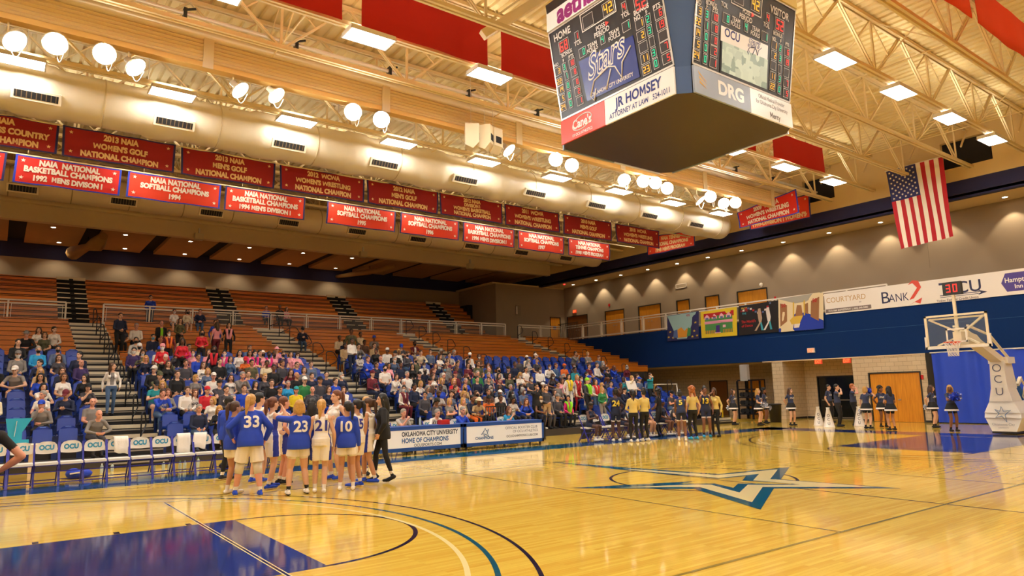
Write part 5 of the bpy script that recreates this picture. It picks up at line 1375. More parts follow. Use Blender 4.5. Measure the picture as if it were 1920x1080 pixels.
b = MB(); p = at(1100, 822, z=0); b.box(p + Vector((-.16, -.1, 0)), p + Vector((.16, .12, .5)), mat('black bag cloth', '1b1a1e', .9)); b.ell(p + Vector((0, 0, .5)), (.16, .11, .1), mat('black bag cloth', '1b1a1e', .9), 8); tag(b.build('backpack'), 'black backpack standing at the left end of the visiting bench', 'bag')
# press table with turquoise sign at the left
t = thing('side_table', 'pale side table at the far left carrying a turquoise letter sign', 'table', (-11.4, 11.0, 0))
b = MB(); b.box((-13.4, 10.8, .72), (-10.55, 11.5, .8), NOSE); b.build('table_top', t)
for x in (-13.2, -10.72):
    b = MB(); b.bar((x, 11.15, 0), (x, 11.15, .72), .12, .12, NOSE); b.build('leg', t)
p = at(30, 812, y=11.0); TQ = mat('turquoise sign board', '28a8cc', .5)
t = thing('turquoise_sign', 'turquoise letter shaped sign standing on the side table', 'sign', (p.x, 11.0, .8))
b = MB(); h = .62; x = p.x
P = [(-.24, 0), (.26, 0), (.26, .12), (.12, .12), (.12, .3), (.3, .62), (-.22, .62), (-.16, .3), (-.14, .12), (-.24, .12)]
b.prism([(x + a, 11.0, .8 + c) for a, c in P], (0, .06, 0), TQ); b.build('letter', t)
b = MB(); b.bar((x - .03, 10.99, 1.0), (x, 10.99, 1.36), .05, .01, CONEW); b.build('stripe', t)
# ================================================================== people
SKIN = {'l': mat('light skin', 'd9a888', .55), 'm': mat('tan skin', 'bf8a66', .55), 'd': mat('brown skin', '7c5038', .55), 'k': mat('deep brown skin', '54342a', .55), 'p': mat('pink skin', 'd99a80', .55)}
EYE = mat('dark eye', '3a2822', .3); EYEW = mat('eye white', 'd8ccc0', .4)
LIPS = {k: mat(k + ' lips', {'l': 'b8705e', 'm': '9a5a48', 'd': '5c3026', 'k': '40221c', 'p': 'b86a58'}[k], .5) for k in 'lmdkp'}
V3 = lambda *a: Vector(a)

class Fig:
    """posed figure facing -Y: closed shapes to be fused into one skin, and the segments that tell skin from clothing"""
    def __init__(s, H=1.7, w=1.0, fem=True, sit=False, lean=0.0, side=0.0, head=(0, 0), hands=None, elb=((-.6, .6, -.4), (.6, .6, -.4)), feet=None, knee=((0, -1, .1), (0, -1, .1)), fat=0.0, toe=(0, 0), heel=0.0, fing=.25):
        k = H / 1.7; s.k = k; s.fem = fem; s.b = MB(); s.P = []; s.sit = sit; m = SKIN['l']; s.m = m
        hz = (.10 if sit else .955 + heel) * k
        up = V3(math.sin(side), -math.sin(lean) * math.cos(side), math.cos(lean) * math.cos(side)); fw = (V3(0, -1, 0) - up * V3(0, -1, 0).dot(up)).normalized(); rt = fw.cross(up)   # rt: the figure's right (-X)
        s.up, s.fw, s.rt = up, fw, rt
        pel = V3(0, 0, hz); s.pel = pel; b_ = w * (1.0 if fem else 1.1)
        s.torso = [(-.10, .125 + fat, .105 + fat), (-.03, (.158 if fem else .15) + fat, .12 + fat), (.06, (.15 if fem else .15) + fat, .115 + fat * 1.2), (.15, (.128 if fem else .142) + fat, .098 + fat * 1.2), (.25, .142 + fat * .6, .11 + fat * .7), (.34, .152 + fat * .4, .112 + fat * .4), (.40, .125, .092), (.44, .09, .07), (.475, .062, .06), (.50, .052, .054)]
        s.torso = [(h * k, rx * k * b_, ry * k) for h, rx, ry in s.torso]
        s.loft(s.b, s.torso)
        if fem:
            for q in (-.07, .07): s.b.ell(pel + up * .31 * k + rt * q * k + fw * .085 * k, (.062 * k,) * 3, m, 7)
        s.seg(pel + up * .10 * k, pel + up * .38 * k, .125 * k, .13 * k, 'T'); s.seg(pel - rt * .07 * k, pel + rt * .07 * k, .11 * k, .11 * k, 'P')
        nb = pel + up * .48 * k; s.nb = nb
        # head
        hu = (up * .5 + Z_ * .5).normalized(); hc = nb + hu * .165 * k + fw * .025 * k
        rot = Matrix.Rotation(head[0], 3, 'Z') @ Matrix.Rotation(head[1] + lean * .35, 3, 'X')
        s.HM = Matrix.Translation(hc) @ rot.to_4x4() @ Matrix.Scale(k * 1.02, 4)
        s.cap(nb - up * .02 * k, hc - V3(0, -.015, .04) * k, .052 * k, .05 * k, 'N')
        def hl(*p): return s.HM @ V3(*p)
        for c, r in (((0, .012, .032), (.074, .093, .086)), ((0, -.02, -.035), (.061, .072, .08)), ((0, -.062, -.098), (.03, .026, .022)), ((-.077, .008, -.012), (.011, .022, .032)), ((.077, .008, -.012), (.011, .022, .032)), ((0, -.076, .036), (.05, .018, .014)), ((0, -.087, -.062), (.026, .012, .014))):
            s.b.ell(hl(*c), [x * k for x in r], m, 9, rot)
        s.b.tube([hl(0, -.086, .018), hl(0, -.102, -.012), hl(0, -.112, -.03), hl(0, -.095, -.038)], [.009 * k, .012 * k, .016 * k, .012 * k], m, 8)
        s.seg(hl(0, 0, .03), hl(0, -.03, -.06), .085 * k, .07 * k, 'H')
        # arms (0 right, 1 left)
        s.arm = []
        for i, sg in enumerate((1, -1)):
            shp = pel + up * .41 * k + rt * ((.148 if fem else .162) * b_ * sg) * k; s.b.tube([pel + up * .455 * k + rt * sg * .03 * k, shp + up * .01 * k], [.05 * k, .05 * k], m, 9)
            dflt = pel + rt * sg * .235 * k + fw * .05 * k + V3(0, 0, -.08 * k) if not sit else pel + rt * sg * .10 * k + fw * .30 * k + V3(0, 0, .08 * k)
            h = V3(*hands[i]) * k if hands and hands[i] else dflt
            el, wr = s.ik(shp, h, .285 * k, .25 * k, V3(*elb[i]))
            s.b.ell(shp, (.058 * k,) * 3, m, 8)
            fat2 = fat * .3
            s.cap(shp, el, (.05 + fat2) * k, (.038 + fat2) * k, 'U'); s.cap(el, el.lerp(wr, .35), .038 * k, .042 * k, 'F'); s.cap(el.lerp(wr, .35), wr, .042 * k, .026 * k, 'F')
            s.arm.append((shp, el, wr))
            s.hand(el, wr, sg, fing)
        # legs
        s.leg = []
        for i, sg in enumerate((1, -1)):
            hp = pel + rt * sg * .088 * k * b_ - Z_ * (.03 if sit else .05) * k
            if feet: f = V3(*feet[i]) * k
            else: f = V3(-sg * .10, -.34, -.468) * k if sit else V3(-sg * .11, 0, 0) * k
            ank = f + Z_ * (.085 * k + heel)
            kn, an = s.ik(hp, ank, .425 * k, .415 * k, V3(*knee[i]))
            s.cap(hp, kn, (.088 + fat) * k, (.056 + fat * .4) * k, 'K'); s.cap(kn, kn.lerp(an, .32), .054 * k, (.058 + fat * .3) * k, 'S'); s.cap(kn.lerp(an, .32), an, (.058 + fat * .3) * k, .036 * k, 'S')
            ta = toe[i]; d = V3(math.sin(ta), -math.cos(ta), 0); lift = V3(0, 0, heel)
            tp = an - Z_ * .045 * k - lift * .93
            hb = an - Z_ * .045 * k - lift * 0 - d * .045 * k
            s.cap(hb, tp + d * .10 * k, .041 * k, .042 * k, 'B'); s.cap(tp + d * .08 * k, tp + d * .165 * k, .042 * k, .032 * k, 'B')
            s.seg(an, an - Z_ * .02 * k, .04 * k, .045 * k, 'B')
            s.leg.append((hp, kn, an, d))
    def loft(s, b, secs, infl=0.0, n=20, m=None):
        V = []
        for h, rx, ry in secs:
            c = s.pel + s.up * h
            for j in range(n):
                a = 2 * math.pi * j / n; V.append(c + s.rt * (rx + infl) * math.cos(a) + s.fw * (ry + infl) * math.sin(a))
        L = len(secs)
        F = [(i * n + j, i * n + (j + 1) % n, (i + 1) * n + (j + 1) % n, (i + 1) * n + j) for i in range(L - 1) for j in range(n)]
        F += [tuple(reversed(range(n))), tuple((L - 1) * n + j for j in range(n))]
        b.add(V, F, m or s.m, True)
    def seg(s, a, b, ra, rb, t): s.P.append((Vector(a), Vector(b), ra, rb, t))
    def cap(s, a, b, ra, rb, t, mb=None):
        q = mb or s.b
        q.tube([a, b], [ra, rb], s.m, 10); q.ell(a, (ra,) * 3, s.m, 6); q.ell(b, (rb,) * 3, s.m, 6)
        if mb is None: s.seg(a, b, ra, rb, t)
    def ik(s, a, t, l1, l2, hint):
        d = t - a; L = min(max(d.length, .08), .995 * (l1 + l2)); n = d.normalized(); x = (l1 * l1 - l2 * l2 + L * L) / (2 * L); h = math.sqrt(max(0, l1 * l1 - x * x))
        p = hint - n * hint.dot(n); p = p.normalized() if p.length > 1e-5 else n.orthogonal()
        return a + n * x + p * h, a + n * L
    def hand(s, el, wr, sg, curl):
        k = s.k; d = (wr - el).normalized(); inw = (s.pel + s.up * .2 * k - wr); nrm = (inw - d * inw.dot(d)).normalized(); sp = d.cross(nrm).normalized()
        if sp.dot(s.fw) < 0: sp = -sp
        pe = wr + d * .075 * k
        for q in (-.02, 0, .02): s.b.tube([wr + sp * q * .6 * k, pe + sp * q * k], [.017 * k, .018 * k], s.m, 8)
        for q, ln in ((-.031, .058), (-.0105, .072), (.0105, .076), (.031, .068)):
            p0 = pe + sp * q * .95 * k - d * .01 * k; p1 = p0 + (d * math.cos(curl) + nrm * math.sin(curl)) * ln * .55 * k + sp * q * .22 * k; p2 = p1 + (d * math.cos(2.2 * curl) + nrm * math.sin(2.2 * curl)) * ln * .5 * k
            s.b.tube([p0, p1, p2], [.0105 * k, .0098 * k, .0082 * k], s.m, 7)
        t0 = wr + d * .02 * k + sp * .024 * k; t1 = t0 + (d * .6 + sp * .7 + nrm * .3).normalized() * .045 * k
        s.b.tube([t0, t1, t1 + (d * .9 + sp * .25 + nrm * .3).normalized() * .03 * k], [.014 * k, .0115 * k, .009 * k], s.m, 7)
        s.seg(wr + d * .01 * k, wr + d * .15 * k, .03 * k, .02 * k, 'W')
    # slots: 0 skin 1 top 2 bottom 3 shoe 4 lower face 5 eye 6 forearm 7 shin 8 lips 9 sock 10 upper arm 11 lower thigh 12 hem 13 front panel
    def classify(s, C, fine=False):
        D = []; TT = []
        for a, b, ra, rb, t in s.P:
            a_, d = np.array(a), np.array(b - a); L2 = max(d @ d, 1e-9); u = np.clip(((C - a_) @ d) / L2, 0, 1)
            D.append(np.linalg.norm(C - a_ - u[:, None] * d, axis=1) - (ra + (rb - ra) * u)); TT.append((t, u))
        i = np.argmin(np.array(D), axis=0); out = np.zeros(len(C), int); k = s.k
        h = (C - np.array(s.pel)) @ np.array(s.up)
        f = (C - np.array(s.pel)) @ np.array(s.fw); x = (C - np.array(s.pel)) @ np.array(s.rt)
        hm = np.array(s.HM.inverted()); Ch = C @ hm[:3, :3].T + hm[:3, 3]
        for j, (t, u) in enumerate(TT):
            q = i == j
            if t == 'T': out[q] = 1
            elif t == 'P': out[q] = 2
            elif t == 'U': out[q] = np.where(u[q] > .62, 10, 14)
            elif t == 'F': out[q] = 6
            elif t == 'K': out[q] = np.where(u[q] > .58, 11, np.where(u[q] > .50, 12, 2))
            elif t == 'S': out[q] = np.where(u[q] > 2, 9, 7)
            elif t == 'B': out[q] = 3
        tp = np.isin(out, (1, 2)) & np.isin(i, [j for j, (t, _) in enumerate(TT) if t in 'TP'])
        out[tp & (h > .02 * k)] = 1
        out[(out == 1) & tp & (f > .03 * k) & (np.abs(x) < .055 * k) & (h > .05 * k)] = 13
        out[(h > .452 * k) & (np.hypot(x, f) < .072 * k) & np.isin(out, (1, 13))] = 0
        for a, kn_, an, d in s.leg:
            z = (C - np.array(an))[:, 2]
            near = np.linalg.norm(C - np.array(an), axis=1) < .12 * k
            out[near & (out == 7) & (z < .075 * k)] = 9
            out[near & (z > .035 * k) & (out == 3)] = 9
        if fine: out[(out == 3) & (C[:, 2] < .024 * k)] = 9
        hd = np.array([t for t, _ in TT], dtype=object)[i] == 'H'
        out[hd & (Ch[:, 1] < -.02) & (Ch[:, 2] < -.012) & (Ch[:, 2] > -.115)] = 4
        r = .0098 if fine else .0135
        for q in (-.032, .032): out[(((Ch - np.array([q, -.08, .012])) * np.array([.75, .6, 1.25])) ** 2).sum(1) < r * r] = 5
        out[(((Ch - np.array([0, -.098, -.062])) * np.array([.55, .5, 1.6])) ** 2).sum(1) < .015 ** 2] = 8
        return out

JOBS = []
def fuse(mb, voxel, cb, smooth=2, name='body'): JOBS.append((mb, voxel, cb, smooth, name))
def run_jobs():
    tmp = []
    for mb, vx, cb, sm, nm in JOBS:
        me = bpy.data.meshes.new('t'); me.from_pydata([tuple(p) for p in mb.v], [], mb.f); o = bpy.data.objects.new('t', me); COL.objects.link(o)
        r = o.modifiers.new('r', 'REMESH'); r.mode = 'VOXEL'; r.voxel_size = vx; r.use_smooth_shade = True
        if sm: q = o.modifiers.new('s', 'SMOOTH'); q.factor = .5; q.iterations = sm
        tmp.append(o)
    dg = bpy.context.evaluated_depsgraph_get()
    for o, (mb, vx, cb, sm, nm) in zip(tmp, JOBS):
        me = bpy.data.meshes.new_from_object(o.evaluated_get(dg)); me.name = nm
        me.polygons.foreach_set('use_smooth', [True] * len(me.polygons)); cb(me)
    for o in tmp:
        d = o.data; bpy.data.objects.remove(o); bpy.data.meshes.remove(d)
    JOBS.clear()
def centers(me):
    a = np.empty(len(me.polygons) * 3); me.polygons.foreach_get('center', a); return a.reshape(-1, 3)
NS = 15
GREY0 = mat('neutral grey cloth', '808080', .8)
def body_cb(fig, store, key, fine=False):
    def cb(me):
        me.materials.clear()
        for _ in range(NS): me.materials.append(GREY0)
        me.polygons.foreach_set('material_index', fig.classify(centers(me), fine)); me.update(); store[key] = (me, fig)
    return cb

# ---- heads of hair and hats in head coordinates
HAIR = {}
def hair_build():
    m = SKIN['l']
    def E(b, c, r): b.ell(V3(*c), r, m, 9)
    def base(b):
        E(b, (0, .026, .05), (.087, .096, .083)); E(b, (0, .05, .0), (.082, .072, .08)); E(b, (0, .02, .085), (.07, .085, .055))
    def short(b): base(b)
    def bob(b): base(b); E(b, (0, .05, -.05), (.092, .066, .1)); b.tube([V3(-.078, -.02, .05), V3(-.09, -.01, -.04), V3(-.085, .0, -.12)], [.022, .026, .02], m, 8); b.tube([V3(.078, -.02, .05), V3(.09, -.01, -.04), V3(.085, .0, -.12)], [.022, .026, .02], m, 8)
    def long(b): bob(b); b.tube([V3(0, .07, .02), V3(0, .085, -.12), V3(0, .085, -.24), V3(0, .08, -.34)], [.07, .078, .068, .03], m, 10); b.tube([V3(-.085, .01, -.08), V3(-.095, .02, -.2), V3(-.085, .01, -.32)], [.026, .03, .014], m, 8); b.tube([V3(.085, .01, -.08), V3(.095, .02, -.2), V3(.085, .01, -.32)], [.026, .03, .014], m, 8)
    def pony(b): base(b); b.tube([V3(0, .10, .075), V3(0, .145, .07), V3(0, .165, -.0), V3(0, .155, -.12), V3(.01, .14, -.25)], [.025, .032, .04, .036, .012], m, 9)
    def bun(b): base(b); E(b, (0, .055, .135), (.048, .048, .042))
    def curly(b):
        base(b); rd = random.Random(4)
        for _ in range(46):
            a, t = rd.uniform(0, 6.28), rd.uniform(.0, 1.5); p = V3(math.sin(t) * math.cos(a) * .1, .03 + math.sin(t) * math.sin(a) * .1, .05 + math.cos(t) * .1)
            if p.y < -.055 and p.z < .09: continue
            E(b, p, (.034,) * 3)
        for sx in (-1, 1):
            for q in range(5): E(b, (sx * .09, .03 + .01 * q, .03 - .05 * q), (.034,) * 3)
    def cap(b): E(b, (0, .012, .066), (.087, .102, .082)); E(b, (0, .01, .045), (.09, .104, .03)); E(b, (0, -.125, .05), (.068, .075, .012))
    def beanie(b): E(b, (0, .015, .06), (.089, .102, .09)); E(b, (0, .01, .04), (.093, .106, .034))
    def brim(b): E(b, (0, .012, .08), (.082, .094, .075)); E(b, (0, .01, .05), (.16, .18, .014))
    for n, fn, nm in (('s', short, 'hair'), ('o', bob, 'hair'), ('l', long, 'hair'), ('p', pony, 'hair'), ('u', bun, 'hair'), ('q', curly, 'hair'), ('c', cap, 'baseball_cap'), ('b', beanie, 'knit_cap'), ('w', brim, 'brimmed_hat')):
        b = MB(); fn(b)
        def cb(me, n=n, nm=nm): me.materials.clear(); me.materials.append(GREY0); HAIR[n] = (me, nm)
        fuse(b, .0115, cb, 1, nm)
hair_build()

# ---- shared poses for the crowd
SITP = {
 'lap': dict(sit=True, lean=.05), 'fwd': dict(sit=True, lean=.5, hands=((-.10, -.46, .18), (.10, -.46, .18)), elb=((-.8, .2, -.2), (.8, .2, -.2))),
 'cross': dict(sit=True, lean=.0, hands=((.13, -.17, .30), (-.13, -.19, .27)), elb=((-.8, -.2, -.5), (.8, -.2, -.5))),
 'chin': dict(sit=True, lean=.32, hands=((.0, -.38, .52), (.05, -.33, .22)), elb=((-.5, -.2, -.9), (.8, .2, -.3))),
 'clasp': dict(sit=True, lean=.15, hands=((-.03, -.36, .22), (.03, -.36, .22)), elb=((-.9, .1, -.3), (.9, .1, -.3))),
 'phone': dict(sit=True, lean=.12, head=(0, .45), hands=((-.05, -.34, .33), (.05, -.34, .33)), elb=((-.7, .2, -.6), (.7, .2, -.6))),
 'left': dict(sit=True, lean=.08, head=(.75, 0), hands=((-.08, -.3, .12), (.14, -.28, .14))), 'right': dict(sit=True, lean=.08, head=(-.75, 0.05), hands=((-.14, -.28, .14), (.08, -.3, .12))),
}
STP = {
 'down': dict(), 'front': dict(hands=((-.06, -.2, 1.0), (.06, -.2, 1.02)), elb=((-.8, .5, -.3), (.8, .5, -.3))), 'hips': dict(hands=((-.2, -.05, .97), (.2, -.05, .97)), elb=((-1, .4, 0), (1, .4, 0)), head=(.5, 0)),
 'back': dict(hands=((-.1, .17, .95), (.1, .17, .93)), elb=((-.8, .6, 0), (.8, .6, 0)), head=(.4, 0)), 'clap': dict(hands=((-.03, -.3, 1.28), (.03, -.3, 1.27)), elb=((-.8, .2, -.7), (.8, .2, -.7)), head=(-.3, 0)),
 'walk': dict(feet=((-.1, -.16, 0), (.1, .16, 0)), hands=((-.24, .06, .86), (.22, -.14, .9)), head=(.7, 0), lean=.05), 'face': dict(hands=((-.08, -.2, 1.5), (.22, -.02, .86)), elb=((-.7, -.2, -.7), (.6, .6, -.4))),
 'bend': dict(lean=.55, hands=((-.12, -.62, .95), (.15, -.55, .85)), elb=((-.6, .5, -.3), (.6, .5, -.3)), head=(0, -.1)),
}
BODY = {}
for nm, kw in SITP.items():
    for fem in (0, 1): f = Fig(H=1.66 if fem else 1.76, fem=bool(fem), fat=0 if fem else .018, **kw); fuse(f.b, .0155, body_cb(f, BODY, (nm, fem)))
for nm, kw in STP.items():
    for fem in (0, 1): f = Fig(H=1.66 if fem else 1.78, fem=bool(fem), fat=0 if fem else .012, **kw); fuse(f.b, .0145, body_cb(f, BODY, (nm, fem)))
run_jobs()

CLOTH = {'k': ('black', '1a191c'), 'w': ('white', 'ebe3d8'), 'b': ('royal blue', '1c44c0'), 'n': ('navy', '1c2440'), 'g': ('grey', '807a76'), 'd': ('dark grey', '44424a'), 'l': ('light grey', 'b4aca4'), 'r': ('red', 'c8202c'), 'm': ('maroon', '6a1c2c'), 'p': ('pink', 'f0a0a8'), 'h': ('hot pink', 'e02a80'), 'o': ('orange', 'e06a20'), 'y': ('yellow', 'e8cc28'), 'e': ('green', '2c7a44'), 'v': ('olive', '57553a'), 't': ('teal', '1c8a94'), 'c': ('cyan', '2a98d0'), 'a': ('tan', 'b89a70'), 'u': ('mustard', 'a8702c'), 's': ('slate blue', '5a6a88'), 'i': ('cream', 'e0d0ae'), 'x': ('lime', '8cd820'), 'j': ('denim blue', '4a6488'), 'z': ('brown', '5c4030'), 'G': ('pale gold', 'd8c070'), 'P': ('purple', '3c2a5c')}
def cm(c): return mat(CLOTH[c][0] + ' cloth', CLOTH[c][1], .85, noise=.14, nscale=5, bump=.25)
HCOL = {'k': ('black', '17120f'), 'n': ('brown', '4a2f1c'), 'y': ('blonde', 'c0924c'), 'g': ('grey', '9a948c'), 'w': ('white', 'd8d0c4'), 'r': ('red', 'a8602c'), 't': ('auburn', '6a3a20'), 'b': ('light blue', '3c8cd0')}
def hm_(c): return mat(HCOL[c][0] + ' hair', HCOL[c][1], .48, noise=.4, nscale=38, bump=.7)
HST = {'s': 'short', 'o': 'bobbed', 'l': 'long', 'p': 'ponytailed', 'u': 'tied up', 'q': 'curly'}
MASKM = {'w': mat('white face mask', 'e6e2dc', .8), 'k': mat('black face mask', '1c1b1e', .8), 'b': mat('blue face mask', '6fb0d0', .8)}

def make_person(pose, fem, loc, rz, top, bot, hair, skin='l', mask=None, sleeve='s', legs='l', shoe='k', sc=1.0, panel=None, hem=None, sock=None, name='person'):
    """hair: two letters, style then colour; hats use cloth colours"""
    me, fig = BODY[(pose, fem)] if not isinstance(pose, tuple) else pose
    o = bpy.data.objects.new(name, me); COL.objects.link(o); o.location = loc; o.rotation_euler = (0, 0, rz); o.scale = (sc, sc, sc)
    sk, tp, bt = SKIN[skin], cm(top), cm(bot)
    low = bt if legs == 'l' else sk
    ms = [sk, tp, bt, cm(shoe), MASKM[mask] if mask else sk, EYE, tp if sleeve == 'l' else sk, low, MASKM[mask] if mask else LIPS[skin],
          cm(sock) if sock else (low if legs == 'l' else cm('w')), tp if sleeve == 'l' else sk, low, cm(hem) if hem else bt, cm(panel) if panel else tp, sk if sleeve == 'n' else tp]
    for i, m in enumerate(ms): o.material_slots[i].link = 'OBJECT'; o.material_slots[i].material = m
    o['category'] = 'person'
    if hair and hair != '--':
        hme, hn = HAIR[hair[0]]
        h = bpy.data.objects.new(hn, hme); COL.objects.link(h); h.parent = o; h.matrix_local = fig.HM.copy()
        h.material_slots[0].link = 'OBJECT'; h.material_slots[0].material = cm(hair[1]) if hair[0] in 'cbw' else hm_(hair[1])
        if hair[0] in 'cw' and len(hair) > 2 and hair[2] in HCOL:      # hair under the hat
            h2 = bpy.data.objects.new('hair', HAIR['o' if fem else 's'][0]); COL.objects.link(h2); h2.parent = o
            h2.matrix_local = fig.HM @ Matrix.Translation((0, .004, -.012)) @ Matrix.Scale(.96, 4); h2.material_slots[0].link = 'OBJECT'; h2.material_slots[0].material = hm_(hair[2])
    return o
def child(mb, name, o): q = mb.build(name); q.parent = o; return q
def boa(o, fig, col, wide=.045, name='feather_boa'):
    k = fig.k; c = fig.pel + fig.up * .46 * k; pts = []
    for a in np.linspace(-.2, 1.2, 15):
        t = math.pi * a; pts.append(c + fig.rt * math.cos(t) * .11 * k - fig.fw * math.sin(t) * .09 * k)
    def drop(sg): return [fig.pel + fig.up * (.44 - .07 * j) * k + fig.rt * sg * (.10 - .01 * j) * k + fig.fw * (.13 + .01 * min(j, 2)) * k for j in range(1, 7)]
    L = drop(1)[::-1] + [c + fig.rt * .105 * k + fig.fw * .08 * k] + pts[2:-2] + [c - fig.rt * .105 * k + fig.fw * .08 * k] + drop(-1)
    b = MB(); rd = random.Random(len(o.name) + int(o.location.x * 9)); b.tube(L, [wide * rd.uniform(.75, 1.2) for _ in L], cm(col), 7); return child(b, name, o)
def decal(o, fig, st, hz, h, m, back=True, name='jersey_number', maxw=.26, me=None):
    """lettering laid onto the chest or back of the figure's clothing"""
    me = me or o.data; bv = BVHTree.FromPolygons([v.co[:] for v in me.vertices], [p.vertices[:] for p in me.polygons])
    V, F, wd = text2d(st, .03); sx = min(h * fig.k, maxw * fig.k / wd)
    bm = bmesh.new(); vs = [bm.verts.new((x, y, 0)) for x, y in V]
    for f in F:
        try: bm.faces.new([vs[i] for i in f])
        except ValueError: pass
    bmesh.ops.triangulate(bm, faces=bm.faces[:])
    for _ in range(3):
        L = [e for e in bm.edges if e.calc_length() > .22]
        if L: bmesh.ops.subdivide_edges(bm, edges=L, cuts=1); bmesh.ops.triangulate(bm, faces=bm.faces[:])
    bm.verts.index_update(); V = [(v.co.x, v.co.y) for v in bm.verts]; F = [tuple(v.index for v in f.verts) for f in bm.faces]; bm.free()
    d = -fig.fw if back else fig.fw; ex = -d.cross(fig.up) if True else None
    ex = fig.up.cross(d).normalized(); o0 = fig.pel + fig.up * hz * fig.k
    out = []
    for x, y in V:
        p = o0 + ex * (x - wd / 2) * sx + fig.up * (y - .5) * h * fig.k
        q = bv.ray_cast(p + d * .6, -d)[0]
        out.append((q if q is not None else p + d * .12) + d * .008)
    b = MB(); b.add(out, F, m); return child(b, name, o)
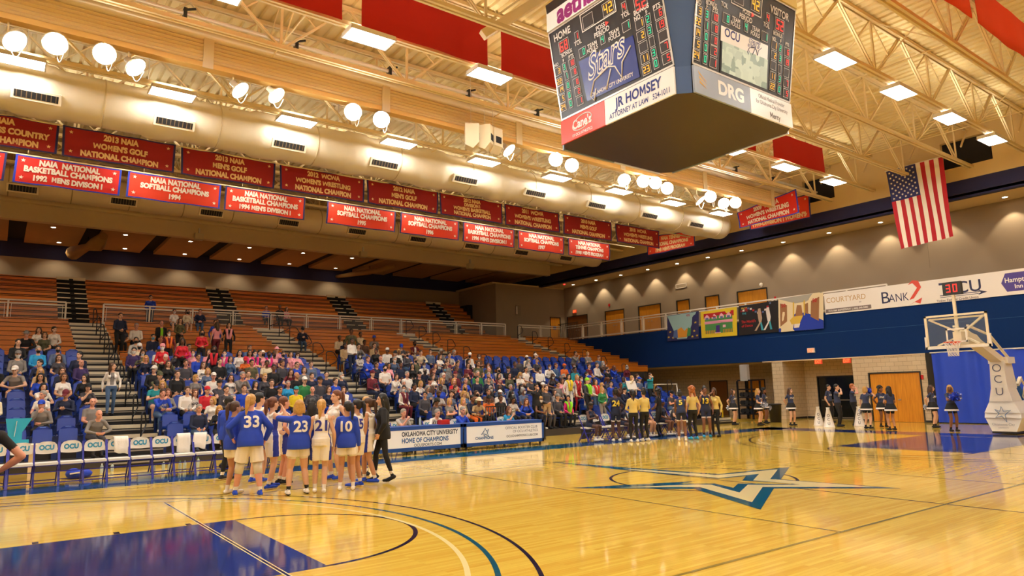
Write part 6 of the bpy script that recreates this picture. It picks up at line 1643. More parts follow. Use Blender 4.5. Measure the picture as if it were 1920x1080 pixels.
# ================================================================== the crowd in the stands
CROWD = """
74 616 C w j ln l - 1|51 630 F k k wg p - 0|99 621 l w k sk l - 1|84 632 L v k on l - 1|27 641 L k k sk l - 0|24 662 L g k cgg l w 0|86 658 L c d sg l k 0|122 659 L s k sk m k 0|135 667 r n k sk l - 0|72 677 r n k sk l - 1|102 675 L d k ln l - 1|104 690 L n k on l - 1|139 685 L P k -- p - 0|6 687 L k k sk l w 0
50 696 F g k cwg l - 0|106 701 L a a ly l - 1|137 700 L w k on m - 1|112 712 L b k lk m - 1|150 712 r k k lk l - 1|87 730 H w k ok l - 1|146 726 H d k ckk l - 1|120 744 P n n cmn m - 0|82 747 r w k sg p - 1|86 760 H g k cbn p - 0|155 759 L g k -- p - 0|166 776 F g d -- p - 0|5 745 L i b sw p - 0
226 594 N n k sn l - 0|231 617 L d k lk l - 1|256 614 L w k sg p - 0|338 601 N v k ln l - 1|303 609 L k k -- p - 0|327 586 L w j sk l w 1|351 587 L i j on l k 1|376 587 C n j sn p - 0|404 604 D b n sn l - 1|407 612 D p m lnx l - 1|429 607 D k k lk l - 1|379 621 N r k ok m k 1|227 645 C i k bwk l k 1|264 636 L l k sk m k 0|287 635 L n n sk l b 0|317 627 D m k uk m w 1|341 634 L i j on l - 1|305 652 N r k bp. l w 1|279 656 P v k ln l w 1|261 660 L w j bb. d k 0|252 656 L P k sk l w 0|342 645 N r k lk d - 1|349 655 L h k sk m - 1|347 664 L d k ln l - 1|364 665 L p k un l w 1|375 660 L p k ln l - 1|372 674 L b n sk m - 0|404 676 L k k sk l - 0|402 655 D k k lk d k 1
284 677 L n b oy p - 1|295 676 F v k sw p - 0|324 687 L k k ln l - 1|357 685 L d k sn p - 0|385 689 L w b ln l - 1|282 697 r k k cwg l - 0|338 704 L k k sn l - 0|315 710 H v k cvn l - 0|351 714 l g k oy l - 1|375 711 L w b cw. p - 0|402 699 L s b oy l - 1|401 714 L w j ln l - 1|322 726 L u k oy l - 1|293 722 P t j ckn l - 0|355 726 L w k sn l - 0|387 726 L r k crn l - 0|416 725 X d k ckk l - 0|336 740 C g j ot p - 1|365 741 L l j lt l - 1|397 735 L d k sk l - 0|304 744 H b j sn p - 0|385 757 r w k oy l - 1|356 769 L n j sg p - 0|396 776 P k k ly l - 1|427 704 L b k sn l - 0|454 702 H g k sg p - 0|464 715 L k k lk l - 1|435 734 L b k sn l - 0|426 748 L g k sg p - 0
427 659 L w p uk l w 1|433 666 L w k lk l - 1|448 660 L w h uk l w 1|454 671 P o k cr. d - 1|469 659 L p h lk m - 1|474 667 L w h sk d k 1|487 659 L d k sk l - 0|492 664 L p k cwk l k 1|504 660 L P k un l k 1|514 669 L p k un d k 1|531 656 L p k wp. l - 1|531 669 P p k on l w 1|546 662 L p k ok l - 1|429 677 L j j on l - 1|477 676 L v k sk m - 0|489 684 L i k sk d - 0|509 681 L d k sn m - 0|519 692 L k k sk d - 0|546 699 l k k -- m - 0|552 682 L b k sn l - 1|559 689 L g k on l - 1|586 684 L s j sn l - 0
500 574 L b n sn p - 0|525 581 L k k sk d - 0|537 579 L p k ln l - 1|568 615 P n j ckn l - 0
587 707 L n k sn l - 0|597 703 L n k sk l - 0|565 710 L e k cwn l - 0|549 719 L c k sg p - 1|614 711 L d k ckn m - 0|607 724 L n b on l - 1|630 720 L b k sn l - 0|646 734 X w k on l - 1|620 730 L d k -- p - 0|572 728 L y d ctg p - 0|540 737 L n k sk m - 1|484 712 L k k sn l - 0|572 764 L k k -- p - 0
637 631 L i k sk d - 0|659 622 D v k sk d - 0|676 625 L i k sk d - 0|684 639 L z k sk d - 0|660 637 N w n sk d - 0|702 632 L g k bb. d - 0|637 646 l a a sk d - 0|647 643 L n k sk d - 0|674 648 F g k sk l - 0|702 651 L a k sn l - 0|700 660 r k k sk d - 1|726 660 r w k cwk d - 0|740 666 L k k ckk l - 0|742 681 L n k sk d - 0|759 685 L k k lk l - 1|760 648 P d k cbk l - 0|778 642 C m i sk d k 0|793 664 F i n sn l - 0|782 676 L v k sn l k 0
669 677 X b b sn p - 0|689 677 L b k -- p - 0|710 680 L n k sn m - 0|721 690 L p k lk m - 1|709 693 L w n sk l k 0|698 697 L m n cmn l - 0|724 703 H w n on l - 1|757 704 L w j sg p - 0|786 699 L k k ckn p - 0|801 689 L w m sk d w 0|817 688 L n k lt l - 1|817 702 C w n on l - 1|833 687 L g b sk d b 0|836 707 L n k sw p - 1|842 681 L g k sn l - 0|731 721 C g t sw p - 1|752 720 L n k sk d - 0|768 724 F w g oy l - 1|757 734 r w m sk m w 1|813 716 L z k ckn p - 0|835 720 L g j oy l - 1|777 742 r d k sk m - 0|794 751 P d i qk d - 1|816 750 X g n oy p - 1|849 741 r s n qn l - 1|856 720 L r k oy p - 1
861 682 L n k sk m - 0|872 682 L m k on l - 1|884 685 L v k sn m - 0|909 689 L b k -- p - 0|856 700 L m k cmn p - 0|890 702 L e k sg p - 0|866 720 L b k sg p - 1|877 730 L a k ly l k 1|892 733 L v k on l k 1|897 710 L n k sk l - 0|912 711 r n b sn l - 0|927 730 L z k sn m - 0|950 730 L s k sg p - 1|906 746 F a k wi. d - 0|929 746 C o k ckk d - 0|943 743 L w k cwk d - 0|867 756 L i k oy p - 1|886 756 C n o sk d - 0|915 762 L k k sk d - 0
971 677 L d k sk d - 0|991 674 L i k cwk d - 1|1004 668 L b k cwn l - 0|986 691 L w a sk m - 0|1003 693 L w k sk d w 0|966 687 L n k sk d - 0|1106 684 L m k sn l - 0|1120 684 L w k sn l - 0|1057 690 L o k cok d - 0|1082 696 L t k sk d - 0|1102 700 L k k sk m w 0|1037 712 L p k on m - 1|1046 720 L g k sk m - 0|1080 742 r h k sk m - 1|1150 716 r b k sk l - 0|1165 715 l t k on l - 1|1185 705 A i k ly l - 1|1195 709 L s k cbn l - 0|1219 704 A t k sn l w 0|1092 714 L d n sk l w 0|940 712 L n k sn p - 0|925 704 L g k sg p - 0
1060 704 D w w lk l - 1|1077 707 D w r oy l - 1|1101 712 N d k bx. l - 0|1112 718 N w j ln l - 1|1129 726 N e g ly l - 1|1006 727 A k k sk m - 0|1022 727 N d a sn l - 0
211 694 W w j ln l - 1
"""
PK = dict(L='lap', F='fwd', X='cross', H='chin', C='clasp', P='phone', l='left', r='right', D='down', N='front', I='hips', B='back', K='clap', W='walk', A='face', E='bend')
SITW = dict(lap='seated', fwd='seated leaning forward', cross='seated with arms crossed', chin='seated with hand raised to chin', clasp='seated with clasped hands', phone='seated looking down at hands', left='seated looking aside', right='seated looking aside')
SLOTS = chair_slots(); used = set(); placed = []; LBL = {}
rc_ = random.Random(11)
BOAS = {(317, 627): 'o', (429, 607): 'p', (402, 655): 'r', (427, 659): 'h', (448, 660): 'h', (469, 659): 'h', (474, 667): 'h', (1060, 704): 'y', (1077, 707): 'r', (1101, 712): 'x', (1112, 718): 'r', (1080, 742): 'x', (504, 660): 'P', (757, 734): 'm'}
def blk_of(x):
    for k in range(4):
        if x < AISLES[k][0] + .75: return k
    return 4
people = []
for ent in CROWD.replace('\n', '|').split('|'):
    q = ent.split()
    if not q: continue
    u, v = float(q[0]), float(q[1]); pose = PK[q[2]]; top, bot, hair, skin, mask, fem = q[3], q[4], q[5], q[6], q[7], int(q[8]); mask = None if mask == '-' else mask
    sc = rc_.uniform(.96, 1.04); me, fig = BODY[(pose, fem)]; hz = fig.HM.translation.z * sc; hy = fig.HM.translation.y; sh = max(.478, .470 * fig.k * sc + .008); seat = pose in SITP; best = None
    for r in range(NROW):
        if seat: y0, z0 = (yr(r) + .50, zr(r) + sh) if r < NCH else (yr(r) + .14, zr(r) - RISE + sh)
        else: y0, z0 = yr(r) + (.30 if r < NCH else .5), zr(r) + .005
        p = at(u, v, y=y0 + hy); e = abs(p.z - (z0 + hz))
        if best is None or e < best[0]: best = (e, r, p.x, y0, z0)
    e, r, x, y0, z0 = best
    if (u, v) in ((500, 574), (525, 581), (537, 579)): r = 20 + int(e > 9); x = at(u, v, y=33.6).x; y0, z0 = 33.75, ZC + .33 * 2 + .285 + .0; y0 = YALC + .5 * 2 + .05; z0 = ZC + .33 * 2 + .285 + sh - .43; r = 30
    elif seat and r < NCH:
        c = sorted(((abs(sx - x), i) for i, (k, rr, j, sx) in enumerate(SLOTS) if rr == r and i not in used))
        if c and c[0][0] < .75: used.add(c[0][1]); x = SLOTS[c[0][1]][3]
    else:
        for _ in range(6):
            for (px_, py_) in placed:
                if abs(py_ - y0) < .42 and abs(px_ - x) < .50: x = px_ + (.51 if x >= px_ else -.51)
    placed.append((x, y0))
    people.append((u, v, pose, seat, top, bot, hair, skin, mask, fem, r, x, y0, z0, sc))
# the rest of the packed middle blocks
for k, r, j, x in list(SLOTS):
    i = SLOTS.index((k, r, j, x))
    if i in used or r > 9: continue
    d = Vector((x, yr(r) + .5, zr(r) + 1.1)) - CAM; u = 960 + FPX * d.dot(RX) / d.dot(_f)
    pr = {1: .30, 2: .55, 3: .22}.get(k, 0)
    if r < 2 and k == 1: pr = 0
    if u < 330 or rc_.random() > pr: continue
    fem = int(rc_.random() < .5); pose = rc_.choice(['lap', 'clasp', 'fwd', 'cross', 'left', 'right', 'phone', 'chin']); sc = rc_.uniform(.96, 1.04); f = BODY[(pose, fem)][1]
    used.add(i); people.append((u, 0, pose, True, rc_.choice('kkngdddlbwvsmzj'), rc_.choice('kjnd'), (rc_.choice('lopl') if fem else rc_.choice('sssc')) + rc_.choice('knngty'), rc_.choice('llllpmdk'), rc_.choice([None, None, None, 'k', 'w']), fem, r, x, yr(r) + .50, zr(r) + max(.478, .470 * f.k * sc + .008), sc))
    q = people[-1]
    if q[6][0] == 'c': people[-1] = q[:6] + ('c' + rc_.choice('knwbg') + 'n',) + q[7:]
# standing person on the walkway behind the railing
people.append((282, 572, 'back', False, 'b', 'n', 'sk', 'l', None, 0, 31, at(282, 572, y=31.3).x, 31.3, ZC + .005, 1.0))
order = {}
for i, P in enumerate(people): order.setdefault((P[10], blk_of(P[11])), []).append((P[11], i))
rank = {}
for kk, L in order.items():
    for n_, (x, i) in enumerate(sorted(L)): rank[i] = n_
for i, (u, v, pose, seat, top, bot, hair, skin, mask, fem, r, x, y0, z0, sc) in enumerate(people):
    me, fig = BODY[(pose, fem)]
    head = rc_.uniform(-.3, .3)
    if (u, v) == (407, 612): head = math.pi + .3
    sl = 'l' if rc_.random() < .6 or top in 'kn' else 's'
    o = make_person(pose, fem, (x, y0, z0), head, top, bot, hair if hair[-1] != 'x' else 'ln', skin, mask, sleeve=sl, legs='l' if rc_.random() < .9 or not seat else 's', shoe=rc_.choice('kkwdg'), sc=sc, panel={(303, 609): 'x', (231, 617): 'w', (731, 721): 'c', (282, 697): 'k', (356, 769): 'n', (5, 745): 'b', (778, 642): 'w', (211, 694): 'g'}.get((u, v)))
    if (u, v) in BOAS: boa(o, fig, BOAS[(u, v)], .05)
    if (u, v) in ((304, 744), (385, 689), (909, 689), (401, 714), (365, 741)): decal(o, fig, 'STARS' if u != 365 else 'OCU', .30, .075, cm('w') if top == 'b' else cm('n'), back=False, name='shirt_print', maxw=.24)
    if (u, v) == (397, 735): decal(o, fig, 'OCU', .30, .08, cm('w'), back=False, name='shirt_print')
    hat = {'c': '%s cap', 'b': '%s knit cap', 'w': '%s brimmed hat'}
    hd = 'bald head' if hair == '--' else (hat[hair[0]] % CLOTH[hair[1]][0]) if hair[0] in hat else '%s %s hair' % (HST[hair[0]], HCOL[hair[1]][0])
    rowt = 'upper tier' if r == 30 else 'walkway' if r == 31 else '%s row' % ORD[r]
    pl = '%s, %s' % (rowt, BN[blk_of(x)])
    o['label'] = 'person %s, %s top, %s%s, %s, %s there' % ('seated' if seat else 'standing', CLOTH[top][0], hd, ', mask' if mask else '', pl, ORD[rank[i] % 21])
    o['group'] = 'spectators in the stands'
# ---- chairs: tipped up where nobody sits
proto_e, proto_s = chair_proto(CU), chair_proto(CD)
def cdist(s): return (Vector((s[3], yr(s[1]), zr(s[1]))) - CAM).length
vis = [i for i, s in enumerate(SLOTS) if -40 < (lambda d: 960 + FPX * d.dot(RX) / d.dot(_f))(Vector((s[3], yr(s[1]) + .5, zr(s[1]) + .7)) - CAM) < 1960]
vis.sort(key=lambda i: cdist(SLOTS[i]) + (3 if i in used else 0))
fu = {True: False, False: False}
for i in vis[:300]:
    k, r, j, x = SLOTS[i]; e = i not in used; p = proto_e if e else proto_s
    o = p if not fu[e] else dup(p); fu[e] = True
    o.location = (x, yr(r) + .56, zr(r) + .003); o['label'] = '%s blue stadium chair, %s row up, %s seat of the %s' % ('empty' if e else 'occupied', ORD[r], ORD[j], BN[k])
b = MB()
for i in vis[300:]:
    k, r, j, x = SLOTS[i]
    for q in (CB, CU if i not in used else CD, CF):
        o_ = len(b.v); b.v += [(vx + x, vy + yr(r) + .56, vz + zr(r) + .003) for vx, vy, vz in q.v]; b.f += [tuple(t + o_ for t in f) for f in q.f]; b.m += [b.mi(q.mats[t]) for t in q.m]; b.sm += q.sm
if b.v: tag(b.build('stadium_chairs'), 'remaining far blue stadium chairs in the back chair rows', 'chairs', kind='stuff')
# ================================================================== teams, cheerleaders, officials
def hgt(fv, tv, u): 
    hv = 754 - .0213 * (u + 11); return 1.81 * (fv - tv) / (fv - hv)
JW, JB, SHW = mat('white jersey cloth', 'efe8dc', .7), mat('royal blue warmup cloth', '1a3fb8', .75), mat('white shorts cloth', 'f0e6d4', .75)
TRIM_B = mat('royal blue jersey trim', '1c2f9a', .7); NUMW, NUMB, NUMG = mat('white number', 'f0e8dc', .7), mat('blue number', '2a2f96', .7), mat('gold number', 'e0c840', .7)
def f_fem(fig): return fig.fem
def clothes(fig, top=None, shorts=None, thigh=.62):
    """returns shapes for a top ('warm' long sleeved, 'tank' sleeveless, 'jacket') and for shorts"""
    k = fig.k; out = {}
    if top:
        b = MB(); hem = {'warm': -.13, 'tank': -.03, 'jacket': -.16}[top]; inf = {'warm': .022, 'tank': .013, 'jacket': .024}[top] * k
        secs = [(h, rx, ry) for h, rx, ry in fig.torso if h > .05 * k]
        rx0, ry0 = fig.torso[1][1] + .012 * k, fig.torso[1][2] + .02 * k
        secs = [(hem * k, rx0, ry0), ((hem + .08) * k, rx0 + .004 * k, ry0 + .004 * k)] + [(.06 * k, rx0 - .006 * k, ry0 - .012 * k)] + secs[1:]
        secs = [q for q in secs if q[0] <= (.475 if top != 'tank' else .43) * k]
        if top == 'tank': secs[-1] = (secs[-1][0], secs[-1][1] * .74, secs[-1][2])
        fig.loft(b, secs, inf)
        if top == 'tank':
            for sg in (1, -1):
                p = fig.pel + fig.up * .40 * k + fig.rt * sg * .095 * k; b.tube([p + fig.fw * .10 * k, p + fig.up * .075 * k, p - fig.fw * .105 * k], [.03 * k, .026 * k, .03 * k], fig.m, 8)
        if f_fem(fig):
            for q in (-.07, .07): b.ell(fig.pel + fig.up * .31 * k + fig.rt * q * k + fig.fw * .085 * k, (.062 * k + inf * .8,) * 3, fig.m, 8)
        if top != 'tank':
            for sg in (1, -1): b.tube([fig.pel + fig.up * .45 * k + fig.rt * sg * .03 * k, fig.pel + fig.up * .418 * k + fig.rt * sg * .14 * k], [.058 * k, .066 * k], fig.m, 9)
            for shp, el, wr in fig.arm:
                b.ell(shp, (.074 * k,) * 3, fig.m, 8); b.tube([shp, el], [.07 * k, .058 * k], fig.m, 10); b.ell(el, (.058 * k,) * 3, fig.m, 8); b.tube([el, el.lerp(wr, .5), wr], [.058 * k, .052 * k, .038 * k], fig.m, 10)
        out['top'] = b
    if shorts:
        b = MB(); secs = [(.10 * k, fig.torso[2][1], fig.torso[2][2]), (.0, fig.torso[1][1] + .012 * k, fig.torso[1][2] + .014 * k), (-.09 * k, fig.torso[0][1] + .04 * k, fig.torso[0][2] + .03 * k)]
        fig.loft(b, secs[::-1], .016 * k)
        for hp, kn, an, d in fig.leg: b.tube([hp + Z_ * .01, hp.lerp(kn, thigh)], [.108 * k, .118 * k], fig.m, 14)
        out['shorts'] = b
    return out
FG = []
def fg(label, pos, rz, H, skin, hair, top, topm, shortsm, pose, num=None, shoe='w', sock='w', fat=0.0, pants=None, trim=None, thigh=.62, w=1.0, extra=None, fem=True, group=None, heel=0.0, panel=None, front=None, vx=.0105, sleeve=None):
    f = Fig(H=H, fem=fem, fat=fat, w=w, heel=heel, **pose); st = {}
    fuse(f.b, vx, body_cb(f, st, 'm', True)); cl = clothes(f, top, 'shorts' if shortsm else None, thigh)
    for kx, mb in cl.items():
        def cb(me, kx=kx): st[kx] = me
        fuse(mb, vx, cb, 5, {'top': {'warm': 'warmup_top', 'tank': 'jersey', 'jacket': 'jacket'}.get(top), 'shorts': 'shorts'}[kx])
    FG.append((label, pos, rz, skin, hair, top, topm, shortsm, num, shoe, sock, pants, trim, extra, group, f, st, panel, front, sleeve))
def build_fg():
    run_jobs()
    for label, pos, rz, skin, hair, top, topm, shortsm, num, shoe, sock, pants, trim, extra, group, f, st, panel, front, sleeve in FG:
        undertop = {'tank': 'w', 'warm': 'w', 'jacket': 'g', None: 'k'}[top] if panel is None else panel
        o = make_person(st['m'], True, pos, rz, sleeve or undertop, pants or 'w', hair, skin, sleeve='n' if top == 'tank' else 's' if not sleeve else 'l' if top else 's', legs='l' if pants else 's', shoe=shoe, sock=sock)
        o['label'] = label; tq = None
        if group: o['group'] = group
        for kx in ('top', 'shorts'):
            if kx not in st: continue
            me = st[kx]; me.materials.clear(); C = centers(me); idx = np.zeros(len(C), int)
            me.materials.append(topm if kx == 'top' else shortsm); me.materials.append(trim or TRIM_B); me.materials.append(cm(front or 'g'))
            x = (C - np.array(f.pel)) @ np.array(f.rt); fy = (C - np.array(f.pel)) @ np.array(f.fw); h = (C - np.array(f.pel)) @ np.array(f.up)
            if trim:
                lim = .128 * f.k if kx == 'top' else .150 * f.k
                idx[(np.abs(x) > lim) & (np.abs(fy) < .06)] = 1
            if top == 'jacket' and kx == 'top': idx[(fy > .02) & (np.abs(x) < .05 * f.k + .05 * np.clip(h, 0, 1) * 0)] = 2
            me.polygons.foreach_set('material_index', idx); me.update()
            q = bpy.data.objects.new(me.name, me); COL.objects.link(q); q.parent = o; tq = q if kx == 'top' else tq
        if num:
            st_, m, back = num; decal(tq, f, st_, .29 if back else .27, .19, m, back=back, me=st['top'], maxw=.26)
        if extra: extra(o, f)
    FG.clear()
PL = 'home team players in the huddle'
def P_(u, v): return at(u, v, z=0)
dn = lambda a=.0: dict(hands=((-.235, -.06, .80), (.235, -.06, .80)), head=(a, .1))
def knees(o, f):
    for i, (hp, kn, an, d) in enumerate(f.leg):
        b = MB(); b.tube([kn + (hp - kn) * .18, kn, kn + (an - kn) * .30], [.082 * f.k, .076 * f.k, .07 * f.k], mat('pale knee sleeve', 'd8d0c4', .8), 14); child(b, 'knee_sleeve', o)
AW = 2.75
fg('player in blue warmup number 33 with long blonde ponytail and wrapped knees', P_(466, 930), AW + .25, 1.83, 'p', 'py', 'warm', JB, SHW, dict(hands=((-.26, -.10, .92), (.27, -.22, .98)), elb=((-1, .5, 0), (1, .5, 0)), head=(-.5, .1), lean=.12, feet=((-.17, .12, 0), (.2, -.14, 0))), ('33', NUMW, True), shoe='b', fat=.025, trim=None, thigh=.80, extra=knees, group=PL)
fg('player in blue warmup with brown ponytail at the left edge of the huddle', P_(434, 926), 2.15, 1.70, 'm', 'pn', 'warm', JB, SHW, dn(-.3), shoe='w', group=PL, thigh=.5)
fg('staff member in blue polo with dark hair behind the left of the huddle', at(424, 900, z=0), 2.2, 1.80, 'm', 'sk', 'warm', JB, None, dict(hands=((-.235, -.06, .80), (.235, -.06, .80)), head=(-.2, 0)), pants='k', shoe='k', fem=False, sleeve=None)
fg('tall player with dark hair in white jersey behind number 33', P_(481, 905), 2.35, 1.86, 'l', 'sk', 'tank', JW, SHW, dn(-.6), shoe='b', trim=TRIM_B, group=PL)
fg('player in white jersey with brown ponytail, hand raised to mouth', P_(506, 916), 1.75, 1.76, 'l', 'pt', 'tank', JW, SHW, dict(hands=((.02, -.24, 1.50), (.12, -.22, 1.05)), elb=((-.5, -.2, -.9), (.7, .4, -.2)), head=(.1, .05), feet=((-.12, .1, 0), (.12, -.08, 0))), shoe='b', trim=TRIM_B, group=PL, thigh=.72)
fg('player in white jersey with short brown hair seen in profile', P_(527, 908), 1.6, 1.77, 'p', 'st', 'tank', JW, SHW, dict(hands=((-.22, -.1, .95), (.15, -.25, 1.35)), head=(.1, 0)), shoe='k', trim=TRIM_B, group=PL, thigh=.72)
fg('player in blue warmup number 23 with curly blonde bob, one elbow raised', P_(558, 927), AW + .3, 1.70, 'l', 'oy', 'warm', JB, SHW, dict(hands=((-.27, -.08, .84), (.10, -.30, 1.36)), elb=((-.8, .5, 0), (1, .25, .15)), head=(-.2, .05), feet=((-.17, 0, 0), (.17, 0, 0))), ('23', NUMW, True), shoe='w', sock='k', fat=.022, group=PL, thigh=.5)
fg('coach in black with black heels hidden behind the blonde player', P_(582, 899), 2.6, 1.66, 'l', 'lk', 'jacket', cm('k'), None, dict(hands=((-.16, -.22, 1.05), (.16, -.22, 1.05)), head=(0, .1)), pants='k', shoe='k', heel=.06)
fg('player in white jersey number 21 with long blonde ponytail', P_(600, 924), AW, 1.70, 'l', 'py', 'tank', JW, SHW, dict(hands=((-.24, -.08, .86), (.24, -.05, .84)), head=(-.15, .1), feet=((-.07, .05, 0), (.1, -.1, 0))), ('21', NUMB, True), shoe='w', trim=TRIM_B, group=PL, thigh=.72)
fg('tallest player in white jersey with hand at her chest in the huddle', P_(629, 899), 5.1, 1.88, 'l', 'pt', 'tank', JW, SHW, dict(hands=((.04, -.2, 1.18), (.2, -.16, 1.0)), elb=((-.8, -.1, -.6), (.8, .4, -.3)), head=(-.2, .1)), shoe='b', trim=TRIM_B, group=PL, thigh=.68)
fg('player in blue warmup number 10 with dark ponytail', P_(649, 919), AW - .12, 1.65, 'm', 'pk', 'warm', JB, SHW, dict(hands=((-.235, -.06, .83), (.235, -.06, .83)), head=(.75, .1), feet=((-.13, 0, 0), (.12, 0, 0))), ('10', NUMW, True), shoe='w', group=PL, thigh=.5)
fg('player in white jersey with black ponytail just right of number 10', P_(668, 913), 3.5, 1.68, 'm', 'pk', 'tank', JW, SHW, dn(.4), ('5', NUMB, True), shoe='b', trim=TRIM_B, group=PL, thigh=.66)
fg('rightmost player in white jersey with dark ponytail, weight on one leg', P_(690, 905), 3.9, 1.70, 'm', 'pn', 'tank', JW, SHW, dict(hands=((-.2, -.14, .98), (.24, -.04, .86)), head=(.3, .1), feet=((-.1, -.12, 0), (.1, .2, 0))), shoe='b', trim=TRIM_B, group=PL, thigh=.66)
fg('blonde staff member in pale shirt behind the right of the huddle', P_(686, 893), 4.2, 1.72, 'l', 'oy', 'warm', mat('pale blue shirt cloth', 'a8b8d8', .8), None, dn(.2), pants='b', shoe='k')
fg('coach in black suit and grey top with long black hair, hand on hip', P_(717, 904), 4.35, 1.72, 'l', 'lk', 'jacket', cm('k'), None, dict(hands=((-.20, -.05, 1.0), (.23, -.10, .98)), elb=((-1, .4, .1), (1, .55, .1)), head=(.1, .05), feet=((-.12, -.14, 0), (.14, .18, 0))), pants='k', shoe='k', heel=.07, front='g')
fg('person in black shirt with hand on hip at the left edge of the court', (-11.62, .25, 0), 2.75, 1.80, 'p', 'sn', None, None, None, dict(hands=((-.17, -.09, 1.02), (.21, -.02, 1.0)), elb=((-1, .1, -.1), (1, .35, .1))), pants='k', shoe='k', fem=False)
build_fg()

# ---- visiting team and staff before their bench
VN = mat('navy visitor jersey', '1a2344', .75)
VG = 'visiting team by their bench'
def vis_(u, v, rz, sc, pose, top, bot, hair, skin, lab, sleeve='n', legs='s', num=None, fem=1, shoe='w', hem=None, sock=None, z=0):
    p = at(u, v, z=0); o = make_person(pose, fem, (p.x, p.y, z), rz, top, bot, hair, skin, sleeve=sleeve, legs=legs, shoe=shoe, sc=sc, hem=hem, sock=sock); o['label'] = lab; o['group'] = VG
    f = BODY[(pose, fem)][1]
    if num: decal(o, f, num[0], .29, .18, NUMG, back=num[1])
    return o, f
A2 = 2.6
vis_(1157, 828, A2, 1.08, 'hips', 'n', 'n', 'uk', 'k', 'visiting player number 24 in navy with white hem seen from behind', num=('24', True), sleeve='l', hem='w', sock='k')
vis_(1190, 829, A2, 1.05, 'front', 'G', 'k', 'pk', 'd', 'staff member in pale gold sweatshirt and black striped trousers, left of two', sleeve='l', legs='l')
vis_(1211, 827, A2 + .3, 1.06, 'front', 'G', 'k', 'uk', 'm', 'staff member in pale gold sweatshirt and black trousers, right of two', sleeve='l', legs='l')
vis_(1238, 818, A2 + .9, 1.05, 'front', 'k', 'k', 'qk', 'd', 'coach in black vest and trousers with curly dark hair', sleeve='s', legs='l', shoe='k')
vis_(1280, 827, A2 - .3, 1.06, 'bend', 'n', 'n', 'uk', 'd', 'visiting player number 5 in navy leaning forward seen from behind', num=('5', True), hem='w')
vis_(1302, 824, A2 + .2, 1.08, 'down', 'G', 'k', 'qr', 'l', 'staff member in pale gold tee with orange hair and black trousers', legs='l', shoe='c', sleeve='s')
vis_(1326, 820, 5.6, 1.08, 'down', 'n', 'n', 'uk', 'd', 'visiting player in navy facing the court between two staff in gold', num=('13', False), hem='w', shoe='c', sock='k')
vis_(1344, 819, 4.9, 1.05, 'face', 'G', 'k', 'on', 'd', 'staff member in pale gold sweatshirt with hand to face, rightmost of the team', sleeve='l', legs='l', shoe='k')
for i, (u, x, top, hair, skin, pose, lab) in enumerate(((1112, 5.4, 'n', 'sk', 'k', 'phone', 'visiting player seated at the left end of their bench'), (1168, 7.0, 'n', 'uk', 'k', 'lap', 'visiting player seated on their bench behind number 24'), (1240, 9.2, 'n', 'bb.', 'd', 'lap', 'visiting player with light blue hair seated on their bench'), (1257, 9.75, 'd', 'cb.', 'l', 'fwd', 'person in dark shirt and blue cap seated on the visiting bench'), (1206, 8.2, 'P', 'on', 'm', 'left', 'person in purple top seated on the visiting bench behind staff'))):
    o = make_person(pose, 1, (x, 9.05, .5), .1, top, 'n', hair, skin, sleeve='n' if top == 'n' else 's', legs='s', shoe='w', sc=1.02); o['label'] = lab; o['group'] = VG

# ---- officials and table crew
tc = ((756, 771, 'chin', 'l', 'k', 'sg', 'p', 'seated scorer with grey hair and glasses at the left of the scorer table', 0), (819, 776, 'fwd', 'w', 'k', 'sg', 'p', 'seated official in black and white striped shirt at the scorer table', 0), (867, 768, 'chin', 'b', 'k', 'sg', 'p', 'seated grey haired scorer in royal blue jacket at the scorer table', 0), (954, 771, 'chin', 'c', 'k', 'lt', 'l', 'seated scorer in bright blue top with long hair at the table right end', 1))
for u, v, pose, top, bot, hair, skin, lab, fem in tc:
    f = BODY[(pose, fem)][1]; p = at(u, v, y=10.75 + f.HM.translation.y); sx = 1.0
    o = make_person(pose, fem, (p.x, 10.75, .46), .1, top, bot, hair, skin, sleeve='l' if top == 'b' else 's', sc=sx); o['label'] = lab; o['group'] = 'table crew'
    if u == 819:
        b = MB(); k = f.k
        for j in range(-3, 4):
            L = []
            for h in np.linspace(.06, .43, 6):
                rx = np.interp(h * k, [q[0] for q in f.torso], [q[1] for q in f.torso]); ry = np.interp(h * k, [q[0] for q in f.torso], [q[2] for q in f.torso]); a = j * .42
                L.append(f.pel + f.up * h * k + f.rt * rx * math.sin(a) * 1.0 + f.fw * (ry * math.cos(a)) * 1.0)
            b.tube(L, .013, cm('k'), 5)
        child(b, 'shirt_stripe', o)
    q = dup(fc0); q.location = (p.x, 10.75, 0); q.scale = (.94, 1, 1); q['label'] = 'white folding chair behind the scorer table under the %s' % lab.replace('seated ', '').split(' at ')[0].split(' in ')[0]
bottle(Vector((-1.02, YT + .35, ZT1)), .26, 'clear water bottle standing on the scorer table', 'white', 'bottle on the table')
b = MB(); b.box((.0 - .35, YT + .2, ZT1), (.05 - .1, YT + .45, ZT1 + .14), mat('red console', 'c02020', .4)); b.box((-.1, YT + .22, ZT1), (.1, YT + .42, ZT1 + .08), CONEW); tag(b.build('score_console'), 'small red and white console on the scorer table beside the striped official', 'console')

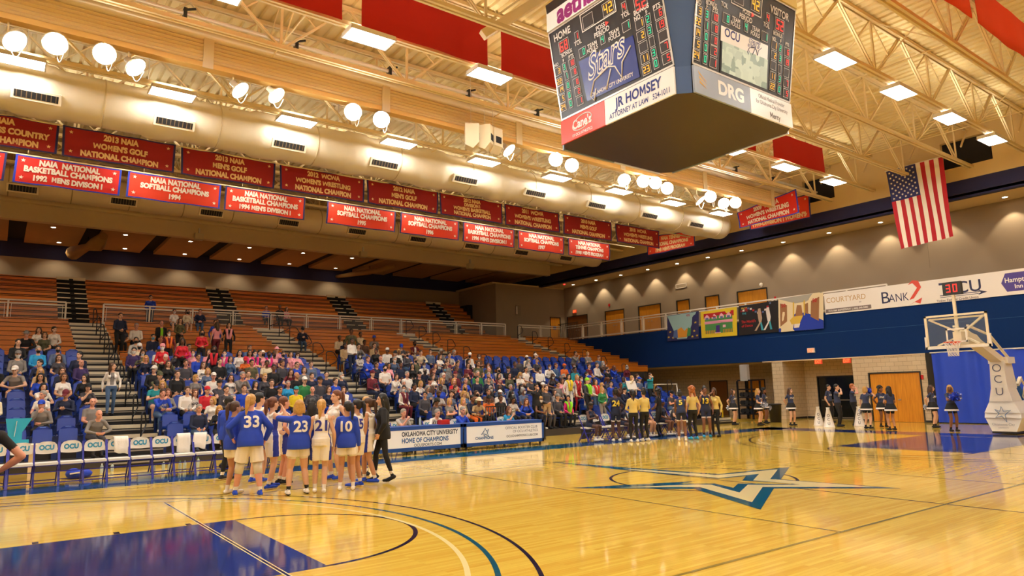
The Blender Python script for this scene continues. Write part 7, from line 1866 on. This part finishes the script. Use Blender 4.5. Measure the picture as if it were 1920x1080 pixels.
# ---- cheerleaders
def cheer(u, v, rz, pose, hair, skin, lab, fem=1, sc=1.0, poms=()):
    p = at(u, v, z=0) + Z_ * .004; o = make_person(pose, fem, p, rz, 's' if False else 'D', 'k', hair, skin, sleeve='s', legs='s' if fem else 'l', shoe='k', sc=sc, sock='k'); o['label'] = lab; o['group'] = 'cheerleaders along the end wall'
    f = BODY[(pose, fem)][1]; k = f.k
    if fem:
        b = MB(); n = 28; V = []
        for h, r1, r2 in ((.09, .15, .125), (-.0, .185, .165), (-.13, .225, .21), (-.19, .24, .225)):
            for j in range(n):
                a = 2 * math.pi * j / n; w_ = 1 + (.035 * math.sin(a * 9) if h < 0 else 0); V.append(f.pel + f.up * h * k + f.rt * r1 * w_ * k * math.cos(a) + f.fw * r2 * w_ * k * math.sin(a))
        for i in range(3): b.add(V, [(i * n + j, i * n + (j + 1) % n, (i + 1) * n + (j + 1) % n, (i + 1) * n + j) for j in range(n)], cm('k') if i < 2 else cm('w'), True)
        child(b, 'skirt', o)
    decal(o, f, 'STARS', .30, .07, cm('w'), back=False, name='shirt_print', maxw=.24)
    for hi, cols in poms:
        wr = f.arm[hi][2] + (f.arm[hi][2] - f.arm[hi][1]).normalized() * .1; M = Matrix.Translation(p) @ Matrix.Rotation(rz, 4, 'Z') @ Matrix.Scale(sc, 4); c = M @ wr
        b = MB(); rd = random.Random(int(u))
        for j in range(150):
            d = Vector((rd.gauss(0, 1), rd.gauss(0, 1), rd.gauss(0, 1))).normalized(); r = rd.uniform(.13, .2); s_ = d.orthogonal().normalized() * .016
            b.add([c + d * .02 - s_, c + d * .02 + s_, c + d * r + s_ + Z_ * -.03, c + d * r - s_ + Z_ * -.03], [(0, 1, 2, 3)], POM[cols[j % len(cols)]])
        b.ell(c, (.07,) * 3, POM[cols[0]], 8)
        tag(b.build('pompom', origin=c), '%s pompom held by %s' % ('silver' if cols == 's' else 'blue and silver' if len(cols) > 1 else 'royal blue', lab.split(',')[0]), 'pompom', 'cheer pompoms')
CLOTH['D'] = ('dark slate', '343b58'); POM = {'b': mat('blue foil', '1838b8', .35), 's': mat('silver foil', 'c8c8cc', .25, metal=.7)}
cheer(1377, 797, .2, 'back', 'ln', 'l', 'leftmost cheerleader with dark brown hair, head tilted up', poms=((1, 's'),))
cheer(1425, 798, .2, 'front', 'ly', 'l', 'blonde cheerleader in front of a curly haired one', poms=((1, 's'),))
cheer(1436, 794, .3, 'down', 'qk', 'd', 'curly haired cheerleader behind the blonde one', poms=((1, 's'),))
cheer(1486, 798, -.3, 'back', 'ln', 'l', 'cheerleader with long brown hair before the block pier', poms=((1, 's'),))
cheer(1558, 793, .1, 'down', 'sk', 'l', 'young man behind, left of the black doors', fem=0)
cheer(1574, 800, .2, 'face', 'sk', 'l', 'young man with hand to face before the black doors', fem=0)
cheer(1604, 798, .2, 'face', 'sr', 'p', 'young man with reddish hair raising a hand', fem=0)
cheer(1628, 804, 1.4, 'face', 'oy', 'l', 'blonde cheerleader raising a pompom beside the block wall', poms=((0, 'b'), (1, 's')))
cheer(1657, 801, -.6, 'back', 'qk', 'd', 'dark haired cheerleader leaning before the yellow door', poms=((1, 'b'),))
cheer(1674, 807, 2.6, 'front', 'lk', 'm', 'cheerleader seen from behind before the yellow door')
cheer(1753, 802, .1, 'back', 'ln', 'l', 'cheerleader with long brown hair at the edge of the blue drape', poms=((1, 's'),))
cheer(1789, 809, -.7, 'clap', 'ly', 'd', 'cheerleader holding pompoms before the blue drape', poms=((0, 'bs'), (1, 'b')))

# white poster held up by two fans near the right end of the stands
p = at(1184, 722, y=yr(2) + .1); b = MB(); M = Matrix.Translation(p) @ Matrix.Rotation(-.35, 4, 'X'); b.obox(M, .33, .008, .22, mat('white poster board', 'efe8dc', .7)); tag(b.build('poster'), 'blank white poster held up in the stands behind the visiting bench', 'poster')
